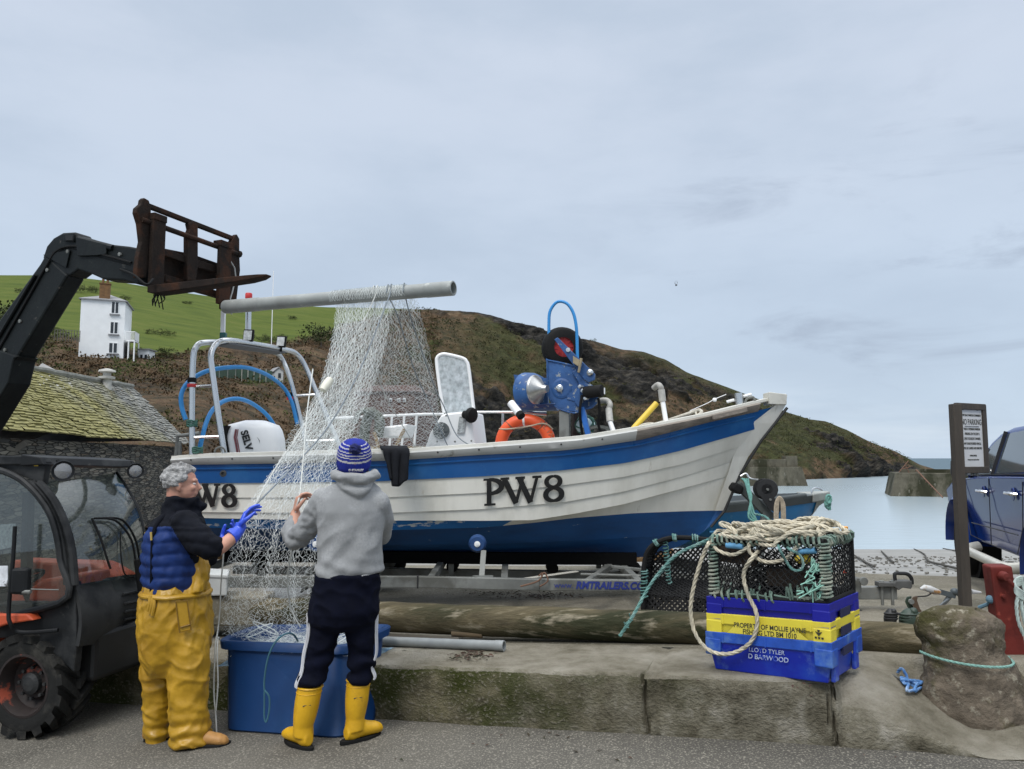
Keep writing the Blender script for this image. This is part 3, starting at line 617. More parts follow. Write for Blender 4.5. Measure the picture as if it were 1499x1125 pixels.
# ---------------------------------------------------------------- harbour arms
m_pier = M('pier concrete', (.115, .105, .078), .9, spec=.2, var=.4, vs=.6, col2=(.035, .035, .02), c2s=.35, c2t=(.46, .58), c3=(.19, .18, .145), c3s=1.4, c3t=(.6, .7), bump=.6, bs=3, bd=.08, stretch=(1, 1, .6))
W0 = -3.4
def wl(px, py): return pplane(px, py, -3.0)
p0 = wl(1184, 711); pr = thing('harbour_wall', p0, 'grey concrete harbour wall with upper parapet under the headland cliff', 'harbour wall'); D_ = p0.y
lx = P(985, 690, D_).x; z1 = P(1170, 683, D_).z; z2 = P(1170, 672, D_).z
mb = MB(); mb.prism([V(lx, D_, W0), V(p0.x, D_, W0), V(P(1174, 683, D_).x, D_, z1), V(lx, D_, z1)], (0, 9, 0)); mb.build('wall', m_pier, pr, bevel=.08)
mb = MB(); mb.box(((lx+P(1153, 680, D_).x)/2, D_+1.2, (z1+z2)/2), (P(1153, 680, D_).x-lx, .8, z2-z1)); xx = P(1162, 680, D_).x; mb.box((xx, D_+2, (z1+P(1162, 667, D_).z)/2), (1.9, 2.4, P(1162, 667, D_).z-z1)); mb.build('parapet', m_pier, pr, bevel=.05)
p0 = wl(1303, 726); pr = thing('harbour_wall', p0, 'stained concrete pier end with rusty sloping rail beside the blue pickup', 'harbour wall'); D_ = p0.y
rx = P(1499, 690, D_).x+30; zt_ = P(1312, 692, D_).z
mb = MB(); mb.prism([V(p0.x, D_, W0), V(rx, D_-14, W0), V(rx, D_-14, zt_), V(P(1313, 692, D_).x, D_+.3, zt_)], (3, 8, 0)); mb.build('wall', m_pier, pr, bevel=.08)
mb = MB(); mb.prism([V(P(1330, 690, D_).x, D_+2, zt_), V(rx, D_-12, zt_), V(rx, D_-12, zt_+.45), V(P(1330, 690, D_).x, D_+2, zt_+.45)], (.2, .6, 0)); mb.build('parapet', m_pier, pr)
mb = MB(); m_rust = M('rusty rail', (.16, .085, .055), .85, var=.4, vs=6)
a_, b_ = P(1341, 687, D_-.5), P(1380, 728, D_-4.2); mb.tube([a_, b_], .07, 6)
for t in (.0, .2, .4, .6, .8, 1): q = a_.lerp(b_, t); mb.tube([q, q+V(.15, .5, -.25)], .05, 5)
for x0, y0, x1, y1 in ((1316, 691, 1330, 674), (1325, 680, 1331, 692), (1322, 686, 1332, 683)): mb.tube([P(x0, y0, D_+1), P(x1, y1, D_+1)], .06, 5)
mb.build('handrail', m_rust, pr)
# a gull far off
g0 = P(990, 417, 70); mb = MB(); mb.ball(g0, (.09, .22, .08), 6)
for s_ in (-1, 1): mb.sheet([[g0+V(s_*.05, -.06, .03), g0+V(s_*.05, .08, .03)], [g0+V(s_*.12, -.03, .22), g0+V(s_*.12, .08, .22)], [g0+V(s_*.06, .03, .42), g0+V(s_*.06, .06, .42)]], .015)
mb.build('gull', M('gull grey', (.12, .12, .13)), None); tag(bpy.data.objects['gull'], 'lone dark bird flying in the sky over the headland', 'bird')
# ---------------------------------------------------------------- fishing boat on its trailer
m_hullw = M('white gelcoat', (.79, .77, .69), .34, var=.06, vs=1.5, col2=(.64, .62, .54), c2s=2.2, c2t=(.46, .72), c3=(.42, .37, .27), c3s=5, c3t=(.64, .78), bump=.05, bs=5, coat=.15, stretch=(1.6, 1, .5))
m_hullb = M('blue gelcoat', (.010, .095, .30), .33, var=.14, vs=1.5, col2=(.02, .13, .35), c2s=2, c3=(.06, .17, .36), c3s=9, c3t=(.64, .78), bump=.04, bs=6, coat=.25)
m_anti = M('blue antifouling', (.008, .078, .245), .6, var=.3, vs=2.2, col2=(.005, .042, .145), c2s=1.3, c2t=(.45, .65), c3=(.34, .40, .42), c3s=8, c3t=(.69, .72), bump=.2, bs=16, stretch=(.6, 1, 1.6))
m_boot = M('chipped boot stripe', (.012, .15, .42), .6, var=.2, vs=3, c3=(.62, .64, .62), c3s=7, c3t=(.60, .62), bump=.2, bs=20, stretch=(.5, 1, 2.2))
m_gun = M('weathered gunwale', (.58, .565, .50), .55, var=.14, vs=3, col2=(.42, .40, .34), c2s=4, c2t=(.55, .7), stretch=(.4, 1, 1))
m_rub = M('grey rubbing strake', (.44, .44, .415), .5, var=.12, vs=3, c3=(.25, .24, .21), c3s=9, c3t=(.62, .7))
m_teak = M('weathered timber', (.21, .18, .15), .85, var=.35, vs=7, stretch=(.25, 3, 3), bump=.5, bs=22)
m_blk = M('black paint', (.012, .012, .012), .55, var=.2)
m_steel = M('polished tube', (.62, .63, .63), .28, metal=1, var=.08, vs=4)
m_galv = M('galvanised steel', (.20, .205, .19), .62, metal=.4, var=.28, vs=5, col2=(.125, .125, .11), c2s=3, c3=(.24, .19, .13), c3s=9, c3t=(.66, .75))
m_hose = M('blue hose', (.03, .24, .56), .45, var=.08)
m_rubber = M('black rubber', (.010, .010, .010), .75, spec=.2, var=.3, vs=6)
m_white = M('white plastic', (.80, .80, .79), .4, var=.06, vs=2)
m_red = M('red tape', (.50, .03, .03), .5)
m_rope_g = M('green twine', (.05, .13, .10), .85, var=.4, vs=30)
def YC(x): return 8.05-.1*x
XS, XB = -3.3, 2.62
def hbm(s):
    return (.93+.07*sm(0, .35, s)) if s < .35 else max(0.0, 1-((s-.35)/.65)**2.3)
def hull_pt(px, py, fac, xs_px, add=0):
    q = P(px, py, 7.3); xe = P(xs_px, 650, 7.7).x
    for _ in range(8):
        s = (q.x-XS)/(xe-XS); h = hbm(max(0, min(1, s)))*fac+add
        if s >= 1: h = max(0, add) if add > 0 else 0
        q = P(px, py, YC(q.x)-max(h, .02))
    return q
X0 = 253
ROWS = [  # name, half beam factor, stem px, polyline
 ('top', 1.00, 1151, [(253, 668), (300, 664.5), (400, 662), (560, 658), (600, 657), (700, 650), (820, 641), (850, 638.5), (939, 624), (1036, 604.5), (1098, 589), (1151, 577.5)]),
 ('gun', 1.00, 1149, [(253, 679), (400, 677), (560, 673), (600, 671), (700, 664.5), (820, 658), (850, 655), (939, 642), (1036, 617), (1140, 594), (1149, 592)]),
 ('blue', .965, 1132, [(253, 707), (400, 706.5), (560, 704), (707, 697), (824, 688), (912, 678), (953, 669.5), (1000, 658.5), (1036, 648), (1080, 635.5), (1115, 625), (1132, 619.5)]),
 ('l1', .94, 1112, [(253, 728), (400, 728), (572, 727.5), (707, 721), (824, 710), (912, 698), (1000, 679), (1094, 650), (1112, 644)]),
 ('l2', .915, 1094, [(253, 749), (400, 750), (566, 750.5), (707, 745), (824, 735), (912, 719.5), (1000, 697), (1075, 674), (1094, 668)]),
 ('l3', .885, 1082, [(253, 757), (400, 760), (560, 761.5), (707, 762), (780, 761), (839, 752), (912, 738), (1000, 714.5), (1068, 696), (1082, 692)]),
 ('wl', .79, 1058, [(253, 771), (400, 774), (560, 776), (707, 772), (780, 765), (839, 758), (927, 751), (1000, 748), (1053, 747), (1058, 747)]),
]
NT = 90
def hrow(k, f=1, dy=0, add=0):
    _, fac, xs, pl = ROWS[k]; out = []
    for i in range(NT+1):
        t = i/NT; px = lerp(X0, xs, t); out.append(hull_pt(px, interp(pl, px)+dy, fac*f, xs, add*(1-t**6)))
    return out
R_ = {r[0]: hrow(k) for k, r in enumerate(ROWS)}
kz = []                                                 # keel line
for i in range(NT+1):
    t = i/NT; px = lerp(X0, 1038, t); py = interp([(253, 812), (560, 813), (707, 814.5), (853, 818), (953, 815), (1000, 797), (1025, 782), (1038, 771)], px)
    q = P(px, py, 8.0); q = P(px, py, YC(q.x)-.03); kz.append(q)
bil = []
for w, k in zip(R_['wl'], kz):
    m_ = w.lerp(k, .5); m_.z = lerp(k.z, w.z, .26); m_ += (w-k)*.12*V(0, 1, 0).dot(V(0, 1, 0)); bil.append(V(lerp(k.x, w.x, .5), lerp(k.y, w.y, .56), lerp(k.z, w.z, .47)))
boat = thing('fishing_boat', V(-.3, 8.05, .3), 'open white and blue clinker fishing boat marked PW8 standing on a trailer', 'boat')
mb = MB(); ID = {'blue': 0, 'white': 1, 'boot': 2, 'anti': 3}
def mir(p): c = YC(p.x); return V(p.x+.0, 2*c-p.y, p.z)
def strake(a, b, mi):
    mb.cur = mi; mb.grid([a, b]); mb.grid([[mir(p) for p in b], [mir(p) for p in a]])
LAP = V(0, .013, 0)
def inn(r, k=1): return [p+LAP*k*(1-(i/NT)**8) for i, p in enumerate(r)]
strake(R_['gun'], R_['blue'], 0)
mid = [a.lerp(b, .22) for a, b in zip(R_['gun'], R_['blue'])]
cur = R_['blue']; mb.cur = 0
for nm in ('l1', 'l2', 'l3'):
    top = inn(cur); strake(cur, top, 1 if nm != 'l1' else 0); strake(top, R_[nm], 1); cur = R_[nm]
n3 = int(NT*.60)
top = inn(cur, 2.0); strake(cur, top, 1)
a, b = top, R_['wl']
def part_rows(a, b, i0, i1, mi): strake(a[i0:i1+1], b[i0:i1+1], mi)
part_rows(a, b, 0, n3, 2); part_rows(a, b, n3, NT, 1)
strake(R_['wl'], bil, 3); strake(bil, kz, 3)
mb.cur = 1
tr = [R_[n][0] for n in ('gun', 'blue', 'l1', 'l2', 'l3')]; tr2 = [mir(p) for p in tr]
mb.add(tr+tr2[::-1], [tuple(range(10))]); mb.cur = 3
lw = [R_['l3'][0], R_['wl'][0], bil[0], kz[0]]; mb.add(lw+[mir(p) for p in lw][::-1], [tuple(range(8))])
hull = mb.build('hull', [m_hullb, m_hullw, m_boot, m_anti], boat, smooth=True, sharp=22, fix=False)
# raised bead under the gunwale, stem timber, keel shoe
mb = MB(); bead = [a.lerp(b, .26)+V(0, -.004, 0) for a, b in zip(R_['gun'], R_['blue'])][:-4]
mb.tube(bead, .010, 6); mb.build('bead', m_hullb, hull, smooth=True)
mb = MB(); stem = []
for nm in ('top', 'gun', 'blue', 'l1', 'l2', 'l3', 'wl'): stem.append(R_[nm][-1])
w0 = [p+V(-.30+.055*i, 0, 0) for i, p in enumerate(stem)]
for k in range(6):
    a, b = stem[k], stem[k+1]; wa, wb = .30-.035*k, .265-.035*k
    if k == 0: wa = .10; wb = .10
    if k == 1: wa = .10; wb = .235
    ya, yb = .018+wa*.36, .018+wb*.36
    for s_ in (-1, 1):
        def sy(p, d): return V(p.x-d[0], YC(p.x)+s_*d[1], p.z)
        mb.add([sy(a, (-.012, .016)), sy(b, (-.012, .016)), sy(b, (wb, yb+.012)), sy(a, (wa, ya+.012))], [(0, 1, 2, 3)])
    mb.add([V(a.x+.012, YC(a.x)-.016, a.z), V(b.x+.012, YC(b.x)-.016, b.z), V(b.x+.012, YC(b.x)+.016, b.z), V(a.x+.012, YC(a.x)+.016, a.z)], [(0, 1, 2, 3)])
mb.build('stem_plank', m_hullw, hull, fix=False)
mb = MB(); mb.tube([stem[1]+V(.022, 0, -.03), stem[3]+V(.018, 0, 0), stem[5]+V(.018, 0, 0), stem[6]+V(.018, 0, 0), kz[-1]+V(.018, 0, 0)], .014, 6); mb.build('stem_band', m_blk, hull)
mb = MB(); mb.tube([p-V(0, 0, .02) for p in kz[:int(NT*.95)]], .03, 6, flat=.7); mb.build('keel_shoe', M('worn keel', (.30, .17, .07), .8, var=.4, vs=6, c3=(.5, .42, .28), c3s=12), hull)
# gunwale: capping, grey strake aft, bare timber forward
mb = MB(); tp, gn = R_['top'], R_['gun']
cap = []
for i, p in enumerate(tp):
    t = i/NT; wi = min(.15, max(.02, YC(p.x)-p.y)); cap.append([p+V(0, -.035*(1-t**6), -.022), p+V(0, -.03*(1-t**6), .004), p+V(0, wi, .012), p+V(0, wi, -.03)])
mb.ring(cap); mb.ring([[mir(q) for q in r] for r in cap]); mb.build('gunwale_cap', m_gun, boat, smooth=True, sharp=30)
nf = int(NT*.765)
for i0, i1, mt, nm in ((0, nf, m_rub, 'rubbing_strake'), (nf, NT-4, m_teak, 'timber_strake')):
    mb = MB()
    for f_ in (lambda p: p, mir):
        mb.ring([[f_(q) for q in (tp[i]+V(0, -.035, -.02), tp[i]+V(0, -.055, -.035), gn[i]+V(0, -.045, .015), gn[i]+V(0, -.02, -.008), gn[i]+V(0, .03, 0), tp[i]+V(0, .03, -.02))] for i in range(i0, i1+1)])
    mb.build(nm, mt, boat, smooth=True, sharp=35)
mb = MB()
for i in range(3, nf, 6): q = tp[i].lerp(gn[i], .55)+V(0, -.053, 0); mb.lathe([(.009, 0), (.006, .006)], q, (0, -1, 0), 8)
for i in (3,): mb.lathe([(.03, 0), (.03, .012), (.016, .013), (.014, -.01)], P(327, 693, 7.08)+V(0, 0, 0), (0, -1, 0), 12)
mb.build('bolts', M('dark bolt', (.06, .06, .06), .5, metal=.6), boat)
nb = int(NT*.88); mb = MB(); a_ = tp[nb].lerp(gn[nb], .5); b_ = tp[nb+5].lerp(gn[nb+5], .5)
mb.bar(a_+V(0, -.06, -.01), b_+V(0, -.06, -.01), .03, .05); mb.build('fairlead_block', m_teak, boat, bevel=.008)
# breasthook at the bow, inside skin and floor
q = tp[-1]; mb = MB(); mb.ring([[q+V(-.2, -.1, .02), q+V(-.2, .1, .02), q+V(-.2, .1, -.1), q+V(-.2, -.1, -.1)], [q+V(.0, -.02, .004), q+V(.0, .02, .004), q+V(-.005, .02, -.1), q+V(-.005, -.02, -.1)]]); mb.build('breasthook', m_gun, boat, bevel=.006)
mb = MB(); ia = [c[3]+V(0, .02, 0) for c in cap]; ib = []
for p in ia:
    c = YC(p.x); ib.append(V(p.x, lerp(p.y, c, .25), 1.12+.25*sm(1.2, 2.6, p.x)))
nd_ = int(NT*.70); ia, ib = ia[:nd_], ib[:nd_]
mb.grid([ia, ib]); mb.grid([[mir(p) for p in ib], [mir(p) for p in ia]]); mb.grid([ib, [mir(p) for p in ib]])
mb.add([ia[0], ib[0], mir(ib[0]), mir(ia[0])], [(0, 1, 2, 3)])
mb.build('inner_deck', M('deck grey', (.40, .41, .40), .7, var=.2, vs=4), boat)
# registration letters, cut flat and laid on the planking
def letters(px0, px1, pyt0, pyt1, hgt, name, first=True):
    """draw the letters in a (u, v) box whose corners lie on the planking"""
    def surf(px, py):
        best = None
        for (n0, n1) in (('blue', 'l1'), ('l1', 'l2'), ('l2', 'l3')):
            k0 = [r[0] for r in ROWS].index(n0); k1 = [r[0] for r in ROWS].index(n1)
            y0, y1 = interp(ROWS[k0][3], px), interp(ROWS[k1][3], px)
            if y0 <= py <= y1+1e-6 or n1 == 'l3' and best is None:
                a = hull_pt(px, y0, ROWS[k0][1], ROWS[k0][2]); b = hull_pt(px, y1, ROWS[k1][1], ROWS[k1][2]); t = (py-y0)/(y1-y0)
                best = P(px, py, lerp(a.y, b.y, t)); 
                if y0 <= py <= y1: break
        return best+V(0, -.014, 0)
    def at(u, v): px = lerp(px0, px1, u); return surf(px, lerp(pyt0, pyt1, u)+hgt*(1-v))
    def stroke(pts, w, n=6):
        mb = MBx; out = []
        for (a, b) in zip(pts, pts[1:]):
            for k in range(n): out.append((lerp(a[0], b[0], k/n), lerp(a[1], b[1], k/n)))
        out.append(pts[-1]); L_, Rr = [], []
        for i, p in enumerate(out):
            a = out[max(0, i-1)]; b = out[min(len(out)-1, i+1)]; dx, dy = (b[0]-a[0])*AS, b[1]-a[1]; l = math.hypot(dx, dy); nx, ny = -dy/l, dx/l
            ww = (w(i/(len(out)-1)) if callable(w) else w)*1.2
            L_.append(at(p[0]+nx*ww/AS, p[1]+ny*ww)); Rr.append(at(p[0]-nx*ww/AS, p[1]-ny*ww))
        f = [q+V(0, -.0045, 0) for q in L_], [q+V(0, -.0045, 0) for q in Rr]
        mb.grid(list(f)); mb.grid([L_, f[0]]); mb.grid([f[1], Rr])
    AS = (px1-px0)/hgt; res = []
    def out(nm):
        res.append(MBx.build('letter', m_blk, hull, fix=True))
    sk = .04
    if first:
        MBx = MB(); stroke([(.085, 1), (.085, 0)], .075); stroke([(.015, .97), (.15, .97)], .035); stroke([(.025, .03), (.165, .03)], .035)
        bowl = [(.085+.17*math.sin(a)*.92, .70+.265*math.cos(a)) for a in [math.pi*k/10 for k in range(11)]]
        stroke([(.09, .965)]+bowl+[(.09, .435)], lambda t: .035+.05*math.sin(math.pi*t), 2); out('P')
    MBx = MB(); o_ = 0
    for a, b, w in (((.27, .98), (.42, .02), .085), ((.42, .05), (.50, .92), .05), ((.455, .98), (.60, .02), .085), ((.60, .05), (.68, .98), .05)): stroke([a, b], w, 10)
    for a, b in (((.225, .965), (.335, .965)), ((.41, .965), (.53, .965)), ((.62, .965), (.735, .965))): stroke([a, b], .04)
    out('W'); MBx = MB()
    t8 = [(.88+.085*math.sin(a), .755+.20*math.cos(a)) for a in [2*math.pi*k/20 for k in range(21)]]; b8 = [(.885+.1*math.sin(a), .27+.235*math.cos(a)) for a in [2*math.pi*k/20 for k in range(21)]]
    stroke(t8, lambda t: .04+.035*abs(math.sin(2*math.pi*t)), 2); stroke(b8, lambda t: .045+.04*abs(math.sin(2*math.pi*t)), 2); out('8')
letters(706, 824, 701, 694, 39, 'PW8')
letters(262, 346, 708, 708, 34, 'PW8')
def on(px, py, z):            # same pixel, at height z
    return pplane(px, py, z)
# light arch of bent tube
AN, AF = 7.42, 9.05
def hoop(pts, r=.028):
    mb = MB(); mb.tube(crv([P(*p) for p in pts], 6), r, 10); return mb
arch = hoop([(281, 668, AN), (281, 590, AN), (282.5, 530, AN), (287, 508, AN+.02), (302, 501, AN+.1), (350, 503, 8.0), (398, 514, 8.75), (412, 524, AF), (424, 553, AF), (438, 607, AF), (449, 660, AF)]).build('light_arch', m_steel, boat, smooth=True)
hoop([(329, 668, AN), (320, 610, AN), (311, 545, AN), (309, 518, AN+.02), (318, 502, AN+.1), (335, 498, AN+.2), (370, 503, 8.1), (415, 511, 8.7), (433, 517, AF-.1), (446, 534, AF), (465, 578, AF), (498, 655, AF)]).build('light_arch', m_steel, boat, smooth=True)
for a, b in (((281, 566, AN), (316, 564, AN)), ((283, 640, AN), (325, 638.5, AN)), ((430, 579, AF), (465, 577, AF)), ((444, 645, AF), (493, 644, AF)), ((305, 503, AN+.15), (318, 506, AN+.15)), ((345, 505, 8.0), (370, 506, 8.1)), ((398, 514, 8.7), (420, 514, 8.75))): mb = MB(); mb.tube([P(*a), P(*b)], .014, 8); mb.build('cross_bar', m_steel, arch, smooth=True)
mb = MB(); mb.prism([P(318, 507, 7.6), P(404, 519, 8.75), P(420, 516, 8.75), P(335, 503, 7.6)], (0, 0, .015)); mb.build('arch_plate', M('dark plate', (.10, .10, .10), .5), arch)
mb = MB(); mb.box(P(327, 492, 7.7), (.06, .06, .075)); mb.build('navigation_light', M('green lens', (.01, .09, .08), .2, var=.1), arch, bevel=.01)
for px, py, Y in ((364, 491, 8.05), (412, 500, 8.6)):
    q = P(px, py, Y); mb = MB(); mb.obox(q, (.05, .01, 0), (-.005, .028, 0), (.006, 0, .062)); lt = mb.build('work_light', m_rubber, arch, bevel=.008)
    mb = MB(); mb.obox(q+V(0, -.03, 0), (.038, .008, 0), (-.001, .006, 0), (.004, 0, .048)); mb.build('lens', M('light lens', (.55, .56, .55), .25, var=.3, vs=30), lt)
    mb = MB(); mb.tube([q-V(0, 0, .06), q-V(0, 0, .11)], .012, 6); mb.build('bracket', m_rubber, lt)
mb = MB(); mb.tube([P(326, 497, 7.75), P(327, 455, 7.75)], .026, 4); mb.build('whip_bracket', m_white, arch)
mb = MB(); mb.tube([P(363, 500, 8.1), P(364, 436, 8.1)], .03, 10); ms = mb.build('mast', m_steel, arch, smooth=True)
mb = MB(); mb.lathe([(.034, 0), (.036, .01), (.036, .05), (.03, .06)], P(364, 437, 8.1), n=12); mb.build('mast_cap', m_red, ms, smooth=True)
mb = MB(); mb.tube([P(397, 512, 8.9), P(400.5, 396, 8.9)], .005, 5); mb.build('aerial', m_white, arch)
for pts in ([(291, 662, 7.5), (296, 640, 7.5), (302, 618, 7.55), (312, 599, 7.65), (330, 586, 7.8), (352, 584, 8.0), (375, 594, 8.3), (396, 614, 8.5), (415, 650, 8.7)], [(272, 614, 7.45), (266, 595, 7.45), (266, 575, 7.45), (277, 558, 7.5), (300, 544, 7.6), (330, 538, 7.8), (362, 538, 8.05), (392, 549, 8.5), (415, 567, 8.95), (427, 588, 9.0), (435, 620, 9.0)]):
    mb = MB(); mb.tube(PC(pts, 8), .022, 10); hs = mb.build('hose', m_hose, boat, smooth=True)
mb = MB()
for px, py, Y in ((281, 556, AN), (423, 577, AF)): q = P(px, py, Y); mb.lathe([(.04, -.022), (.042, 0), (.04, .022)], q, n=12)
mb.build('tape', m_rubber, arch); mb = MB()
for px, py, Y in ((281, 564, AN), (425, 583, AF)): q = P(px, py, Y); mb.lathe([(.042, -.016), (.045, 0), (.042, .016)], q, n=12)
mb.build('tape', m_red, arch)
mb = MB()
for px, py, Y in ((281, 616, AN), (289, 655, AN)):
    for k in range(4): q = P(px, py+k*2.4, Y); mb.tube([q+V(.045*math.cos(a), .045*math.sin(a), .006*math.sin(a*3+k)) for a in [2*math.pi*j/14 for j in range(14)]], .008, 5, closed=True)
mb.build('lashing', m_rope_g, arch)
mb = MB(); mb.tube([P(258, 666, 7.9), P(260, 638, 7.9), P(292, 634, 7.9)], .022, 8); mb.tube([P(263, 646, 7.9), P(263, 666, 7.9)], .02, 8); mb.build('stern_rail', m_galv, boat, smooth=True)
mb = MB(); q = P(322, 662, 7.35); mb.tube([q+V(.05*math.cos(a), 0, .05*math.sin(a)) for a in [math.pi*k/8 for k in range(9)]], .009, 6); mb.build('fairlead', m_galv, boat)
# outboard engine
EY = 8.15; mb = MB(); secs = []
for t in range(11):
    py = lerp(680, 615.5, t/10); u = t/10
    xl = interp([(615.5, 362), (617, 350), (620, 341), (626, 336), (640, 333.5), (662, 338), (680, 342)], py); xr = interp([(615.5, 388), (617, 397), (620, 404), (626, 409), (640, 413), (662, 414.5), (680, 414)], py)
    if u > .995: xl, xr = 362, 388
    c = P((xl+xr)/2, py, EY); hw = (P(xr, py, EY).x-P(xl, py, EY).x)/2; d = .24*(1-.25*u**4) if u < .99 else .12
    secs.append((c, (hw, -.0*hw, 0), (0, d, 0)))
def sq(c, ax, ay, n=28, e=.55):
    out = []
    for k in range(n):
        a = 2*math.pi*k/n; ca, sa = math.cos(a), math.sin(a); out.append(c+Vector(ax)*math.copysign(abs(ca)**e, ca)+Vector(ay)*math.copysign(abs(sa)**e, sa))
    return out
mb.ring([sq(*s_) for s_ in secs]); eng = mb.build('outboard_engine', m_white, boat, smooth=True, sharp=70)
mb = MB(); zz = []
for t in range(9):
    py = lerp(680, 624, t/8); xl = interp([(620, 341), (626, 336), (640, 333.5), (662, 338), (680, 342)], py); c = P(xl+4, py, EY); zz.append((c, (.045, 0, 0), (0, .243, 0)))
mb.ring([sq(*s_) for s_ in zz]); mb.build('cowl_band', m_rubber, eng, smooth=True, sharp=60)
mb = MB()
for dx, w in ((10, .012), (13, .006)):
    pts = [P(interp([(626, 336), (640, 333.5), (662, 338)], py)+dx, py, EY-.243) for py in (628, 640, 652, 664)]; mb.tube(pts, w, 4, flat=.3)
mb.build('stripe', M('dark red stripe', (.2, .05, .06), .4), eng)
x0 = P(360.5, 631.5, EY-.245); x1 = P(370, 664, EY-.245); rd = (x1-x0).normalized(); up_ = V(-rd.z, 0, rd.x); up_ = V(1, 0, .3).normalized()
text('lettering', 'SELV', .098, x0+V(-.055, -.002, 0), rd, V(-rd.z, 0, rd.x) if V(-rd.z, 0, rd.x).x > 0 else V(rd.z, 0, -rd.x), m_blk, eng, 'LEFT', .002, .004)
mb = MB(); mb.prism([P(376, 639, EY-.244), P(380, 644, EY-.244), P(380.5, 649, EY-.244), P(379, 644, EY-.244)], (0, -.003, 0)); mb.build('emblem', m_blk, eng)
mb = MB(); mb.box(P(372, 690, EY), (.3, .3, .5)); mb.build('leg', m_rubber, eng, bevel=.05)
# console and windscreen
CY = 7.95; pf = [(617, 668), (630, 632), (645, 608), (652, 604.5), (690, 601), (698, 668)]
mb = MB(); mb.prism([P(a, b, CY) for a, b in pf], (.1, .62, 0)); cons = mb.build('console', m_white, boat, bevel=.02)
mb = MB(); mb.lathe([(.075, 0), (.085, .012), (.085, .02)], P(646, 630, CY)+V(0, .0, 0), (0, -1, 0), 20)
for k in range(6): a = k*math.pi/3; q = P(646, 630, CY)+V(.045*math.cos(a), -.02, .045*math.sin(a)); mb.obox(q, V(math.cos(a), 0, math.sin(a))*.022, V(-math.sin(a), 0, math.cos(a))*.01, V(0, .008, 0))
mb.build('speaker_grille', M('grille grey', (.10, .11, .11), .5), cons)
mb = MB(); mb.obox(P(676, 622, CY)+V(0, -.01, 0), (.035, 0, 0), (0, .008, 0), (.01, 0, .085)); mb.build('decal', M('pale decal', (.33, .35, .35), .5, var=.7, vs=40), cons)
for a, b in ((625, 646), (640, 646), (666, 646), (690, 645), (693, 608), (653, 608)): mb = MB(); mb.lathe([(.01, 0), (.006, .005)], P(a, b, CY), (0, -1, 0), 8); mb.build('screw', m_galv, cons)
mb = MB(); q = P(691, 608, CY-.08); mb.lathe([(.03, .0), (.072, .01), (.08, .035), (.072, .06), (.04, .075), (.04, .13), (.0, .135)], q+V(.02, -.03, 0), (-.75, .6, .1), 16); mb.build('control_lever', m_rubber, cons, smooth=True, sharp=50)
wo = [(650, 604), (644, 570), (639.5, 533), (640, 523), (646, 518.5), (655, 518.5), (677, 524), (683, 529), (686, 538), (690, 570), (694, 604)]
wp = PC([(a, b, CY+.22+.006*(b-600)*-.1) for a, b in wo], 5)
mb = MB(); mb.tube(wp, .018, 8); scr = mb.build('windscreen', m_white, cons, smooth=True)
mb = MB(); mb.prism(wp, (0, .008, 0)); mb.build('pane', glassy('salty perspex', (.62, .66, .68), .35, .3, haze=.5), scr)
mb = MB(); mb.tube([P(650, 580, CY+.3), P(676, 581, CY+.3)], .006, 5); mb.prism([P(664, 583, CY+.5), P(682, 583, CY+.5), P(684, 602, CY+.5), P(672, 602, CY+.5)], (0, .1, 0)); mb.build('display_unit', M('display grey', (.3, .32, .34), .4), cons)
# grab rails across the boat, seat, hose loop, white bucket cloth
mb = MB(); mb.tube([P(693, 603, 8.1), P(745, 603, 8.1), P(800, 604, 8.1)], .014, 8); mb.tube([P(736, 652, 8.1), P(736, 603, 8.1)], .012, 8); mb.tube([P(770, 603, 8.1), P(800, 606, 8.1)], .02, 8); mb.build('rail', m_steel, boat, smooth=True)
mb = MB(); mb.tube([P(486, 612, 9), P(620, 606, 9), P(650, 606, 9)], .016, 8)
for x in (556, 574, 592, 610): mb.tube([P(x, 608, 9), P(x-4, 655, 9)], .014, 8)
mb.build('far_rail', m_white, boat, smooth=True)
mb = MB(); mb.tube(PC([(536, 668, 8.3), (533, 640, 8.3), (538, 612, 8.3), (548, 606, 8.3), (556, 616, 8.3), (553, 640, 8.3)]), [.055]*5+[.055]*36, 10); mb.tube(PC([(519, 620, 8.2), (526, 604, 8.2), (540, 600, 8.2), (551, 606, 8.2), (556, 634, 8.2)]), .03, 8); mb.build('hose_loop', M('grey green hose', (.10, .11, .085), .6, var=.3), boat, smooth=True)
mb = MB(); mb.prism([P(552, 640, 8.4), P(553, 625, 8.4), P(597, 620, 8.4), P(590, 640, 8.4)], (.05, .4, .0)); mb.build('box_lid', m_white, boat, bevel=.02)
mb = MB()
for a, b in (((556, 660), (548, 632)), ((578, 655), (592, 628)), ((540, 655), (640, 655))): mb.bar(P(a[0], a[1], 8.2), P(b[0], b[1], 8.2), .04, .03)
mb.build('seat_frame', M('varnished wood', (.28, .19, .09), .6, var=.3, vs=8), boat)
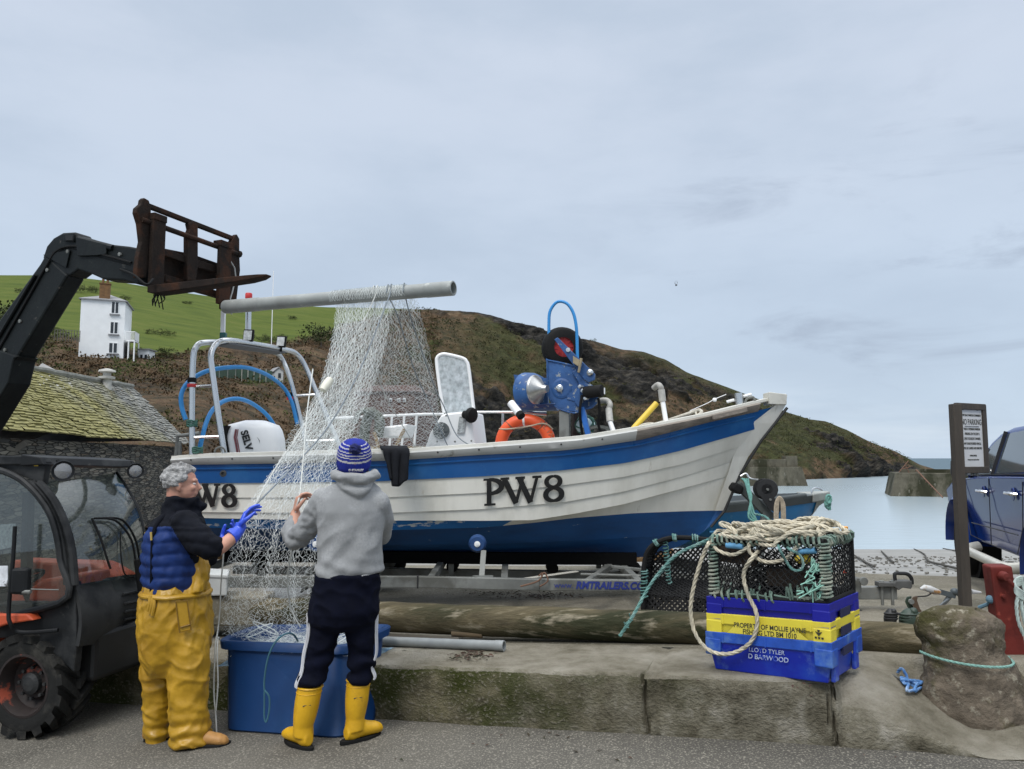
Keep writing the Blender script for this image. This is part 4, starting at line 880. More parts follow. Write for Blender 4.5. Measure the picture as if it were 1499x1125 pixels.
# pot hauler
HY = 7.75; m_bl = M('chipped blue paint', (.018, .075, .22), .5, var=.3, vs=6, col2=(.03, .11, .30), c2s=3, c3=(.25, .28, .30), c3s=16, c3t=(.6, .63), bump=.3, bs=30)
hd = V(1, -.25, 0).normalized(); hn = V(hd.y, -hd.x, 0)   # towards the camera
def hq(px, py, d=0): return pvert(px, py, P(825, 560, HY)+hn*d, hn)
mb = MB(); pl = [(801, 529), (803, 527), (846, 538), (850, 556), (849, 580), (846, 603), (826, 601), (812, 594), (805, 584), (802, 570)]
mb.prism([hq(a, b) for a, b in pl], -hn*.06); haul = mb.build('pot_hauler', m_bl, boat, bevel=.008)
mb = MB(); mb.tube(crv([hq(a, b, .008) for a, b in pl], 3, True), .008, 6, closed=True); mb.lathe([(.1, .0), (.1, .006), (.08, .012)], hq(822, 568, .001), hn, 24); mb.prism([hq(830, 573, .002), hq(842, 575, .002), hq(841, 587, .002), hq(830, 584, .002)], hn*.006); mb.build('face_plate', m_bl, haul)
mb = MB(); mb.lathe([(.035, 0), (.035, .02), (.02, .025), (.018, .045), (.0, .046)], hq(819.5, 568, .01), hn, 14); mb.lathe([(.032, 0), (.032, .02), (.018, .03), (0, .031)], hq(864, 545, .06), hn, 14); mb.lathe([(.022, 0), (.022, .02), (0, .022)], hq(832, 512, .06), hn, 12); mb.build('hub', m_steel, haul, smooth=True, sharp=40)
mb = MB(); mb.prism([hq(856, 556, .0), hq(846, 540), hq(838, 545), hq(848, 560, 0), hq(850, 600), hq(862, 599), hq(873, 592), hq(876, 578), hq(871, 566)], hn*.05); mb.lathe([(.115, 0), (.12, .05)], hq(859, 582, .0), hn, 22); mb.build('gear_case', m_bl, haul, bevel=.008)
mb = MB(); mb.lathe([(.0, -.02), (.055, -.02), (.06, 0), (.06, .15), (.055, .17), (0, .17)], hq(859, 574, .1), (hd+hn*.4+V(0, 0, .05)), 16); mo = mb.build('motor', m_rubber, haul, smooth=True, sharp=40)
for px, py in ((856, 572), (860, 583), (852, 566)): mb = MB(); mb.lathe([(.02, 0), (.02, .05), (.012, .06)], hq(px, py, .08), hn-hd*.4, 8); mb.build('hydraulic_fitting', m_steel, mo)
mb = MB(); q = hq(885, 572, .19); mb.obox(q, hd*.003+hn*.002, hn*.025, V(0, 0, .03)); mb.build('label_plate', m_white, mo)
for pts in ([(852, 578, .1), (849, 600, .1), (850, 618, .05), (853, 640, 0)], [(876, 582, .1), (878, 600, .08), (876, 620, .04), (882, 640, 0)]): mb = MB(); mb.tube(crv([hq(a, b, d) for a, b, d in pts], 5), .014, 7); mb.build('hydraulic_hose', m_rubber, haul, smooth=True)
mb = MB(); mb.bar(hq(852, 596, .03), hq(862, 640, .03), .05, .075, hn); mb.build('strut', M('strut blue', (.015, .12, .42), .45, var=.1), haul, bevel=.006)
mb = MB(); mb.prism([hq(812, 497, .04), hq(817, 494, .04), hq(872, 548, .04), hq(871, 556, .04), hq(862, 560, .04), hq(855, 555, .04)], hn*.025); arm = mb.build('arm', m_bl, haul, bevel=.005)
mb = MB(); mb.obox(hq(844, 529, .09), hd*.03+V(0, 0, -.02), hn*.03, V(.0, 0, .035)); mb.tube([hq(851, 524, .12), hq(847, 545, .12)], .014, 6); mb.build('latch', M('worn brass', (.33, .27, .17), .5, metal=.5, var=.3), arm)
wa = (hn+hd*.45).normalized(); wc = hq(823, 509, -.12)
mb = MB(); mb.lathe([(.10, -.07), (.175, -.075), (.205, -.05), (.215, 0), (.205, .05), (.175, .075), (.10, .07)], wc, wa, 32, False); mb.build('tyre', m_rubber, haul, smooth=True, sharp=60)
mb = MB(); mb.lathe([(.11, .05), (.125, .055), (.125, .066), (.10, .06), (.10, -.03), (0, -.03)], wc, wa, 28)
for k in range(10):
    a = k*math.pi/5; u = wa.orthogonal().normalized(); w_ = wa.cross(u); d = u*math.cos(a)+w_*math.sin(a); mb.bar(wc+wa*.03+d*.02, wc+wa*.045+d*.115, .02, .03, wa)
mb.build('wheel_hub', M('red hub', (.30, .012, .012), .5, var=.2), haul)
mb = MB(); mb.tube(crv([hq(a, b, -.03) for a, b in ((805, 532), (804, 500), (803.5, 475), (805, 456), (813, 443.5), (822, 441), (832, 446), (840, 460), (844, 482), (845, 510), (845.5, 540))], 6), .016, 9); mb.build('hoop', m_hose, haul, smooth=True)
# drum bowl with its steel cone
bc = hq(773, 573, -.12); bax = (hd*.9+hn*.45).normalized()
mb = MB(); mb.lathe([(.10, -.20), (.15, -.18), (.185, -.1), (.195, 0), (.192, .012), (.18, .0), (.155, -.09), (.08, -.15)], bc+V(-.02, 0, 0), -bax, 30, False)
rows = []
for k in range(13):
    a = math.pi*(1.03+k/12*.5); rows.append([bc+hn*(.21*math.cos(a)*0)+V(0, 0, 0)+hd*s_*.16+V(0, 0, -.2*math.cos((k/12-.5)*1.6))-hn*(-.2*math.sin((k/12-.5)*1.6)) for s_ in (-1, 1.9)])
mb.sheet(rows, .012); mb.prism([hq(752, 548, -.05), hq(800, 553, -.05), hq(803, 598, -.05), hq(770, 596, -.05), hq(757, 580, -.05)], -hn*.05)
mb.build('drum_guard', m_bl, haul, smooth=True, sharp=50)
mb = MB(); mb.lathe([(.145, .0), (.145, .015), (.137, .025), (.045, .105), (.035, .15), (0, .15)], hq(783, 570, .10), (hd+hn*.42), 30); mb.build('hauling_cone', M('worn steel', (.42, .42, .41), .38, metal=1, var=.25, vs=9), haul, smooth=True, sharp=50)
mb = MB(); mb.obox((hq(827, 605, -.05)+hq(827, 668, -.05))/2, hd*.05, hn*.05, V(0, 0, .24)); mb.build('pedestal', m_galv, haul, bevel=.006)
mb = MB(); mb.tube([P(844, 640, 8), P(846, 604, 8)], .055, 10); mb.build('pipe_post', M('dark wood post', (.05, .04, .035), .8), haul)
# lifebuoy: hangs in the boat, a thing of its own
LC = P(769, 650, 7.9); m_or = M('orange vinyl', (.78, .10, .025), .45, var=.1, vs=5, bump=.08, bs=40)
lb = thing('lifebuoy', LC, 'orange ring lifebuoy with white bands and grab rope inside the boat', 'lifebuoy')
ld = V(1, -.15, 0).normalized()
def lring(a, r, d=0): return LC+(ld*math.cos(a)+V(0, 0, 1)*math.sin(a))*r+V(.15, -1, 0)*d
mb = MB(); mb.tube([lring(2*math.pi*k/48, .245) for k in range(48)], .062, 14, closed=True); mb.build('ring', m_or, lb, smooth=True)
for a0 in (1.62, 4.8):
    mb = MB(); mb.tube([lring(a0+.045*k, .245) for k in range(-1, 2)], .0645, 14); mb.build('band', m_white, lb, smooth=True)
m_rp = M('tan cord', (.42, .35, .25), .8, var=.2, vs=40)
mb = MB(); mb.tube(crv([lring(2.62, .31, .03), lring(2.5, .25, .075), lring(1.95, .175, .08), lring(1.3, .19, .08), lring(.95, .25, .075), lring(.72, .29, .05), lring(.5, .31, .02)], 6), .008, 7); mb.build('grab_rope', m_rp, lb, smooth=True)
mb = MB()
for a in (2.3, .85): mb.tube([lring(a, .245)+(V(0, 0, 1)*math.sin(a)+ld*math.cos(a))*.065*math.cos(b)+V(.15, -1, 0).normalized()*.065*math.sin(b) for b in [2*math.pi*k/16 for k in range(16)]], .006, 5, closed=True)
mb.build('lashing', M('dark cord', (.15, .08, .05), .8), lb)
for k, ch in enumerate('RLIN'):
    a = .98-.2*k; text('letter', ch, .075, lring(a, .245, .0635)-V(0, 0, .02), -(ld*-math.sin(a)+V(0, 0, 1)*math.cos(a)), (ld*math.cos(a)+V(0, 0, 1)*math.sin(a)), M('faded print', (.35, .12, .06), .6), lb, 'CENTER', .001)
# loose tubes, floats and fittings in the bow
a_, b_ = P(748, 590, 7.7), P(760, 605, 7.6); fp = thing('tube', b_, 'short white plastic tube with black end above the lifebuoy', 'tube'); mb = MB(); mb.tube([a_, b_], .04, 14); mb.build('pipe', m_white, fp, smooth=True, sharp=40)
mb = MB(); mb.tube([b_, b_+(b_-a_)*.28], .041, 14); mb.build('end_cap', m_rubber, fp, smooth=True, sharp=40)
mb = MB(); mb.tube([P(921, 634, 7.4), P(961, 590, 7.5)], .028, 12); tag(mb.build('pole', M('yellow plastic tube', (.66, .46, .04), .45, var=.1), None, smooth=True, sharp=40), 'yellow plastic tube leaning up out of the bow', 'tube')
def swan(pts, top, lab):
    r = thing('pipe_fitting', P(*pts[-1]), lab, 'pipe', 'white pipe fittings on the gunwale')
    mb = MB(); mb.tube([P(*pts[-1]), P(*pts[-2])], .024, 10); mb.build('pipe', m_white, r, smooth=True)
    mb = MB(); mb.tube([P(*pts[-2]), P(*pts[-3])], .034, 10); mb.build('sleeve', M('worn grey plastic', (.45, .44, .40), .6, var=.25, vs=10), r, smooth=True, sharp=40)
    mb = MB(); mb.tube(PC([pts[-3]]+top, 5), .028, 10); mb.build('elbow', M('dull elbow', (.33, .32, .29), .6, var=.3, vs=12), r, smooth=True)
swan([(891, 598, 7.6), (893, 617, 7.55), (899, 634, 7.5)], [(893, 592, 7.6), (888, 586, 7.65), (876, 587, 7.7), (860, 592, 7.8)], 'shorter white pipe with grey elbow beside the blue hauler strut')
swan([(968, 570, 7.5), (970, 587, 7.5), (975, 618, 7.45)], [(967, 566, 7.5), (963, 563, 7.55), (957, 568, 7.6)], 'taller white pipe with hooked grey top beside the yellow tube')
fb = thing('net_float', P(857, 622, 7.9), 'white float ball in dark netting behind the hauler strut', 'float'); mb = MB(); mb.ball(P(857, 622, 7.9), .1, 10); mb.build('ball', M('pale glassy float', (.55, .68, .68), .25, var=.2, vs=8), fb, smooth=True)
mb = MB(); c_ = P(857, 622, 7.9)
for k in range(6):
    n_ = V(math.sin(k*2.1), math.cos(k*1.7), math.sin(k*1.3+1)).normalized(); u = n_.orthogonal().normalized(); w_ = n_.cross(u); mb.tube([c_+(u*math.cos(a)+w_*math.sin(a))*.102 for a in [2*math.pi*j/18 for j in range(18)]], .008, 5, closed=True)
mb.build('netting', m_rope_g, fb)
mb = MB(); c_ = P(876, 628, 7.7)
for k in range(5): r = .06+.012*k; mb.tube([c_+V(r*1.5*math.cos(a), .05*math.sin(a)+.02*k, -.02+r*.55*math.sin(a)) for a in [2*math.pi*j/20 for j in range(20)]], .009, 6, closed=True)
tag(mb.build('rope_coil', M('dark wet rope', (.10, .105, .09), .8, var=.4, vs=20), None, smooth=True), 'dark rope coil lying in the boat behind the hauler', 'rope')
mb = MB(); mb.tube(PC([(925, 631, 7.4), (945, 625, 7.5), (975, 616, 7.6), (1005, 606, 7.6), (1022, 600, 7.6), (1027, 603, 7.55), (1019, 609, 7.5), (1000, 614, 7.45)]), .016, 8); mb.tube(PC([(930, 632, 7.35), (938, 623, 7.4), (952, 620, 7.4), (968, 622, 7.4)]), .014, 8); mb.tube([P(1018, 602, 7.6), P(1021, 612, 7.55)], .012, 6)
tag(mb.build('mooring_rope', M('pale rope', (.46, .43, .36), .85, var=.25, vs=40), None, smooth=True), 'pale rope looped on the bow just behind the gunwale', 'rope')
bt = MB(); bt.tube([P(1083, 596, 7.72), P(1080, 575, 7.72)], .042, 14); bol = bt.build('bow_bollard', m_steel, boat, smooth=True, sharp=40)
mb = MB(); mb.tube([P(1064, 588, 7.75), P(1075, 585, 7.72)], .015, 8); mb.tube([P(1088, 580, 7.72), P(1100, 577, 7.72)], .015, 8); mb.build('cross_pin', m_white, bol, smooth=True)
mb = MB(); mb.tube(PC([(1090, 592, 7.7), (1093, 584, 7.7), (1102, 581, 7.7), (1106, 588, 7.7)]), .012, 7); mb.build('roller_bow', m_galv, boat, smooth=True)
mb = MB(); mb.tube(PC([(1010, 601, 7.7), (1035, 590, 7.7), (1046, 584, 7.7), (1063, 577, 7.7)]), .004, 5); mb.ball(P(1046, 585, 7.7), .022, 6); tag(mb.build('fishing_line', m_white, None), 'thin dark line with small white toggle over the bow', 'line')
# dark jacket thrown over the gunwale
m_cl = M('dark jacket cloth', (.014, .015, .018), .9, spec=.15, var=.3, vs=8, bump=.4, bs=50)
mb = MB(); rows = []
for i in range(22):
    t = i/21; r = []
    for j in range(20):
        u = j/19
        if t < .3: py = lerp(655, 658, t/.3); Y = lerp(7.45, 6.98, t/.3); px = lerp(lerp(556, 562, t), lerp(596, 599, t), u)
        else:
            k = (t-.3)/.7; px = lerp(lerp(562, 571, k), lerp(599, 594, k), u); py = lerp(658, 700+12*math.sin(math.pi*min(1, u*.9+.1))**.7, k)-4*k*(u < .2); Y = 6.93-.02*math.sin(u*19+k*2)*k-.03*k
        q = P(px, py, Y); q.y -= .022*math.sin(u*15+2*t)*(.3+t); r.append(q)
    rows.append(r)
mb.sheet(rows, .02); tag(mb.build('jacket', m_cl, None, smooth=True, sharp=120), 'dark jacket thrown over the boat gunwale beside the bobble hat', 'jacket')
# ---------------------------------------------------------------- telehandler with raised forks
m_tb = M('black machine plastic', (.010, .011, .012), .55, spec=.22, var=.3, vs=5, col2=(.035, .036, .036), c2s=2, c3=(.06, .058, .05), c3s=14, c3t=(.64, .75), bump=.08, bs=60)
m_tp = M('worn boom paint', (.006, .008, .008), .5, spec=.2, var=.4, vs=4, col2=(.012, .015, .014), c2s=2, c3=(.06, .055, .048), c3s=11, c3t=(.66, .72), bump=.25, bs=25)
m_fork = M('rusty fork steel', (.020, .014, .011), .8, spec=.15, var=.4, vs=7, col2=(.05, .022, .012), c2s=4, c2t=(.47, .62), c3=(.012, .011, .01), c3s=9, c3t=(.58, .7), bump=.5, bs=40)
m_org = M('faded orange paint', (.52, .085, .03), .5, var=.15, vs=4, c3=(.3, .05, .025), c3s=8)
m_tyre = M('muddy tyre', (.016, .016, .015), .85, spec=.2, var=.3, vs=6, col2=(.05, .047, .04), c2s=5, c2t=(.5, .66), bump=.3, bs=50)
TF, TL = V(.97, -.24, 0).normalized(), V(.24, .97, 0).normalized()
TA = on_road(26, 1083); TZ = TA.z
tele = thing('telehandler', TA+TL*.6-TF*.6, 'black and orange telehandler with raised rusty forks at the left edge', 'telehandler')
def tn(px, py, w=.03): return pvert(px, py, TA+TL*w, TL)
def tf(px, py): return tn(px, py, .86)
WR = .335
def tyre(c, ax, fwd):
    """lugged tractor tyre; ax points outwards"""
    mb = MB(); w = .13
    mb.lathe([(.185, -w*.85), (.25, -w), (.285, -w*.95), (.298, -w*.7), (.302, 0), (.298, w*.7), (.285, w*.95), (.25, w), (.185, w*.85)], c, ax, 48, False)
    e1 = fwd; e2 = ax.cross(fwd).normalized()
    for k in range(15):
        for sd_ in (-1, 1):
            a0 = 2*math.pi*(k+(.5 if sd_ > 0 else 0))/15; rings = []
            for j in range(6):
                t = j/5; a = a0+.42*t*1.0; wv_ = sd_*w*lerp(.02, 1.06, t); ro = lerp(.345, .330, t**3); hw = .030+.010*t; r_ = []
                for da, rr in ((-hw, .285), (-hw*.75, ro), (hw*.75, ro), (hw, .285)):
                    b_ = a+da/.3; r_.append(c+ax*wv_+(e1*math.cos(b_)+e2*math.sin(b_))*rr)
                rings.append(r_)
            mb.ring(rings)
    return mb
def wheel(c, ax, fwd, parent):
    o = tyre(c, ax, fwd).build('wheel', m_tyre, parent, smooth=True, sharp=35)
    mb = MB(); mb.lathe([(.2, .10), (.205, .118), (.19, .12), (.175, .09), (.165, .02), (.12, -.01), (.1, .03), (0, .03)], c, ax, 32, False); mb.build('rim', M('dull rim', (.018, .011, .009), .75, var=.5, vs=6, c3=(.28, .05, .022), c3s=6, c3t=(.56, .64)), o, smooth=True, sharp=40)
    mb = MB(); mb.lathe([(.07, .0), (.07, .06), (.045, .075), (0, .08)], c, ax, 18)
    for k in range(8): a = k*math.pi/4; mb.lathe([(.012, .0), (.012, .05)], c+(fwd*math.cos(a)+V(0, 0, 1)*math.sin(a))*.1, ax, 6)
    mb.build('hub', m_tb, o)
    return o
st = V(-.97, -.24, 0)
wax = (-TL).normalized(); wfw = V(0, 0, 1).cross(wax).normalized()
wc0 = TA+V(0, 0, WR)+TL*.13; wheel(wc0, wax, wfw, tele)
wheel(TA+V(0, 0, WR)+TL*1.02+TF*.08, -wax, wfw, tele)
wheel(TA+V(0, 0, WR-.06)+TL*.13-TF*1.75, -TL, TF, tele); wheel(TA+V(0, 0, WR-.06)+TL*1.02-TF*1.75, TL, TF, tele)
mb = MB(); mb.tube([TA+V(0, 0, WR)+TL*.2, TA+V(0, 0, WR)+TL*1.0], .06, 10); mb.lathe([(.0, -.14), (.1, -.12), (.14, 0), (.1, .12), (0, .14)], TA+V(0, 0, WR)+TL*.58, TL, 14)
mb.lathe([(.05, 0), (.075, .03), (.075, .1), (.05, .14)], TA+V(0, 0, WR)+TL*.4+TF*.1, TF, 12); mb.build('front_axle', M('oily black', (.012, .012, .012), .5, var=.4), tele, smooth=True, sharp=40)
mb = MB(); mb.obox(TA+TL*.58-TF*.85+V(0, 0, .42), TF*1.15, TL*.28, V(0, 0, .12)); mb.obox(TA+TL*.58+TF*.26+V(0, 0, .50), TF*.14, TL*.40, V(0, 0, .16)); mb.build('chassis', M('oily black', (.012, .012, .012)), tele, bevel=.03)
# front panel under the windscreen
def bil_(a, b, c, d, u, v): return a.lerp(b, u).lerp(d.lerp(c, u), v)
c00, c10, c11, c01 = tn(112, 946), tf(206, 928), tf(213, 838), tn(108, 855)
mb = MB(); rows = []
for j in range(13):
    v = j/12; r = []
    for i in range(15):
        u = i/14; q = bil_(c00, c10, c11, c01, u, v); bulge = .10*math.sin(math.pi*min(1, .12+.8*v))*(1-.5*abs(2*u-1)**4)
        if v > .75 and .48 < u < .8: bulge -= .07
        r.append(q+TF*bulge)
    rows.append(r)
mb.sheet(rows, .03); fpn = mb.build('front_panel', m_tb, tele, smooth=True, sharp=50)
for k in range(4):
    v = .34+.13*k; mb = MB(); pts = [bil_(c00, c10, c11, c01, lerp(.5, .93, i/8), v+(.02 if k == 3 else 0))+TF*(.115*math.sin(math.pi*(.12+.8*v))*(1-.5*abs(2*lerp(.5, .93, i/8)-1)**4)+.0) for i in range(9)]
    mb.tube(pts, .009, 6); mb.build('rib', m_tb, fpn, smooth=True)
mb = MB(); mb.prism([tn(88, 880), tn(110, 850), tn(112, 946), tn(108, 985), tn(60, 940), tn(30, 934), tn(-80, 934), tn(-80, 890)], TL*.06); mb.build('side_skirt', m_tb, tele, bevel=.012)
# cab: pillars, roof, glass
pnear = [(57, 706), (73, 724), (86, 745), (98, 775), (105, 805), (108, 835), (109, 856)]; pfar = [(170, 692), (186, 716), (199, 740), (207, 764), (211, 790), (212, 815), (213, 839)]
ncv = crv([tn(*p) for p in pnear], 4); fcv = crv([tf(*p) for p in pfar], 4)
mb = MB(); mb.tube(ncv, .026, 8); mb.tube([p+TF*.0-TF*.055 for p in ncv], .024, 8); cabp = mb.build('cab_pillar', m_tb, tele, smooth=True)
mb = MB(); mb.tube(fcv, .016, 8); mb.build('cab_pillar', m_tb, tele, smooth=True)
rows = []
for a, b in zip(ncv, fcv): rows.append([a.lerp(b, k/10)+TF*.07*math.sin(math.pi*k/10) for k in range(11)])
m_gl = glassy('cab glass', (.10, .11, .11), .02, .02, lim=.35)
mb = MB(); mb.sheet(rows, .006); ws = mb.build('windscreen', m_gl, tele, smooth=True, sharp=80)
def wsp(u, v):
    i = v*(len(ncv)-1); k = min(int(i), len(ncv)-2); f_ = i-k; a = ncv[k].lerp(ncv[k+1], f_); b = fcv[k].lerp(fcv[k+1], f_); return a.lerp(b, u)+TF*(.07*math.sin(math.pi*u)+.02)
for off in (0, .09):
    mb = MB(); a = wsp(.70+off, .99); b = wsp(.60+off*.8, .62); c = wsp(.24+off, .42)
    mb.tube([a-V(0, 0, .1)+TF*.05, a.lerp(b, .45)+TF*.04], .02, 7); mb.tube(crv([a.lerp(b, .4)+TF*.03, b+TF*.03, wsp(.45+off, .45)+TF*.03, c+TF*.02], 5), .008, 6); mb.build('wiper_arm', m_rubber, ws, smooth=True)
mb = MB(); mb.tube(crv([wsp(.24, .42), wsp(.27, .6), wsp(.30, .74), wsp(.34, .86)], 5), .008, 6); mb.tube(crv([wsp(.52, .55), wsp(.48, .75), wsp(.52, .93), wsp(.66, 1)], 5), .005, 5); mb.build('wiper_blade', m_rubber, ws, smooth=True)
dpl = [(-85, 700), (-40, 684), (0, 688), (35, 705), (65, 738), (80, 772), (88, 818), (88, 882), (-85, 890)]
dcv = [tn(*p, .0) for p in dpl]
mb = MB(); mb.tube(crv(dcv, 5, True), .022, 8, closed=True); door = mb.build('door', m_tb, tele, smooth=True)
mb = MB(); mb.prism(crv(dcv, 5, True), TL*.006); mb.build('pane', m_gl, door)
mb = MB(); rn = [tn(-90, 690), tn(-60, 676), tn(0, 674), tn(63, 669), tn(68, 676), tn(62, 708), tn(40, 700), tn(0, 683), tn(-90, 700)]
mb.prism(rn, TL*.05); mb.build('roof_side', m_tb, tele, bevel=.006)
ra, rb_ = tn(64, 669), tf(187, 674); zt_ = max(ra.z, rb_.z)
mb = MB()
def rq(s, w, dz=0): q = ra+TF*s+TL*w; return V(q.x, q.y, lerp(ra.z, rb_.z, w/.86)+dz)
fs_ = (rb_-ra).dot(TF)
def rx(s, w, dz=0): return rq(s+fs_*w/.86, w, dz)
mb.ring([[rx(0, -.03, .0), rx(0, .9, .0), rx(.03, .9, -.05), rx(.03, -.03, -.05)], [rx(-.16, -.03, .02), rx(-.16, .9, .02), rx(-.16, .9, -.06), rx(-.16, -.03, -.06)]])
for w in (-.02, .84): mb.obox(rx(-.62, w+.03, -.02), TF*.48, TL*.04, V(0, 0, .03))
mb.obox(rx(-1.1, .43, -.02), TF*.06, TL*.46, V(0, 0, .03)); mb.build('roof', m_tb, tele, bevel=.008)
mb = MB()
for k in range(1, 6): mb.bar(rx(-.16, .86*k/6, -.03), rx(-1.06, .86*k/6, -.03), .03, .025)
mb.bar(rx(-.55, .0, -.03), rx(-.55, .86, -.03), .03, .03); mb.build('roof_guard', m_tb, tele)
mb = MB(); mb.prism([rx(-.16, 0, -.045), rx(-.16, .86, -.045), rx(-1.06, .86, -.045), rx(-1.06, 0, -.045)], (0, 0, .006)); mb.build('roof_glass', m_gl, tele)
for p_, r_ in ((tn(83, 689, -.02), .062), (tf(190, 689), .055)):
    p_ = p_+TF*.05; ax = (TF*.74-TL*.64+V(0, 0, -.05)).normalized(); mb = MB(); mb.lathe([(0, -.085), (r_*.6, -.075), (r_*.95, -.03), (r_*1.1, 0), (r_*1.08, .012), (r_*.9, .006)], p_, ax, 24); lp = mb.build('headlight', m_tb, tele, smooth=True, sharp=50)
    mb = MB(); mb.lathe([(0, -.03), (r_*.5, -.018), (r_*.9, .0)], p_, ax, 24, False); mb.build('reflector', M('chrome', (.75, .75, .75), .12, metal=1, var=.3, vs=30), lp, smooth=True)
    mb = MB(); mb.lathe([(r_*.9, .004), (r_*.6, .012), (0, .016)], p_, ax, 24, False); mb.build('lens', glassy('lamp glass', (.8, .8, .8), .25), lp, smooth=True)
    mb = MB(); mb.tube([p_-ax*.06, p_-ax*.05+V(0, 0, .07)-TF*.04], .014, 6); mb.build('bracket', m_tb, lp)
mb = MB(); mb.prism([tn(50, 676, .025), tn(56, 675.5, .025), tn(56, 682, .025), tn(50, 682, .025)], -TL*.003); mb.build('yellow_sticker', M('yellow sticker', (.75, .50, .03), .5), tele)
# inside: rear frame, seat, wheel, engine cover on the far side
mb = MB()
for px in (42, ): mb.bar(tn(px, 720, .86), tn(px-4, 870, .86), .06, .06)
mb.bar(tn(-60, 690, .86), tn(-60, 880, .86), .06, .06); mb.build('cab_pillar', m_tb, tele)
def eq(s, w, z): q = TA+TF*s+TL*w; return V(q.x, q.y, TZ+z)
ez = tn(140, 824, .95).z-TZ
mb = MB(); mb.ring([[eq(s_, .9, .55), eq(s_, 1.22, .55), eq(s_, 1.22, z_-.04), eq(s_, 1.12, z_), eq(s_, .92, z_)] for s_, z_ in ((-1.1, ez), (-.3, ez), (-.12, ez-.08), (-.05, ez-.2))]); mb.build('engine_cover', m_org, tele, bevel=.02)
mb = MB(); mb.ring([[eq(-.85, .25, .62), eq(-.85, .68, .62), eq(-.85, .66, .74), eq(-.85, .27, .74)], [eq(-.42, .25, .62), eq(-.42, .68, .62), eq(-.42, .66, .76), eq(-.42, .27, .76)]]); mb.ring([[eq(-.86, .27, .7), eq(-.86, .66, .7), eq(-.78, .66, .72), eq(-.78, .27, .72)], [eq(-1.0, .3, 1.25), eq(-1.0, .63, 1.25), eq(-.92, .63, 1.25), eq(-.92, .3, 1.25)]]); mb.build('seat', M('seat vinyl', (.03, .03, .032), .6), tele, bevel=.03)
sc_ = tn(30, 850, .4); mb = MB(); ax = (TF*-.5+V(0, 0, .85)).normalized(); u = ax.orthogonal().normalized(); w_ = ax.cross(u)
mb.tube([sc_+(u*math.cos(a)+w_*math.sin(a))*.15 for a in [2*math.pi*k/24 for k in range(24)]], .014, 7, closed=True); mb.tube([sc_, sc_-ax*.4], .02, 7); mb.bar(sc_-u*.15, sc_+u*.15, .03, .012, ax); mb.build('steering_wheel', m_rubber, tele, smooth=True)
mb = MB(); mb.prism([tn(40, 880, .3), tn(86, 880, .3), tn(86, 846, .3), tn(60, 848, .3), tn(46, 858, .3)], TL*.5); mb.build('floor_cover', m_org, tele, bevel=.02)
# front wing, handrail, mirror
mb = MB(); rows = []
for i in range(9):
    a = lerp(2.75, .95, i/8); rows.append([wc0+TL*w+TF*.43*math.cos(a)*1.05+V(0, 0, .40*math.sin(a)+.03) for w in (-.18, -.1, .1, .2)])
rows.append([p+TF*.08-V(0, 0, .03) for p in rows[-1]])
mb.sheet(rows[:6], .02); mb.build('wing', m_org, tele, smooth=True, sharp=50)
mb = MB(); mb.prism([tn(-40, 899, -.05), tn(40, 899, -.05), tn(48, 908, -.05), tn(8, 914, -.05), tn(-40, 930, -.05)], TL*.08); mb.build('wing_panel', m_org, tele, bevel=.01)
mb = MB(); mb.tube(crv([tn(22, 770, -.1), tn(19, 820, -.1), tn(13, 890, -.1), tn(15, 912, -.1), tn(30, 925, -.05), tn(85, 922, 0)], 6), .013, 8); mb.build('handrail', m_tb, tele, smooth=True)
mb = MB(); mb.obox(tn(31, 850, -.1), TF*.05+TL*.02, TL*.02, V(0, 0, .085)); mr_ = mb.build('mirror', m_tb, tele, bevel=.02); mb = MB(); mb.tube([tn(18, 866, -.1), tn(45, 866, -.1)], .012, 6); mb.tube([tn(45, 862, -.1), tn(86, 863, 0)], .004, 5); mb.build('bracket', m_galv, mr_)
mb = MB(); mb.prism([tn(-8, 828, -.02), tn(11, 828, -.02), tn(11, 858, -.02), tn(-8, 858, -.02)], TL*.005); mb.build('notice', M('white notice', (.66, .68, .7), .5, var=.25, vs=20, c3=(.1, .1, .1), c3s=9, c3t=(.62, .64)), tele)
mb = MB(); mb.prism([tn(-8, 768, .45), tn(22, 766, .45), tn(20, 800, .45), tn(-8, 806, .45)], TL*.01); mb.build('visor', glassy('scratched perspex', (.75, .78, .8), .45, .2, haze=.3), tele)
# boom
CN, CF = V(.37, .93, 0).normalized(), V(.93, -.37, 0).normalized()
B0 = P(100, 370, 6.95)
def bq(px, py, d=0): return pvert(px, py, B0+CN*d, CN)
mb = MB(); mb.prism([bq(*p, -.09) for p in [(-140, 655), (-80, 585), (0, 466), (58, 386), (66, 372), (99, 402), (24, 525), (-52, 660), (-90, 735)]], CN*.18); boom = mb.build('boom', m_tp, tele, bevel=.02)
mb = MB(); mb.prism([bq(*p, -.11) for p in [(-150, 640), (-60, 515), (-12, 514), (0, 512), (26, 521), (20, 526), (12, 560), (-16, 606), (-106, 750)]], CN*.22); mb.build('boom_sleeve', m_tp, boom, bevel=.015)
mb = MB(); mb.prism([bq(*p, -.085) for p in [(62, 378), (68, 360), (78, 348), (92, 340), (110, 339), (113, 346), (127, 347), (160, 357), (188, 360), (204, 363), (204, 416), (198, 415), (182, 410), (150, 408), (132, 400), (114, 394), (102, 403), (90, 400)]], CN*.17); mb.build('boom_head', m_tp, boom, bevel=.015)
mb = MB(); mb.prism([bq(*p, -.09) for p in [(94, 343), (110, 342), (110, 354), (95, 353)]], -CN*.015); mb.prism([bq(*p, -.09) for p in [(64, 373), (104, 366), (98, 392), (84, 384)]], -CN*.012)
mb.prism([bq(*p, -.09) for p in [(113, 347), (158, 358), (158, 372), (145, 374), (116, 375)]], -CN*.02); mb.build('cover_plate', m_tp, boom, bevel=.004)
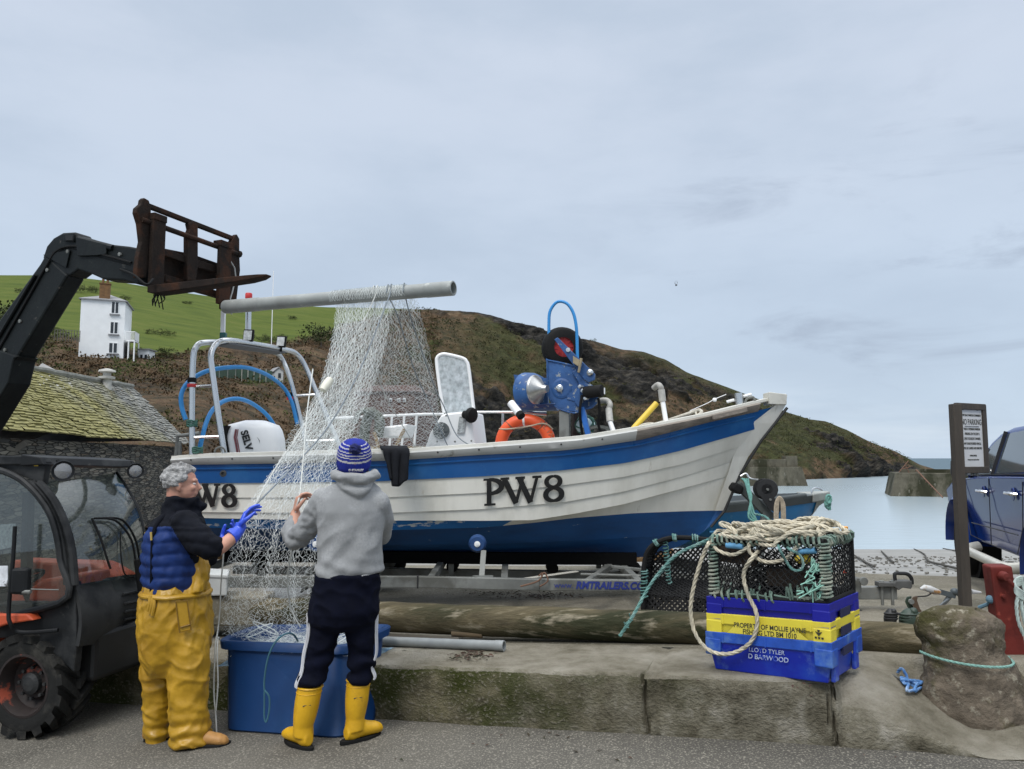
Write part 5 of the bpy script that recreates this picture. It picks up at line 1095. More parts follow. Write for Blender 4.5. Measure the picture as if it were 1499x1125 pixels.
mb = MB(); mb.prism([bq(*p, -.106) for p in [(97, 344.5), (108, 344), (108, 352), (98, 351.5)]], -CN*.012); mb.build('socket', M('socket black', (.004, .004, .004), .6), boom)
for a, b, r_ in ((bq(120, 351, -.08), bq(166, 363, -.08), .03), (bq(52, 402, -.1), bq(-6, 500, -.1), .016)): mb = MB(); mb.tube([a, b], r_, 9); mb.build('hydraulic_ram', m_tp, boom, smooth=True)
for k in range(3):
    mb = MB(); d_ = -.10+.022*k; mb.tube(crv([bq(-30, 560-6*k, d_), bq(30, 455-5*k, d_), bq(66, 392-4*k, d_), bq(84, 366, d_), bq(112, 360+5*k, d_), bq(150, 372+5*k, d_), bq(192, 384+4*k, d_)], 6), .010, 6); mb.build('hydraulic_hose', m_rubber, boom, smooth=True)
mb = MB(); mb.tube(crv([bq(176, 394, -.1), bq(196, 402, -.13), bq(214, 416, -.12), bq(224, 408, -.05)], 6), .011, 6); mb.build('hydraulic_hose', m_rubber, boom, smooth=True)
for px, py in ((70, 395), (100, 368), (145, 366), (176, 372), (30, 470), (8, 512)): mb = MB(); mb.lathe([(.018, -.01), (.018, .012), (0, .014)], bq(px, py, -.09), -CN, 6); mb.build('bolt', m_galv, boom)
mb = MB(); mb.obox(eq(-1.9, 1.0, 1.35), TF*.25, TL*.2, V(0, 0, .5)); mb.build('boom_tower', m_tp, tele, bevel=.03)
# fork carriage
C0 = P(207, 300, 6.5)
def cq(px, py, d=0): return pvert(px, py, C0+CF*d, CF)
car = None
def plate(nm, pts, d, th, par, holes=()):
    mb = MB(); mb.prism([cq(a, b, d) for a, b in pts], CF*th); o = mb.build(nm, m_fork, par, bevel=.006); return o
pl = [(205, 290), (212, 294), (215, 304), (215, 330), (213, 357), (213, 379), (208, 407), (194, 407), (194, 395), (196, 376), (201, 354), (198, 328), (193, 312), (194, 305), (201, 299), (202, 293)]
def side_plate(pts, cx):
    mb = MB(); mb.prism([cq(a, b, -.03) for a, b in pts], CF*.05); return mb
car = side_plate(pl, 205).build('fork_carriage', m_fork, tele, bevel=.008)
mb = MB(); q = cq(206.5, 309.5, .024); mb.lathe([(.016, 0), (.016, .004)], q, CF, 14); mb.build('pin_hole', M('sky hole grey', (.42, .46, .5), .7), car) if False else None
for pts in ([(270, 327), (276, 324), (284, 330), (284, 392), (281, 411), (268, 411), (268, 372), (268, 346), (272, 336)], [(331, 358), (337, 346), (341, 343), (345, 350), (345, 374), (346, 396), (343, 420), (340, 446), (330, 446), (331, 400)]): side_plate(pts, 0).build('upright', m_fork, car, bevel=.008)
mb = MB(); mb.bar(cq(206, 297, -.01), cq(343, 350, -.01), .045, .045); mb.build('top_rail', m_fork, car, bevel=.01)
mb = MB(); mb.tube([cq(207, 321, .02), cq(347, 371, .02)], .024, 10); mb.lathe([(.035, 0), (.035, .04), (.018, .05)], cq(347, 370.5, .02), CN, 8); mb.build('fork_shaft', m_fork, car, smooth=True, sharp=40)
mb = MB(); mb.prism([cq(a, b, -.06) for a, b in [(205, 356), (240, 366), (285, 381), (322, 393), (322, 403), (285, 392), (240, 376), (205, 367)]], CF*.05); mb.build('cross_beam', m_fork, car, bevel=.006)
mb = MB(); mb.prism([cq(a, b, -.1) for a, b in [(236, 402), (284, 416), (330, 432), (330, 441), (300, 432), (270, 424), (236, 412)]], CF*.05); mb.build('cross_beam', m_fork, car, bevel=.006)
mb = MB(); mb.prism([cq(a, b, -.30) for a, b in [(215, 366), (257, 374), (298, 388), (297, 417), (283, 424), (240, 418), (212, 408)]], CF*.2); mb.build('mounting_block', m_fork, car, bevel=.01)
FPD = (P(664, 418.5, 6.53)-P(341, 445.5, 7.42)).normalized()
for k, (x0, x1, yt, yb, tip) in enumerate([(223, 241, 319, 420, (408, 402)), (321, 337, 358, 446, None)]):
    mb = MB(); a = cq((x0+x1)/2, yt, .05); b = cq((x0+x1)/2-2, yb, .05); hw = (cq(x1, yt).y-cq(x0, yt).y)/CN.y/2
    b.x, b.y = a.x, a.y
    mb.obox((a+b)/2, CF*.022, CN*hw, V(0, 0, (a.z-b.z)/2)); mb.obox(a+V(0, 0, .0)-CF*.02, CF*.05, CN*hw*1.05, V(0, 0, .03))
    t0 = b+CF*.0; rings = []; dr = CF if k == 0 else FPD; cn = CN if k == 0 else V(-dr.y, dr.x, 0).normalized(); hs = hw if k == 0 else .036; sc = 1 if k == 0 else .55
    for u, hh, ww in ((-.022, .030, 1), (.06, .036, 1), (.5, .03, 1), (1.0, .02, .98), (1.12, .014, .8), (1.19, .006, .45)):
        c = t0+dr*u*sc; h2 = hh if k == 0 else .024; rings.append([c+cn*hs*ww-V(0, 0, 0), c-cn*hs*ww, c-cn*hs*ww-V(0, 0, 2*h2), c+cn*hs*ww-V(0, 0, 2*h2)])
    mb.ring(rings); fk = mb.build('fork', m_fork, car, bevel=.005)
    if k == 1: FT = t0+V(0, 0, -.024)
mb = MB(); q = cq(338, 396, .06); mb.tube([q+V(0, 0, .10)-CN*.02, q+CN*.05+V(0, 0, .04), q+CN*.07-V(0, 0, .05), q+CN*.03-V(0, 0, .2), q-V(0, 0, .34)-CN*.02, q-V(0, 0, .42)+CN*.03], .007, 6); mb.build('twine', M('grey twine', (.4, .4, .38), .8), car)
mb = MB(); q = cq(233, 421, .04)
for k in range(9): a = k*.7; mb.tube([q+V(.02*math.cos(a), .03*math.sin(a), -.05), q+V(.05*math.cos(a), .05*math.sin(a), -.07-.02*(k % 3)), q+V(.06*math.cos(a+.5), .06*math.sin(a), -.1-.012*k)], .005, 5)
mb.build('weed', m_rubber, car)
# grey pipe sleeved on the second fork
pd = FPD; pa = FT+pd*.03; pb = min((pa+pd*(k/200) for k in range(300, 600)), key=lambda q: abs(proj(q)[0]-664))
m_pvc = M('grey pvc pipe', (.30, .315, .30), .5, var=.12, vs=3, col2=(.24, .25, .235), c2s=2, c3=(.42, .43, .40), c3s=12, c3t=(.62, .72), stretch=(1, 1, 1))
pipe = thing('pipe', pa, 'long grey plastic pipe pushed onto the fork holding up the net', 'pipe')
mb = MB(); l_ = (pb-pa).length; mb.lathe([(.05, l_-.0), (.05, .0), (.060, 0), (.060, l_), (.050, l_)], pa, pd, 24, False); mb.build('tube', m_pvc, pipe, smooth=True, sharp=40)
mb = MB()
mb.lathe([(.0605, 0), (.064, .01), (.064, .40), (.0605, .41)], pa, pd, 24, False); mb.build('collar', m_pvc, pipe, smooth=True, sharp=30)
mb = MB(); mb.lathe([(.0605, l_-.26), (.063, l_-.25), (.063, l_-.003), (.052, l_+.001), (.050, l_-.2)], pa, pd, 24, False); mb.build('collar', m_pvc, pipe, smooth=True, sharp=30)
# ---------------------------------------------------------------- boat trailer
trl = thing('boat_trailer', V(.3, 7.9, .2), 'galvanised boat trailer under the fishing boat with its web address on the side beam', 'trailer')
def tr_beam(pts, w=.06, h=.095, nm='side_beam', mat=None, up=(0, 0, 1)):
    mb = MB()
    for a, b in zip(pts, pts[1:]): mb.bar(a, b, w, h, up)
    return mb.build(nm, mat or m_galv, trl, bevel=.006)
nb_ = [P(250, 851, 7.0), P(612, 851, 6.84), P(790, 855, 6.75), P(956, 857, 6.68), P(1040, 861, 6.72), P(1245, 866, 6.9)]
bm = tr_beam(nb_)
def far(p): return V(p.x, 2*YC(p.x)-p.y, p.z)
fb_ = [far(p) for p in nb_[:4]]+[P(1240, 866, 7.0)]; tr_beam(fb_)
mb = MB(); a = nb_[1]+V(0, -.002, 0); mb.obox(a, V(.006, 0, 0), V(0, .034, 0), V(0, 0, .052)); mb.build('joint', M('joint black', (.02, .02, .02), .8), bm)
t0, t1 = P(816, 861, 6.745), P(948, 861, 6.68); d_ = (t1-t0).normalized()
bp0 = P(815, 858, 1); nbd = (nb_[3]-nb_[2]).normalized()
q0 = nb_[2]+nbd*.12+V(0, -.0335, -.022); text('lettering', 'www.', .068, q0, nbd, (0, 0, 1), M('lettering blue', (.02, .035, .20), .5), bm, 'LEFT', .001, 0)
q0 = nb_[2]+nbd*.30+V(0, -.034, -.025); text('lettering', 'RMTRAILERS.CO.UK', .083, q0, nbd, (nbd*.2+V(0, 0, 1)), M('lettering blue', (.02, .035, .20), .5), bm, 'LEFT', .001, .0035, sx=.93)
tr_beam([P(1236, 867, 6.95), P(1311, 867, 6.9)], .085, .105, 'drawbar')
for p_, q_ in ((nb_[0], fb_[0]), (nb_[1]+V(.1, 0, 0), fb_[1]+V(.1, 0, 0)), (nb_[3]-V(.1, 0, 0), fb_[3]-V(.1, 0, 0)), (nb_[2]-V(.3, 0, 0), fb_[2]-V(.3, 0, 0))): tr_beam([p_, q_], .06, .07, 'cross_member')
tr_beam([V(-2.9, YC(-2.9), .50), V(1.7, YC(1.7), .50)], .07, .08, 'spine')
tr_beam([V(1.4, YC(1.4), .52), P(1240, 866, 7.0)], .07, .08, 'spine')
tr_beam([P(850, 858, 6.78), P(893, 829, 7.6)], .05, .05, 'brace'); tr_beam([P(885, 828, 7.6), P(960, 836, 7.35)], .035, .03, 'brace'); tr_beam([P(850, 840, 7.2), P(952, 843, 7.0)], .03, .02, 'brace'); tr_beam([P(745, 850, 7.0), P(845, 836, 7.5)], .05, .012, 'brace', M('pale board', (.48, .46, .4), .7))
for x in (-2.6, -1.6, -.6, .4, 1.2):
    kz_ = min(kz, key=lambda p: abs(p.x-x)).z; c = V(x, YC(x), kz_-.09); mb = MB(); mb.lathe([(.0, -.1), (.06, -.1), (.055, -.05), (.04, 0), (.055, .05), (.06, .1), (0, .1)], c, (0, 1, 0), 16); r_ = mb.build('keel_roller', m_rubber, trl, smooth=True, sharp=40)
    mb = MB(); mb.box(c-V(0, 0, .1), (.06, .14, .14)); mb.build('bracket', m_galv, r_)
for px, dz in ((705, 0), (470, 0)):
    for f_ in (lambda p: p, far):
        a, b = f_(P(px, 846, 6.83)), f_(P(px+3, 806, 6.95)); mb = MB(); mb.bar(a, b, .045, .03, (0, 1, 0)); po = mb.build('roller_post', m_galv, trl)
        c = f_(P(px-6, 795, 6.98)); mb = MB(); mb.lathe([(.0, -.05), (.06, -.05), (.078, -.02), (.078, .02), (.06, .05), (0, .05)], c, (0, 1, 0), 20); ro = mb.build('roller', M('roller blue', (.01, .05, .16), .6), po, smooth=True, sharp=40)
        mb = MB(); mb.lathe([(.0, -.06), (.026, -.06), (.02, 0), (.02, .06), (0, .06)], c, (0, 1, 0), 14); mb.lathe([(.0, -.068), (.014, -.068), (.014, .068), (0, .068)], c, (0, 1, 0), 8); mb.build('hub', m_white, ro, smooth=True, sharp=40)
mb = MB(); mb.bar(P(692, 843, 6.82), P(722, 843, 6.82), .012, .012); mb.build('pin', m_galv, trl)
mb = MB()
for dx in (-12, 2): mb.tube(crv([P(792+dx*.3, 843, 6.70), P(797+dx*.2, 838, 6.69), P(800+dx, 850, 6.68), P(786+dx*2, 858, 6.69)], 4), .007, 6)
mb.build('rope_lashing', M('dark cord', (.15, .08, .05), .8), trl)
for f_ in (lambda p: p, far):
    c = f_(V(-1.5, YC(-1.5)-1.12, yard_z(-1.5, 7)+.27)); mb = MB(); mb.lathe([(.16, -.07), (.24, -.085), (.27, -.06), (.275, 0), (.27, .06), (.24, .085), (.16, .07)], c, (0, 1, 0), 28, False); w_ = mb.build('wheel', m_rubber, trl, smooth=True, sharp=50)
    mb = MB(); mb.lathe([(.16, .07), (.165, -.05), (.05, -.02), (0, -.02)], c, (0, 1, 0), 20, False); mb.build('rim', m_galv, w_, smooth=True)
    mb = MB(); mb.ring([[c+V(math.cos(a)*.33, dy, math.sin(a)*.33) for dy in (-.11, .11)]+[c+V(math.cos(a)*.34, dy, math.sin(a)*.34) for dy in (.11, -.11)] for a in [math.pi*k/10 for k in range(11)]]); mb.build('mudguard', m_galv, w_, smooth=True, sharp=40)
    tr_beam([c, V(c.x, YC(c.x), c.z)], .06, .06, 'axle')
for o0, o1 in ((-.24, .0), (.34, .0)):  # black boards added to block the bright view and darken the gap under the hull
    mb = MB(); pts_ = [V(x, YC(x)+o0, min(kz, key=lambda p: abs(p.x-x)).z+abs(o0)*.36-.07) for x in (-2.9, -1.5, 0, 1.2)]
    for a, b in zip(pts_, pts_[1:]): mb.bar(a, b, .09, .11)
    mb.build('shade_bunk', M('black bunk carpet', (.006, .006, .006), .95, spec=.05), trl)
    for x in (-2.6, -.6, .9):
        zt_b = min(kz, key=lambda p: abs(p.x-x)).z+abs(o0)*.36-.1; mb = MB(); mb.box((x, YC(x)+o0, (zt_b+.53)/2), (.05, .04, abs(zt_b-.53)+.02)); mb.build('shade_bunk_bracket', m_galv, trl)
# winch post at the bow
a, b = P(1078, 800, 7.5), P(1132, 748, 7.55); mb = MB(); mb.bar(P(1106, 852, 7.45), P(1122, 742, 7.55), .07, .07, (0, 1, 0)); mb.bar(P(1079, 708, 7.52), P(1130, 758, 7.55), .08, .07, (0, 1, 0)); wp_ = mb.build('winch_post', M('post grey green', (.075, .085, .08), .6, var=.3), trl, bevel=.008)
mb = MB(); mb.prism([P(1070, 715, 7.45), P(1077, 705, 7.45), P(1090, 712, 7.45), P(1087, 724, 7.45), P(1078, 722, 7.45)], (0, .14, 0)); mb.build('bow_snubber', m_rubber, wp_, bevel=.02)
c = P(1123, 716, 7.45); mb = MB()
for d in (0, .10): mb.lathe([(0, 0), (.096, 0), (.1, .008), (.096, .016), (0, .016)], c+V(0, d, 0), (0.25, 1, 0), 28)
mb.lathe([(.05, 0), (.05, .11)], c, (0.25, 1, 0), 18); mb.prism([P(1113, 725, 7.43), P(1128, 722, 7.43), P(1145, 742, 7.43), P(1140, 752, 7.43), P(1126, 745, 7.43)], (0, .02, 0)); wn_ = mb.build('winch', m_blk, wp_, smooth=True, sharp=40)
mb = MB(); mb.lathe([(.012, 0), (.012, .02)], c-V(0, .02, 0), (0, 1, 0), 8); mb.lathe([(.012, 0), (.012, .02)], P(1128, 731, 7.42), (0, 1, 0), 8); mb.build('bolts', m_galv, wn_)
mb = MB(); mb.tube(PC([(1084, 697, 7.5), (1092, 693, 7.5), (1098, 700, 7.48), (1110, 702, 7.45)]), .009, 6); mb.build('bow_shackle', m_steel, wn_)
m_teal = M('teal twine', (.16, .36, .31), .85, var=.3, vs=40)
mb = MB()
for k in range(4): mb.tube(PC([(1086+3*k, 700, 7.42), (1091+2*k, 706+3*k, 7.40), (1097+k, 728, 7.38), (1102-2*k, 745+4*k, 7.37), (1108+2*k, 765, 7.37)]), .009, 6)
tag(mb.build('teal_twine', m_teal, None, smooth=True), 'loose teal twine hanging over the trailer winch post at the bow', 'twine')
mb = MB()
for k in range(3): mb.tube(PC([(1134+k*2, 762, 7.2), (1135+k*2, 738, 7.2), (1141, 727+k*1.5, 7.2), (1148-k*2, 738, 7.2), (1149-k*2, 762, 7.2)]), .010, 7)
tag(mb.build('rope_hank', M('tan rope', (.36, .30, .22), .85, var=.3, vs=40), None, smooth=True), 'small tan rope hank standing up behind the pot on the crates', 'rope')
# jockey wheel and coupling
jb, jt = on_yard(1252, 908), P(1237, 772, 6.75); jb = P(1249, 903, 6.8); ja = P(1239, 792, 6.8)
def jl(t): return jt.lerp(jb, t)
m_jk = M('ribbed tube', (.34, .35, .34), .45, metal=.5, var=.3, vs=10)
mb = MB(); mb.tube([jl(.12), jl(.95)], .034, 12); mb.tube([jl(.2), jl(.48)], .043, 12)
for k in range(14): a = jl(.55+.027*k); mb.tube([a, a+(jb-jt).normalized()*.012], .039, 12)
jw = mb.build('jockey_leg', m_jk, trl, smooth=True, sharp=40)
mb = MB(); mb.tube([jl(-.01), jl(.12)], .024, 10); mb.build('winding_grip', M('orange grip', (.75, .33, .03), .5), jw, smooth=True, sharp=40)
mb = MB(); mb.tube([P(1238, 783, 6.8), P(1232, 772, 6.8), P(1222, 763, 6.8)], .014, 7); mb.build('crank_handle', M('rusty crank', (.12, .07, .045), .7), jw)
mb = MB(); c = P(1258, 910, 6.85); mb.lathe([(0, -.035), (.085, -.035), (.1, -.02), (.1, .02), (.085, .035), (0, .035)], c, (0.2, 1, 0), 22); mb.build('wheel', m_rubber, jw, smooth=True, sharp=40)
mb = MB(); mb.obox(P(1248, 855, 6.8), V(.05, 0, 0), V(0, .06, 0), V(0, 0, .06)); mb.tube([P(1254, 850, 6.7), P(1238, 838, 6.7)], .012, 7); mb.lathe([(0, 0), (.035, 0), (.035, .03), (0, .03)], P(1263, 850, 6.7), (0, -1, 0), 14); cl_ = mb.build('clamp', m_galv, jw, bevel=.005)
mb = MB(); mb.ball(P(1237, 837, 6.7), .018, 8); mb.build('knob', M('red knob', (.7, .1, .05), .4), cl_, smooth=True)
mb = MB(); mb.prism([P(1287, 852, 6.82), P(1310, 853, 6.82), P(1312, 850, 6.82), P(1335, 850, 6.82), P(1336, 858, 6.82), P(1334, 862, 6.82), P(1322, 860, 6.82), P(1316, 864, 6.82), P(1310, 859, 6.82), P(1287, 859, 6.82)], (0, .09, 0)); hc = mb.build('coupling', M('cast iron', (.10, .10, .095), .65, metal=.3, var=.3), trl, bevel=.006)
mb = MB(); mb.tube(PC([(1311, 852, 6.86), (1310, 840, 6.86), (1318, 839, 6.86), (1328, 840, 6.86), (1334, 846, 6.86), (1335, 855, 6.86)]), .016, 8); mb.build('handle', m_blk, hc, smooth=True)
mb = MB()
for px in (1291, 1306): mb.lathe([(.014, -.12), (.014, .07), (.022, .07), (.022, .085), (0, .085)], P(px, 862, 6.86)-V(0, 0, .015), (0, 0, 1), 8)
mb.build('bolts', m_galv, hc)
# ---------------------------------------------------------------- small blue boat behind the bow
b2 = thing('small_boat', P(1100, 800, 9.7), 'small blue open boat with grey gunwale behind the bow of the big boat', 'boat')
yb = 9.8; xb = P(1213, 722, yb).x; rows = [[], [], [], []]
for i in range(31):
    t = i/30; x = lerp(.9, xb, t); h = .72*(1-max(0, (t-.35)/.65)**2.4)+.015; px = proj(V(x, yb, 1))[0]
    zg = P(px, interp([(880, 748), (1040, 739), (1140, 729), (1215, 721)], px), yb-h).z; zk = P(px, interp([(880, 800), (1100, 803), (1165, 790), (1198, 757), (1215, 727)], px), yb).z
    rows[0].append(V(x, yb-h, zg)); rows[1].append(V(x-.03*t, yb-h*.97, zg-.09)); rows[2].append(V(x-.06*t, yb-h*.78, lerp(zk, zg, .38))); rows[3].append(V(x-.1*t, yb-.01, zk))
mr2 = lambda p: V(p.x, 2*yb-p.y, p.z)
mb = MB(); mb.grid(rows[1:]); mb.grid([[mr2(p) for p in r] for r in rows[1:]]); mb.add([r[0] for r in rows[1:]]+[mr2(r[0]) for r in rows[1:]][::-1], [tuple(range(6))])
m_b2 = M('bright blue boat paint', (.02, .20, .46), .4, var=.15, vs=2, c3=(.10, .30, .5), c3s=6); h2 = mb.build('hull', m_b2, b2, smooth=True, sharp=60)
m_g2 = M('boat grey', (.30, .31, .285), .65, var=.25, vs=4)
mb = MB(); mb.sheet([[p-V(0, .012, 0) for p in rows[0]], [p-V(0, .012, 0) for p in rows[1]]], -.03); mb.sheet([[mr2(p)+V(0, .012, 0) for p in rows[1]], [mr2(p)+V(0, .012, 0) for p in rows[0]]], -.03); mb.tube([p+V(0, .02, .01) for p in rows[0][:-4]], .028, 7); mb.build('gunwale', M('dark gunwale', (.06, .07, .07), .7), b2, smooth=True, sharp=60)
mb = MB(); mb.ring([[rows[0][i]+V(0, -.03, -.085), rows[0][i]+V(0, -.035, .02), mr2(rows[0][i])+V(0, .035, .02), mr2(rows[0][i])+V(0, .03, -.085)] for i in range(27, 31)]); mb.build('bow_cap', m_g2, b2, bevel=.015)
mb = MB(); mb.grid([[rows[k][i]+V(.004, -.012, 0) for i in range(28, 31)] for k in (1, 2, 3)]); mb.build('stem_band', m_g2, b2)
mb = MB(); mb.tube([rows[1][i].lerp(rows[2][i], .85)-V(0, .01, 0) for i in range(14, 27)], .014, 6); mb.build('rubbing_strip', M('strip blue', (.10, .35, .6), .4), b2)
mb = MB(); mb.tube(PC([(1188, 722, 9.6), (1190, 716, 9.6), (1196, 714, 9.6), (1204, 717, 9.6)]), .012, 6); mb.build('bow_ring', m_steel, b2)
mb = MB(); q = P(1212, 730, 9.6)
for k in range(5): mb.tube([q+V(.03*math.cos(a+k), -.02+.01*k, -.05*math.sin(a)-.02*k) for a in [2*math.pi*j/10 for j in range(10)]], .014, 6, closed=True)
mb.build('rope_knot', m_teal, b2)
# ---------------------------------------------------------------- pickup
KF = V(.31, .951, 0).normalized(); KR = V(KF.y, -KF.x, 0)
K0 = P(1404, 800, 9.4); K0 = V(K0.x, K0.y, yard_z(K0.x, K0.y))
def kq(u, v, z): return K0+KF*u+KR*v+V(0, 0, z)
m_kb = M('dark blue car paint', (.006, .030, .17), .14, var=.1, vs=1, coat=0, spec=.5)
m_kt = M('black trim', (.015, .015, .016), .5, var=.2)
pk = thing('pickup', kq(-1.4, .9, 0), 'dark blue double cab pickup with silver side step at the right edge', 'pickup')
def arc(cu, r, a0, a1, n=12): return [(cu+r*math.cos(lerp(a0, a1, k/n)), .38+r*math.sin(lerp(a0, a1, k/n))) for k in range(n+1)]
prof = [(.60, .42), (.66, .7), (.60, .98), (.2, 1.08), (-.5, 1.14), (-1.5, 1.18), (-2.5, 1.2), (-4.25, 1.2), (-4.3, .62), (-3.5, .50)]+arc(-3.05, .47, math.pi+.1, -.1)[::1]+[(-2.4, .45), (-.6, .45)]+arc(0, .47, math.pi-.05+.2, .02)[::1]
prof = [(.60, .42), (.66, .7), (.60, .98), (.2, 1.08), (-.5, 1.14), (-1.5, 1.18), (-2.5, 1.2), (-4.25, 1.2), (-4.3, .62), (-3.55, .48)]+arc(-3.05, .48, math.pi, 0)+[(-2.4, .45), (-.6, .45)]+arc(0, .48, math.pi, 0)+[(.55, .42)]
mb = MB(); mb.ring([[kq(u, v+(.10*max(0, 1-(z-.4)/.62) if v < .5 else -.10*max(0, 1-(z-.4)/.62)), z) for u, z in prof] for v in (0, 1.78)]); body = mb.build('body', m_kb, pk, smooth=True, sharp=35, bevel=.07, seg=4)
cab = [(-.36, 1.10), (-.70, 1.36), (-1.0, 1.54), (-1.25, 1.625), (-1.6, 1.67), (-2.2, 1.68), (-2.55, 1.63), (-2.7, 1.5), (-2.9, 1.16)]
ta = lambda u, z, s_: kq(u, (.03+.20*(z-1.14)/.6) if s_ else 1.78-(.03+.20*(z-1.14)/.6), z)
mb = MB(); mb.ring([[ta(u, z, 1) for u, z in cab], [ta(u, z, 0) for u, z in cab]]); mb.build('cab', m_kb, pk, smooth=True, sharp=30, bevel=.04, seg=3)
m_kg = glassy('car glass', (.10, .13, .15), .55, .04)
def side_glass(nm, pts):
    for s_ in (1, 0):
        off = KR*(-.006 if s_ else .006); mb = MB(); mb.prism([ta(u, z, s_)+off for u, z in pts], -off*.8); o = mb.build(nm, m_kg, pk)
    return o
side_glass('window', [(-.66, 1.17), (-.78, 1.31), (-1.02, 1.47), (-1.25, 1.56), (-1.44, 1.60), (-1.44, 1.20)])
side_glass('window', [(-1.54, 1.21), (-1.54, 1.61), (-2.1, 1.625), (-2.42, 1.58), (-2.56, 1.46), (-2.66, 1.25)])
mb = MB(); mb.prism([kq(-.50, .16, 1.17), kq(-.5, 1.62, 1.17), kq(-1.06, 1.55, 1.55), kq(-1.06, .23, 1.55)], KF*.02+V(0, 0, .02)); mb.build('windscreen', m_kg, pk)
mb = MB()
for a, b in (((-.58, 1.16), (-.95, 1.47)), ((-1.49, 1.2), (-1.49, 1.63)), ((-.55, 1.18), (-2.62, 1.225))): mb.bar(ta(*a, 1)-KR*.008, ta(*b, 1)-KR*.008, .014, .05 if a[0] != -.55 else .02, KR)
mb.build('window_trim', m_kt, pk)
for k, (u, z) in enumerate(((-1.28, 1.02), (-2.32, 1.04))):
    mb = MB(); mb.tube(crv([kq(u-.11, .0, z), kq(u-.09, -.045, z+.005), kq(u, -.055, z+.01), kq(u+.09, -.045, z+.005), kq(u+.11, 0, z)], 4), .017, 8); hd_ = mb.build('door_handle', M('chrome', (.75, .75, .75)), pk, smooth=True)
    mb = MB(); mb.lathe([(.06, .0), (.055, .006), (0, .008)], kq(u, -.002, z), -KR, 20); mb.build('recess', m_kb, hd_)
mb = MB()
for pts in ([(-.5, 1.12), (-.52, .7), (-.62, .52), (-1.46, .5), (-1.5, 1.16)], [(-1.5, 1.16), (-1.47, .5), (-2.35, .51), (-2.55, .75), (-2.62, 1.16)]): mb.tube([kq(u, -.0015, z) for u, z in pts], .004, 4)
mb.tube([kq(-.7, -.004, .66), kq(-2.4, -.004, .68)], .006, 5); mb.build('shut_lines', m_kt, body)
mb = MB(); mb.tube([kq(-.60, .08, .40), kq(-.66, -.07, .37), kq(-.8, -.09, .37), kq(-2.2, -.09, .37), kq(-2.32, -.07, .37), kq(-2.4, .08, .4)], .055, 12, flat=.8); mb.build('side_step', M('silver step', (.62, .60, .53), .4, metal=.2, var=.08), pk, smooth=True)
for cu in (0, -3.05):
    mb = MB(); ar = [kq(cu+.50*math.cos(a), -.045, .38+.50*math.sin(a)) for a in [math.pi*k/20-.05 for k in range(21)]]; ar2 = [kq(cu+.47*math.cos(a), .1, .38+.46*math.sin(a)) for a in [math.pi*k/20-.05 for k in range(21)]]; ar3 = [kq(cu+.575*math.cos(a), .005, .38+.575*math.sin(a)) for a in [math.pi*k/20-.05 for k in range(21)]]
    mb.grid([ar3, ar, ar2]); mb.build('arch_flare', m_kb if cu == 0 else m_kb, pk, smooth=True)
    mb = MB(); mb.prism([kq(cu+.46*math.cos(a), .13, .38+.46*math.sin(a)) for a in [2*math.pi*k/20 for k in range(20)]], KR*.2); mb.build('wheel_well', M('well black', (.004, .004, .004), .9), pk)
    for v, s_ in ((.13, -1), (1.65, 1)):
        c = kq(cu, v, .38); mb = MB(); mb.lathe([(.21, .1), (.31, .12), (.365, .10), (.38, .06), (.38, -.06), (.365, -.1), (.31, -.12), (.21, -.1)], c, KR*s_, 36, False); w_ = mb.build('wheel', m_rubber, pk, smooth=True, sharp=40)
        mb = MB(); mb.lathe([(.215, .1), (.22, .115), (.2, .11), (.19, .03), (.05, .06), (0, .06)], c, KR*s_, 28, False); mb.build('rim', m_steel, w_, smooth=True, sharp=50)
mb = MB(); c = ta(-.66, 1.22, 1)-KR*.13+V(0, 0, .03); mb.ring([[c+KF*.05+KR*a+V(0, 0, b) for a, b in ((-.1, -.07), (.08, -.06), (.08, .07), (-.09, .09))], [c-KF*.04+KR*a+V(0, 0, b) for a, b in ((-.11, -.09), (.1, -.075), (.1, .09), (-.1, .11))]]); mi_ = mb.build('wing_mirror', m_kt, pk, bevel=.02)
mb = MB(); mb.obox(c-KF*.042, KR*.085, KF*.003, V(0, 0, .075)); mb.build('mirror_glass', M('chrome', (.75, .75, .75)), mi_, bevel=.01)
mb = MB(); mb.obox(kq(-1.9, .5, .85), KF*.25, KR*.25, V(0, 0, .3)); mb.obox(kq(-1.2, .45, 1.05), KF*.08, KR*.24, V(0, 0, .42)); mb.obox(kq(-1.2, 1.3, 1.05), KF*.08, KR*.24, V(0, 0, .42)); mb.build('seats', m_kt, pk, bevel=.05)
mb = MB(); mb.prism([kq(.58, .1, .95), kq(.58, .45, .95), kq(.56, .45, .78), kq(.6, .1, .78)], KF*.06); mb.build('headlight', M('light lens', (.55, .56, .55)), pk, bevel=.01)
# ---------------------------------------------------------------- ropes
def rope(mb, pts, r, n=5, lay=5.0):
    """three strands laid together"""
    P_ = [Vector(p) for p in pts]; d = [0]
    for a, b in zip(P_, P_[1:]): d.append(d[-1]+(b-a).length)
    tot = d[-1]; m = max(4, int(tot/(r*1.5))); q = []; k = 0
    for i in range(m+1):
        s = tot*i/m
        while k < len(P_)-2 and d[k+1] < s: k += 1
        t = (s-d[k])/max(1e-9, d[k+1]-d[k]); q.append(P_[k].lerp(P_[k+1], min(1, t)))
    u = (q[1]-q[0]).normalized().orthogonal().normalized(); st_ = [[], [], []]
    for i, p in enumerate(q):
        t = (q[min(i+1, m)]-q[max(i-1, 0)]).normalized(); u = u-t*u.dot(t); u.normalize(); w = t.cross(u)
        for j in range(3):
            a = 2*math.pi*(j/3+tot*i/m/(r*2*lay)); st_[j].append(p+(u*math.cos(a)+w*math.sin(a))*r*.5)
    for s in st_: mb.tube(s, r*.56, n)
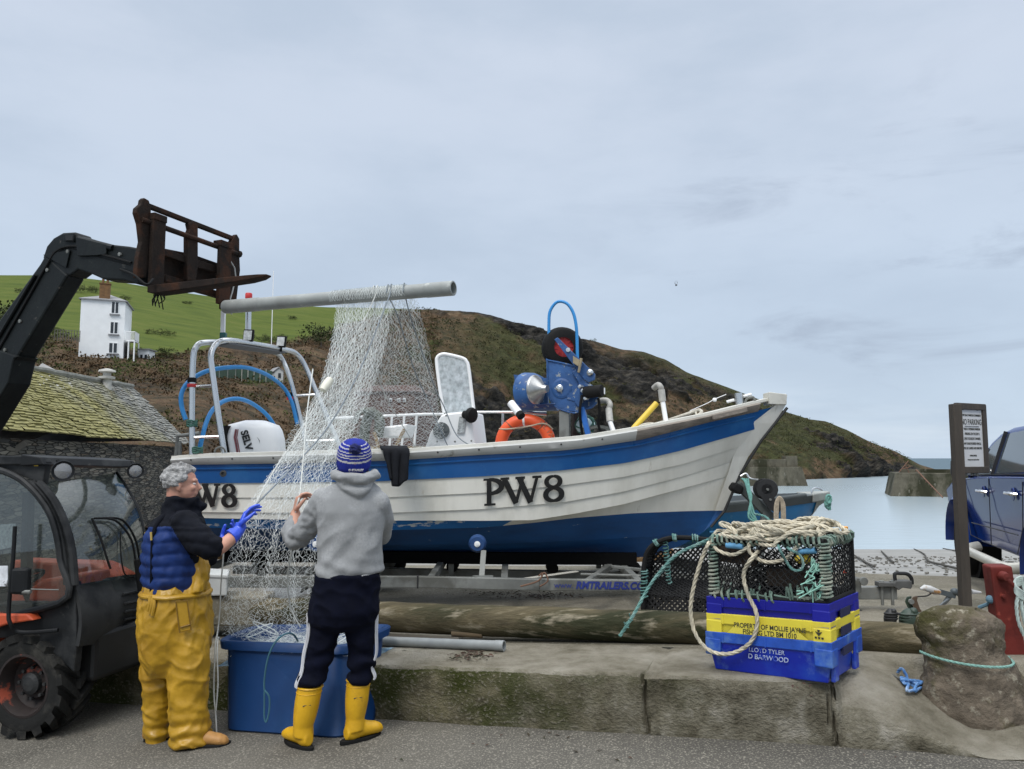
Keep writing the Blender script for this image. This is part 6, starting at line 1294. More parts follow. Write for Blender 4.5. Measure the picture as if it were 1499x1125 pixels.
m_rope = M('weathered cream rope', (.50, .45, .34), .9, var=.3, vs=30, col2=(.33, .31, .24), c2s=5, c2t=(.5, .65))
m_lrope = M('teal rope', (.09, .20, .18), .92, var=.4, vs=30, col2=(.19, .30, .275), c2s=9)
# ---------------------------------------------------------------- log, pole and pipe on the quay
m_log = M('wet timber', (.095, .078, .044), .85, spec=.25, var=.45, vs=6, col2=(.026, .028, .012), c2s=1.6, c2t=(.44, .58), c3=(.27, .235, .17), c3s=6, c3t=(.55, .70), bump=.8, bs=14, bd=.02, stretch=(.35, 2.2, 2.2))
lp = [P(300, 889, 6.85), P(560, 902, 6.27), P(1000, 919, 5.66), P(1352, 939, 5.22)]
lc = crv(lp, 26); lr = [.112+.010*nz((i*.2, 0, 0), 1)+.006*nz((i, 3, 0), 1) for i in range(len(lc))]
mb = MB(); mb.tube(lc, lr, 22)
for i, v in enumerate(mb.v): v += (V(0, 0, 1)*.01+V(0, -1, 0)*.006)*fr(v, 4, 4)
tag(mb.build('log', m_log, None, smooth=True, sharp=60), 'long weathered round timber log lying along the quay edge', 'log')
mb = MB(); c = P(683, 926, 6.02); mb.tube([c+V(-.11, .02, -.005), c+V(.12, -.02, -.0)], [.028, .034], 9); tag(mb.build('timber_chock', M('chock wood', (.15, .11, .065), .9, var=.3, vs=12), None, smooth=True, sharp=50), 'short stub of brown wood wedged under the log', 'chock')
g0, g1 = on_yard(548, 945), on_yard(738, 953); gd = (g1-g0).normalized(); g0 = g0+V(0, 0, .036)-gd*.5; g1 = g1+V(0, 0, .034)
mb = MB(); mb.lathe([(.028, (g1-g0).length), (.028, 0), (.035, 0), (.035, (g1-g0).length-.07), (.038, (g1-g0).length-.065), (.038, (g1-g0).length), (.028, (g1-g0).length)], g0, gd, 18, False); tag(mb.build('pipe', M('wet grey pipe', (.27, .285, .28), .35, var=.2, vs=6), None, smooth=True, sharp=40), 'grey plastic pipe lying on the quay below the log', 'pipe')
a, b = on_yard(560, 934)+V(0, 0, .02), on_yard(672, 940)+V(0, 0, .02); mb = MB(); mb.tube([a-V(.4, -.1, 0), b], .018, 8); tag(mb.build('pole', M('dark stick', (.09, .08, .065), .9), None, smooth=True), 'thin brown pole between the log and the grey pipe', 'pole')
# dead leaves and weed
mb = MB()
def leaf(p, s):
    a = random.random()*6.28; u = V(math.cos(a), math.sin(a), random.uniform(-.1, .3)); w = V(-math.sin(a), math.cos(a), random.uniform(-.3, .3)); up = V(0, 0, random.uniform(.1, .5)*s)
    mb.add([p-u*s, p-u*s*.2+w*s*.4+up, p+u*s, p-u*s*.1-w*s*.4+up*.6], [(0, 1, 2), (0, 2, 3)])
for cx, cy, sx, sy, n in ((690, 960, 30, 8, 110), (715, 948, 22, 5, 50), (790, 872, 70, 5, 190), (720, 868, 50, 3, 70), (910, 995, 200, 20, 6), (1180, 1010, 60, 10, 6), (640, 945, 60, 8, 20), (910, 928, 20, 3, 3)):
    for _ in range(n):
        p = on_yard(random.gauss(cx, sx*.5), random.gauss(cy, sy*.5)); leaf(p+V(0, 0, .006), random.uniform(.008, .026))
for cx, cy, n in ((765, 1072, 9), (60, 1085, 5), (1300, 1110, 4), (600, 1100, 4), (900, 1105, 5)):
    for _ in range(n): leaf(on_road(random.gauss(cx, 40), random.gauss(cy, 9))+V(0, 0, .005), random.uniform(.008, .022))
tag(mb.build('dead_leaves', M('dead leaf', (.06, .03, .018), .8, var=.5, vs=30, col2=(.03, .035, .015), c2s=9), fix=False), kind='stuff')
# ---------------------------------------------------------------- fish crates
ka, kb = on_yard(1044, 979), on_yard(1214, 1001); KE1 = (kb-ka); KE1.z = 0; KL = KE1.length; KE1.normalize(); KE2 = V(-KE1.y, KE1.x, 0); KZ = ka.z; KD = .47
SL = (kb.z-ka.z)/KL
def kp(u, w, z): q = ka+KE1*u+KE2*w; return V(q.x, q.y, KZ+SL*u+z)
def crate(z0, h, grow, name, mat, label, rim_mat=None):
    th = thing(name, kp(KL/2, KD/2, z0), label, 'crate', 'stacked fish crates')
    def rect(g, z, gz=0): return [kp(-g, -g, z), kp(KL+g, -g, z), kp(KL+g, KD+g, z), kp(-g, KD+g, z)]
    g0, g1 = grow-.028, grow
    mb = MB()
    outer = [rect(g0, z0), rect(g1, z0+h-.07)]; inner = [rect(g1-.012, z0+h), rect(g0-.012, z0+.012)]
    mb.ring(outer+[rect(g1, z0+h)]+inner); mb.build('shell', mat, th, bevel=.006)
    rm = rim_mat or mat
    mb = MB(); o0 = [rect(g1+.012, z0+h-.058), rect(g1+.014, z0+h+.001)]; mb.ring([rect(g1-.004, z0+h-.058)]+o0+[rect(g1-.004, z0+h+.001)], cap=False, closed=True); mb.build('rim', rm, th, bevel=.004)
    for u, w in ((0, 0), (1, 0), (1, 1), (0, 1)):
        mb = MB(); cx, cw = (KL+g1 if u else -g1), (KD+g1 if w else -g1); c = kp(cx-.035*(1 if u else -1), cw-.035*(1 if w else -1), z0+h-.085)
        mb.obox(c, KE1*.05, KE2*.05, V(0, 0, .05)); mb.build('corner_pad', rm, th, bevel=.008)
    for s_ in (1, 0):
        mb = MB(); c = kp(KL+g1+.014 if s_ else -g1-.014, KD/2, z0+h-.075); mb.obox(c, KE1*.003, KE2*.085, V(0, 0, .024)); mb.build('hand_hole', M('hole shadow', (.01, .012, .05), .8), th)
    for s_ in (1,):
        for w in (.12, .88):
            mb = MB(); c = kp(KL+g1-.004, KD*w, z0+h*.42); mb.obox(c, KE1*.012, KE2*.035, V(0, 0, h*.40)); mb.build('end_rib', mat, th, bevel=.006)
    for u in (.12, .5, .88):
        mb = MB(); c = kp(KL*u, -g1-.002, z0+h-.03); mb.obox(c, KE1*.004, KE2*.014, V(0, 0, .028)); mb.build('rim_rib', rm, th)
    return th
m_cb = M('blue crate plastic', (.006, .022, .36), .4, var=.15, vs=3, col2=(.010, .05, .42), c2s=2.5, c3=(.08, .15, .44), c3s=7, c3t=(.58, .72), bump=.06, bs=60)
m_cr = M('scuffed light blue rim', (.015, .075, .40), .5, var=.25, vs=9, col2=(.09, .19, .44), c2s=6, c2t=(.55, .7))
m_cd = M('deep blue crate plastic', (.004, .006, .25), .4, var=.15, vs=3, bump=.06, bs=60)
m_cy = M('yellow crate plastic', (.72, .60, .05), .45, var=.08, vs=3, col2=(.60, .48, .05), c2s=4, c3=(.30, .24, .05), c3s=9, c3t=(.66, .78), bump=.06, bs=60)
c1 = crate(0, .225, .018, 'fish_crate', m_cb, 'light scuffed blue fish crate at the bottom of the stack on the quay', m_cr)
c2 = crate(.083, .25, .012, 'fish_crate', m_cy, 'yellow fish crate with black stencilled owner name, middle of the stack', m_cy)
c3 = crate(.185, .245, .010, 'fish_crate', m_cd, 'deep blue fish crate at the top of the stack under the pot', m_cd)
m_prt = M('black stencil', (.03, .03, .02), .6); m_wpr = M('worn white stencil', (.45, .52, .68), .6, var=.3, vs=60, col2=(.05, .10, .5), c2s=25, c2t=(.55, .6))
slu = (KE1+V(0, 0, SL)).normalized()
mb = MB(); g_ = .028
mb.prism([kp(KL*.16, -g_-.0, .228), kp(KL*.25, -g_, .288), kp(KL*.75, -g_, .288), kp(KL*.86, -g_, .228)], -KE2*.0025); mb.build('name_panel', M('yellow panel', (.64, .54, .06), .5, var=.1), c2)
text('lettering', 'PROPERTY OF MOLLIE JAYNE', .038, kp(KL*.535, -g_-.004, .266), slu, (0, 0, 1), m_prt, c2, 'CENTER', .0006, .0004, .86)
text('lettering', 'FISHING LTD BM 1010', .038, kp(KL*.535, -g_-.004, .232), slu, (0, 0, 1), m_prt, c2, 'CENTER', .0006, .0004, .86)
mb = MB(); c = kp(KL*.945, -g_-.002, .262)
for pts in ([(-.02, .012), (0, -.014), (.02, .012), (0, .004)], [(-.008, .02), (.008, .02), (.004, .008), (-.004, .008)]): mb.prism([c+KE1*a+V(0, 0, b+.008) for a, b in pts], -KE2*.001)
for k in (-.022, -.004, .014): mb.prism([c+KE1*(k+a)+V(0, 0, b-.02) for a, b in ((0, 0), (.012, 0), (.012, .01), (0, .01))], -KE2*.001)
mb.build('emblem', m_prt, c2)
text('lettering', 'LLOYD TYLER', .036, kp(KL*.5, -.021, .132), slu, (0, -.16, 1), m_wpr, c1, 'CENTER', .0006, 0, .95)
text('lettering', 'D BARWOOD', .04, kp(KL*.51, -.0165, .092), slu, (0, -.16, 1), m_wpr, c1, 'CENTER', .0006, .0003, .95)
# ---------------------------------------------------------------- lobster pots
m_net = M('black pot twine', (.022, .022, .022), .9, spec=.2, var=.4, vs=20)
m_frm = M('rubber bound frame', (.011, .011, .011), .8, spec=.2, var=.3, vs=12)
def netting(mb, a, b, c, d, nu, nv, r, bulge=None, jit=.15):
    """diamond mesh over a four cornered panel"""
    nodes = {}
    def nd(i, j):
        if (i, j) not in nodes:
            u = i/nu+(random.uniform(-jit, jit)/nu if 0 < i < nu else 0); v = j/nv+(random.uniform(-jit, jit)/nv if 0 < j < nv else 0); q = bil_(a, b, c, d, u, v)
            if bulge: q = q+bulge*math.sin(math.pi*u)*math.sin(math.pi*v)
            nodes[i, j] = q
        return nodes[i, j]
    for i in range(nu+1):
        for j in range(nv+1):
            if (i+j) % 2: continue
            for di, dj in ((1, 1), (-1, 1)):
                if 0 <= i+di <= nu and j+dj <= nv: mb.tube([nd(i, j), nd(i+di, j+dj)], r, 4, cap=False)
def wrap(mb, a, b, r, R, turns):
    d = (b-a); u = d.normalized().orthogonal().normalized(); w = d.normalized().cross(u); n = turns*7
    mb.tube([a+d*min(1, max(0, k/n+.35/turns*noise.noise(V(k*.11, R*50, a.x*9))))+(u*math.cos(2*math.pi*k/7)+w*math.sin(2*math.pi*k/7))*R*random.uniform(.85, 1.35) for k in range(n+1)], r, 5)
# the pot standing on the crates
zc = .425; ph = .34; pa0, pa1, pb0, pb1 = .02, KL+.0, .0, KD
def pp(u, w, v): return kp(lerp(pa0, pa1, u), lerp(pb0, pb1, w), zc+ph*v)
pot = thing('lobster_pot', pp(.5, .5, 0), 'square black lobster pot bound with pale rope on top of the crates', 'lobster pot', 'lobster pots on the quay')
mb = MB(); cs = [(0, 0), (1, 0), (1, 1), (0, 1)]
for k in range(4):
    a, b = cs[k], cs[(k+1) % 4]
    for v in (.03, 1): mb.tube([pp(*a, v), pp(*b, v)], .016, 8)
    mb.tube([pp(*a, 0), pp(*a, 1)], .016, 8)
mb.tube([pp(0, .5, 1), pp(1, .5, 1)], .014, 8); mb.build('frame', m_frm, pot, smooth=True)
faces = [((0, 0), (1, 0), 16, 8), ((1, 0), (1, 1), 12, 9), ((1, 1), (0, 1), 14, 8), ((0, 1), (0, 0), 12, 8)]
for (a, b, nu, nv) in faces:
    mb = MB(); netting(mb, pp(*a, .03), pp(*b, .03), pp(*b, 1), pp(*a, 1), nu*2, nv*2, .0036, jit=.35); mb.build('netting', m_net, pot)
mb = MB(); netting(mb, pp(0, 0, 1), pp(1, 0, 1), pp(1, 1, 1), pp(0, 1, 1), 30, 20, .0036); mb.build('netting', m_net, pot)
mb = MB(); mb.ring([[pp(0.03, .03, .03), pp(.97, .03, .03), pp(.97, .97, .03), pp(.03, .97, .03)], [pp(.03, .03, .09), pp(.97, .03, .09), pp(.97, .97, .09), pp(.03, .97, .09)]]); mb.build('base_slats', m_frm, pot)
mb = MB(); netting(mb, pp(.3, .1, .2), pp(.75, .9, .15), pp(.8, .85, .75), pp(.35, .15, .8), 18, 12, .005, KE1*.1); netting(mb, pp(.1, .4, .1), pp(.9, .5, .1), pp(.9, .5, .6), pp(.1, .4, .6), 24, 10, .005, KE2*.1); mb.build('inner_funnel', m_net, pot)
m_bind = M('pale green binding', (.13, .19, .155), .92, spec=.2, var=.45, vs=18, col2=(.30, .31, .25), c2s=6, c2t=(.5, .64))
mb = MB()
for a, b, n in ((pp(0, 0, 1), pp(1, 0, 1), 22), (pp(1, 0, 1), pp(1, 1, 1), 12), (pp(0, 0, .05), pp(0, 0, .95), 14), (pp(1, 0, .1), pp(1, 0, .98), 16), (pp(0, 0, .04), pp(.6, 0, .04), 9), (pp(0, 1, 1), pp(0, 0, 1), 9)): wrap(mb, a, b, .0075, .026, n)
mb.build('binding', m_bind, pot, smooth=True)
mb = MB(); 
for k in range(26): q = pp(1, 0, lerp(.15, .75, random.random()))+V(random.gauss(0, .03), random.gauss(-.01, .012), 0)-KE1*.05; mb.tube(crv([q, q+V(random.gauss(0, .03), -.01, random.gauss(0, .03)), q+V(random.gauss(0, .04), -.01, random.gauss(-.03, .03))], 4), .004, 5)
mb.build('frayed_twine', M('mint twine', (.25, .47, .38), .9, var=.3, vs=20), pot)
for a, b in ((pp(.78, .03, .83), pp(.93, .0, .86)), (pp(.14, -.03, .92), pp(.3, -.04, .90))): mb = MB(); mb.tube([a, b], .018, 10); mb.build('blue_tube', M('blue tube', (.10, .28, .46), .6, var=.25, vs=12), pot, smooth=True)
mb = MB(); mb.ball(pp(.8, .08, .72), (.05, .03, .035), 7); mb.build('bait_bag', M('yellow bag', (.70, .52, .05), .6, var=.3, vs=20), pot)
mb = MB(); mb.prism([pp(.05, -.02, .92), pp(.38, -.02, .85), pp(.38, .06, .55), pp(.05, .05, .62)], KE2*.03); mb.obox(pp(.62, .3, .35), KE1*.12, KE2*.05, V(0, 0, .05)); mb.build('brown_floor', M('old rubber', (.05, .035, .025), .9), pot)
mb = MB()
for k in range(30): u = random.random(); a = pp(u, random.uniform(-.02, .02), .02); b = a+V(random.uniform(-.03, .03), -.01, random.uniform(.03, .10)); mb.tube([a, b], .006, 5)
for k in range(14): u = random.uniform(.05, .95); a = pp(u, -.01, random.uniform(.03, .1)); mb.tube([a, a+KE1*random.uniform(.05, .12)+V(0, 0, random.uniform(-.01, .01))], .007, 5)
mb.build('knots', m_bind, pot)
mb = MB(); mb.tube([pp(.98, .3, 1), pp(.98, .3, 1.12)], .02, 8); mb.ball(pp(.88, .6, 1.07), .035, 7); mb.ball(pp(.93, .45, 1.04), .03, 7); mb.build('stopper', m_frm, pot)
# rope flaked down on top of the pot, one loop hanging over the crates
mb = MB(); zt = 1.03
random.seed(11); big = []
for k in range(19):
    cu, cw = random.uniform(.34, .66), random.uniform(.22, .58); ru, rw = random.uniform(.22, .48), random.uniform(.24, .46); n = 16; a0 = random.random()*6; tl = random.uniform(-.05, .05)
    for j in range(n): a = a0+2*math.pi*j/n; big.append(pp(cu+ru*math.cos(a)+.03*random.gauss(0, 1), cw+rw*math.sin(a)+.03*random.gauss(0, 1), zt+.014*k*(.6+.5*math.sin(a0+j))+tl*1.5*math.cos(a)+.02*random.random()-1.1*max(0, -(rw*math.sin(a)+cw)-.02)))
big = [P(1040, 792, 4.98), P(1052, 776, 5.05)]+big
D_ = 4.93
def P_f(px, py, d): return pvert(px, py, kp(0, 0, 0)-KE2*(.055+d), KE2)
hang = [P(1130, 790, 4.98), P_f(1105, 812, .0), P_f(1089, 838, .0), P_f(1094, 868, .0), P_f(1106, 893, .0), P_f(1108, 915, .0), P_f(1100, 938, .0), P_f(1080, 953, .0), P_f(1056, 957, .0), P_f(1033, 948, .0), P_f(1017, 925, .0), P_f(1011, 895, .0), P_f(1014, 865, .0), P_f(1023, 830, .0), P_f(1031, 808, .0), P_f(1037, 796, .0)]
rope(mb, crv(hang+big, 5), .0125)
ex_ = [P(1120, 823, 4.72), P(1148, 836, 4.72), P(1125, 834, 4.74), P(1100, 825, 4.85), P(1100, 800, 4.9)]
rope(mb, crv([pp(.45, .2, 1.12), pp(.38, -.03, 1.02), pp(.36, -.05, .82), pp(.5, -.06, .66), pp(.68, -.05, .72), pp(.8, 0, .98), pp(.86, .3, 1.1)], 6), .0115)
rope(mb, crv([pp(.1, .1, 1.04), pp(.0, -.03, 1.0), pp(.05, -.05, .84), pp(.2, -.06, .76), pp(.32, -.04, .86), pp(.42, .05, 1.06)], 6), .0115)
tag(mb.build('rope_coil', m_rope, None, smooth=True), 'thick cream rope heaped on the pot with one long loop hanging over the crates', 'rope')
mb = MB(); rope(mb, crv([P(1104, 752, 5.2), P(1122, 757, 5.1), P(1134, 775, 5.0), P_f(1140, 800, .02), P_f(1150, 820, .0), P_f(1160, 833, -.01), P_f(1172, 834, -.01), P_f(1176, 824, -.01), P_f(1170, 812, .0), P_f(1155, 803, .02), P(1146, 793, 4.98)], 7), .008)
tag(mb.build('thin_rope', m_lrope, None, smooth=True), 'thin pale teal rope with a small loop lying over the cream rope', 'rope')
# the pot standing behind the log
BX = on_yard(995, 905); BX = P(995, 895, 6.12); bz = yard_z(BX.x, BX.y); E1, E2 = V(.97, -.24, 0), V(.24, .97, 0)
def bq2(u, w, v): q = V(BX.x, BX.y, bz)+E1*u+E2*w; return V(q.x, q.y, bz+v)
pot2 = thing('lobster_pot', bq2(0, .2, 0), 'black lobster pot standing open behind the log beside the crates', 'lobster pot', 'lobster pots on the quay')
hoop_ = [(-.27, .01), (-.275, .2), (-.265, .46), (-.22, .60), (-.10, .675), (.06, .69), (.28, .67)]
hc_ = crv([V(u, 0, v) for u, v in hoop_], 5); n_ = len(hc_)
def sp2(w, k): k = max(0, min(n_-1, k)); i = int(k); j = min(i+1, n_-1); q = hc_[i].lerp(hc_[j], k-i); return bq2(q.x+.05*w, w, q.z-.10*w)
mb = MB()
for w in (0, .46): mb.tube([sp2(w, k) for k in range(n_)]+[bq2(.28, w, .01), bq2(-.27, w, .01)], .019, 8, closed=True)
for k in (0, 10, 17, n_-1): mb.tube([sp2(0, k), sp2(.46, k)], .015, 8)
mb.tube([bq2(.28, 0, .01), bq2(.28, .46, .01)], .015, 8); mb.build('frame', m_frm, pot2, smooth=True)
mb = MB(); nu, nv = 16, 40
for i in range(nu+1):
    for j in range(nv+1):
        if (i+j) % 2: continue
        for di in (1, -1):
            if 0 <= i+di <= nu and j+1 <= nv: mb.tube([sp2(.46*i/nu, (n_-1)*j/nv), sp2(.46*(i+di)/nu, (n_-1)*(j+1)/nv)], .006, 4, cap=False)
mb.build('netting', m_net, pot2)
mb = MB(); netting(mb, bq2(-.27, .44, .01), bq2(.28, .44, .01), bq2(.28, .44, .60), bq2(-.24, .44, .52), 26, 26, .0095); mb.build('netting', m_net, pot2)
mb = MB(); netting(mb, bq2(-.27, .02, .01), bq2(.28, .02, .01), bq2(.28, .06, .22), bq2(-.27, .06, .24), 26, 10, .010); netting(mb, bq2(-.27, .05, .24), bq2(.28, .05, .22), bq2(.28, .40, .30), bq2(-.25, .40, .33), 24, 14, .010); mb.build('inner_netting', m_net, pot2)
mb = MB(); mb.ring([[bq2(-.26, .02, .02), bq2(.27, .02, .02), bq2(.27, .44, .02), bq2(-.26, .44, .02)], [bq2(-.26, .02, .045), bq2(.27, .02, .045), bq2(.27, .44, .045), bq2(-.26, .44, .045)]]); mb.build('lining', M('black sheet', (.012, .012, .013), .7), pot2)
mb = MB(); wrap(mb, bq2(-.27, .0, .22), bq2(-.262, .0, .44), .006, .024, 9); wrap(mb, bq2(-.10, .02, .66), bq2(-.08, .1, .33), .006, .016, 13)
for k in (17, 22, 26): wrap(mb, sp2(0, k), sp2(0, k+1), .006, .025, 3)
mb.build('binding', m_lrope, pot2, smooth=True)
mb = MB(); rope(mb, crv([P(1046, 786, 5.7), P(1020, 797, 5.75), P(990, 812, 5.72), P(965, 838, 5.68), P(948, 862, 5.62), P(933, 890, 5.55), P(920, 912, 5.50), P(907, 931, 5.46)], 7), .012); rope(mb, crv([P(1046, 792, 5.72), P(1010, 802, 5.78), P(985, 818, 5.73), P(962, 845, 5.68)], 6), .009)
for k in range(5): q = P(914+k*2, 918-k*4, 5.46); mb.tube([q, q+V(.03*math.cos(k*2), -.01, .02*math.sin(k*2))], .004, 5)
tag(mb.build('teal_rope', m_lrope, None, smooth=True), 'teal rope slanting from the pots down across the log', 'rope')
# ---------------------------------------------------------------- boulder, red post, sign
m_rock = M('lichen boulder', (.135, .11, .082), .92, spec=.2, var=.5, vs=6, col2=(.062, .058, .022), c2s=2.6, c2t=(.5, .62), c3=(.33, .30, .23), c3s=16, c3t=(.57, .70), bump=1.0, bs=12, bd=.05)
YB = 4.78; lv = [(1104, 1362, 1512), (1092, 1348, 1512), (1078, 1341, 1512), (1060, 1337, 1512), (1040, 1337, 1508), (1015, 1342, 1502), (985, 1348, 1490), (955, 1350, 1472), (925, 1351, 1468), (908, 1354, 1463), (896, 1364, 1450), (888, 1380, 1432), (884.5, 1393, 1416)]
mb = MB(); rings = []
for py, xl, xr in crv([V(*l) for l in lv], 4):
    a, b = P(xl, py, YB), P(xr, py, YB); c = (a+b)/2; hw = (b.x-a.x)/2; n = 44; rg = []
    for k in range(n):
        t = 2*math.pi*k/n; d = V(math.cos(t), math.sin(t)*.78, 0); p = c+d*hw
        dsp = .040*fr(p, 2.6, 6)+.05*abs(fr(p, 4.0, 6, 3))-.03*max(0, .12-abs(nz(p, 3.2, 9)))*4+.020*fr(p, 14, 5)
        rg.append(p+d*(dsp-.012)+V(0, 0, .02*fr(p, 5, 4, 5)))
    rings.append(rg)
mb.ring(rings); tag(mb.build('boulder', m_rock, None, smooth=True, sharp=180), 'big rough brown boulder with a teal rope round its middle', 'boulder')
mb = MB(); a, b = P(1350, 953, YB), P(1471, 962, YB); c = (a+b)/2; hw = (b.x-a.x)/2
rp_ = []
for k in range(41):
    t = math.pi*(1+k/40); rp_.append(V(c.x+math.cos(t)*(hw+.012), c.y+math.sin(t)*(hw*.78+.045), lerp(a.z, b.z, (math.cos(t)+1)/2)-.012*math.sin(math.pi*k/40)))
rope(mb, rp_+[P(1478, 962, 5.1)], .008); tag(mb.build('boulder_rope', M('mint rope', (.19, .35, .30), .9, var=.2, vs=30), None, smooth=True), 'taut mint green rope tied around the boulder', 'rope')
m_rp_ = M('red oxide paint', (.13, .017, .012), .65, spec=.3, var=.3, vs=6, col2=(.085, .014, .010), c2s=3, c3=(.30, .06, .04), c3s=11, c3t=(.64, .74), bump=.35, bs=20)
rpst = thing('red_post', P(1495, 1030, 5.15), 'red painted timber post with a big bolt leaning behind the boulder', 'post')
tl, tr_, br, bl = P(1450, 829, 5.12), P(1482, 828.5, 5.12), P(1517, 1040, 5.12), P(1478, 1040, 5.12)
mb = MB(); mb.prism([tl, tr_, br, bl], (.03, .15, .0)); mb.build('timber', m_rp_, rpst, bevel=.012)
mb = MB(); q = P(1467, 843, 5.11); mb.lathe([(0, 0), (.032, 0), (.032, -.02), (.024, -.05), (0, -.055)], q, (0, 1, 0), 16); mb.tube([q-V(0, .03, 0), P(1480, 853, 5.06), P(1493, 865, 5.06)], [.016, .014, .016], 9); mb.lathe([(0, 0), (.016, 0), (.012, -.012), (0, -.014)], P(1469, 873, 5.11), (0, 1, 0), 10); mb.build('bolt', m_rp_, rpst, smooth=True, sharp=40)
mb = MB()
for k in range(5): q = P(1492, 860, 5.05); mb.tube([q+V(.025*math.cos(a), .02*math.sin(a), .05*math.cos(a*.5)-.03+.012*k) for a in [2*math.pi*j/12 for j in range(12)]], .008, 6, closed=True)
rope(mb, crv([P(1492, 868, 5.04), P(1488, 885, 5.04), P(1491, 910, 5.04), P(1499, 930, 5.04)], 5), .011); rope(mb, crv([P(1495, 868, 5.04), P(1496, 890, 5.04), P(1501, 915, 5.04)], 5), .011)
tag(mb.build('rope_tie', M('pale teal line', (.38, .45, .42), .85, var=.3, vs=30), None, smooth=True), 'pale rope knotted round the bolt of the red post', 'rope')
mb = MB(); mb.tube([P(1452, 878, 5.2), P(1446, 884, 5.25), P(1433, 889, 5.3)], .012, 6); mb.ball(P(1450, 877, 5.18), .028, 6); tag(mb.build('chain', M('blue grey line', (.10, .19, .25), .8), None), 'short blue grey line running left from the red post', 'rope')
# no parking sign
m_sw = M('weathered sign timber', (.05, .041, .032), .85, var=.3, vs=5, stretch=(3, 3, .5), bump=.4, bs=18)
SN0 = P(1393, 592, 6.0); SE = V(math.cos(rad(28)), math.sin(rad(28)), 0); SN = V(SE.y, -SE.x, 0)
def sq_(px, py, d=0): return pvert(px, py, SN0+SN*d, SN)
sg = thing('parking_sign', P(1412, 890, 6.03), 'dark timber framed no parking notice on a tall post beside the pickup', 'sign')
pt, pb_ = P(1398, 591, 6.02), P(1414, 905, 6.02); wv_ = .036
mb = MB(); mb.bar(V(pt.x, pt.y, pt.z), V(pb_.x, pb_.y, .2), .07, .07, (0, 1, 0)); mb.build('post', m_sw, sg, bevel=.006)
TLc = V(pt.x, pt.y, pt.z)+SE*.035-V(0, 0, .005); SW = .32; SH = .50; lean = (V(pb_.x, pb_.y, pb_.z)-V(pt.x, pt.y, pt.z)).normalized()
def sgp(u, v, d=0): return TLc+SE*(u*SW)+lean*(v*SH)+SN*d
mb = MB(); mb.bar(sgp(-.1, .02), sgp(1.05, .02), .05, .03, SN); mb.bar(sgp(-.1, 1), sgp(1.05, 1), .05, .035, SN); mb.bar(sgp(1.0, -.02), sgp(1.0, 1.03), .05, .026, SN); mb.bar(sgp(-.06, 0), sgp(-.06, 1.04), .05, .02, SN); mb.build('frame', m_sw, sg, bevel=.004)
mb = MB(); mb.prism([sgp(.02, .07, .0), sgp(.92, .07, .0), sgp(.92, .95, .0), sgp(.02, .95, .0)], -SN*.006); bd_ = mb.build('board', M('white sign board', (.55, .55, .54), .5, var=.06), sg)
for s, v, sz in (('PORT ISAAC HARBOUR COMMISSION', .17, .023), ('NO PARKING', .30, .062), ('THIS IS A WORKING HARBOUR', .385, .024), ('PARKING ON THE SLIP IS', .46, .027), ('ONLY FOR BOAT OWNERS', .535, .027), ('ANY UNAUTHORISED VEHICLE', .61, .025), ('WILL BE CLAMPED AND REMOVED', .68, .024), ('HARBOUR MASTER', .79, .017), ('Emergency access required at all times', .85, .015)):
    text('lettering', s, sz, sgp(.5, v, .0015), SE, -lean, m_prt, bd_, 'CENTER', .0004, .0003, .62 if len(s) > 12 else .68)
mb = MB(); mb.bar(sgp(.22, .325, .002), sgp(.78, .325, .002), .002, .006, SN); mb.build('underline', m_prt, bd_)
for u in (.18, .75): mb = MB(); mb.tube([sgp(u, .0, 0), sgp(u, .08, 0)], .005, 6); mb.build('hook', m_galv, bd_)
for u in (.2, .4, .62): mb = MB(); mb.tube([sgp(u, 1.03, 0), sgp(u, 1.09, 0)], .007, 6); mb.build('peg', m_galv, sg)
# things lying beyond the log: anchor, folded frame, block and blue rope
AY = 6.3
an_ = thing('anchor', P(1375, 915, AY), 'grey anchor with curved fluke leaning behind the boulder', 'anchor')
m_ga = M('dull galvanised', (.22, .245, .26), .5, metal=.4, var=.25, vs=8)
mb = MB(); fl_ = crv([P(1358, 912, AY-.1), P(1362, 900, AY-.1), P(1372, 890, AY-.06), P(1384, 880, AY), P(1397, 866, AY+.05)], 6); w_ = [.03, .07, .075, .05, .03, .03]
rows = []
for i, p in enumerate(fl_): wd_ = .055*math.sin(math.pi*min(1, .25+i/len(fl_)*.8))+.01; rows.append([p+V(-.6, 0, -.7)*wd_, p+V(0, -.35, 0)*wd_, p+V(.6, 0, .7)*wd_])
mb.sheet(rows, .012); mb.build('fluke', m_ga, an_, smooth=True, sharp=60)
mb = MB(); mb.tube([P(1397, 862, AY), P(1384, 878, AY), P(1378, 892, AY)], .012, 8); mb.tube([P(1397, 862, AY), P(1412, 882, AY), P(1416, 890, AY)], .014, 8); mb.bar(P(1376, 866, AY), P(1398, 872, AY), .03, .04); mb.tube([P(1395, 866, AY), P(1420, 864, AY)], .022, 8); mb.ball(P(1397, 866, AY), .03, 7); mb.build('shank', M('dark galvanised', (.10, .115, .12), .5, metal=.4), an_, smooth=True, sharp=40)
mb = MB(); mb.tube([P(1347, 861.5, AY), P(1353, 860, AY), P(1361, 862, AY), P(1368, 865, AY), P(1376, 867, AY)], [.008, .024, .028, .027, .018], 10); mb.build('stock', M('rust streaked white', (.50, .50, .49), .5, var=.1, col2=(.35, .18, .06), c2s=9, c2t=(.52, .58)), an_, smooth=True)
mb = MB(); mb.tube([P(1422, 866, AY), P(1436, 867, AY)], [.02, .008], 8); mb.build('stock', M('pale grey end', (.5, .5, .5)), an_)
mb = MB(); mb.tube(PC([(1363, 868, AY), (1356, 872, AY), (1340, 873, AY)]), .006, 6); mb.build('cable', m_blk, an_)
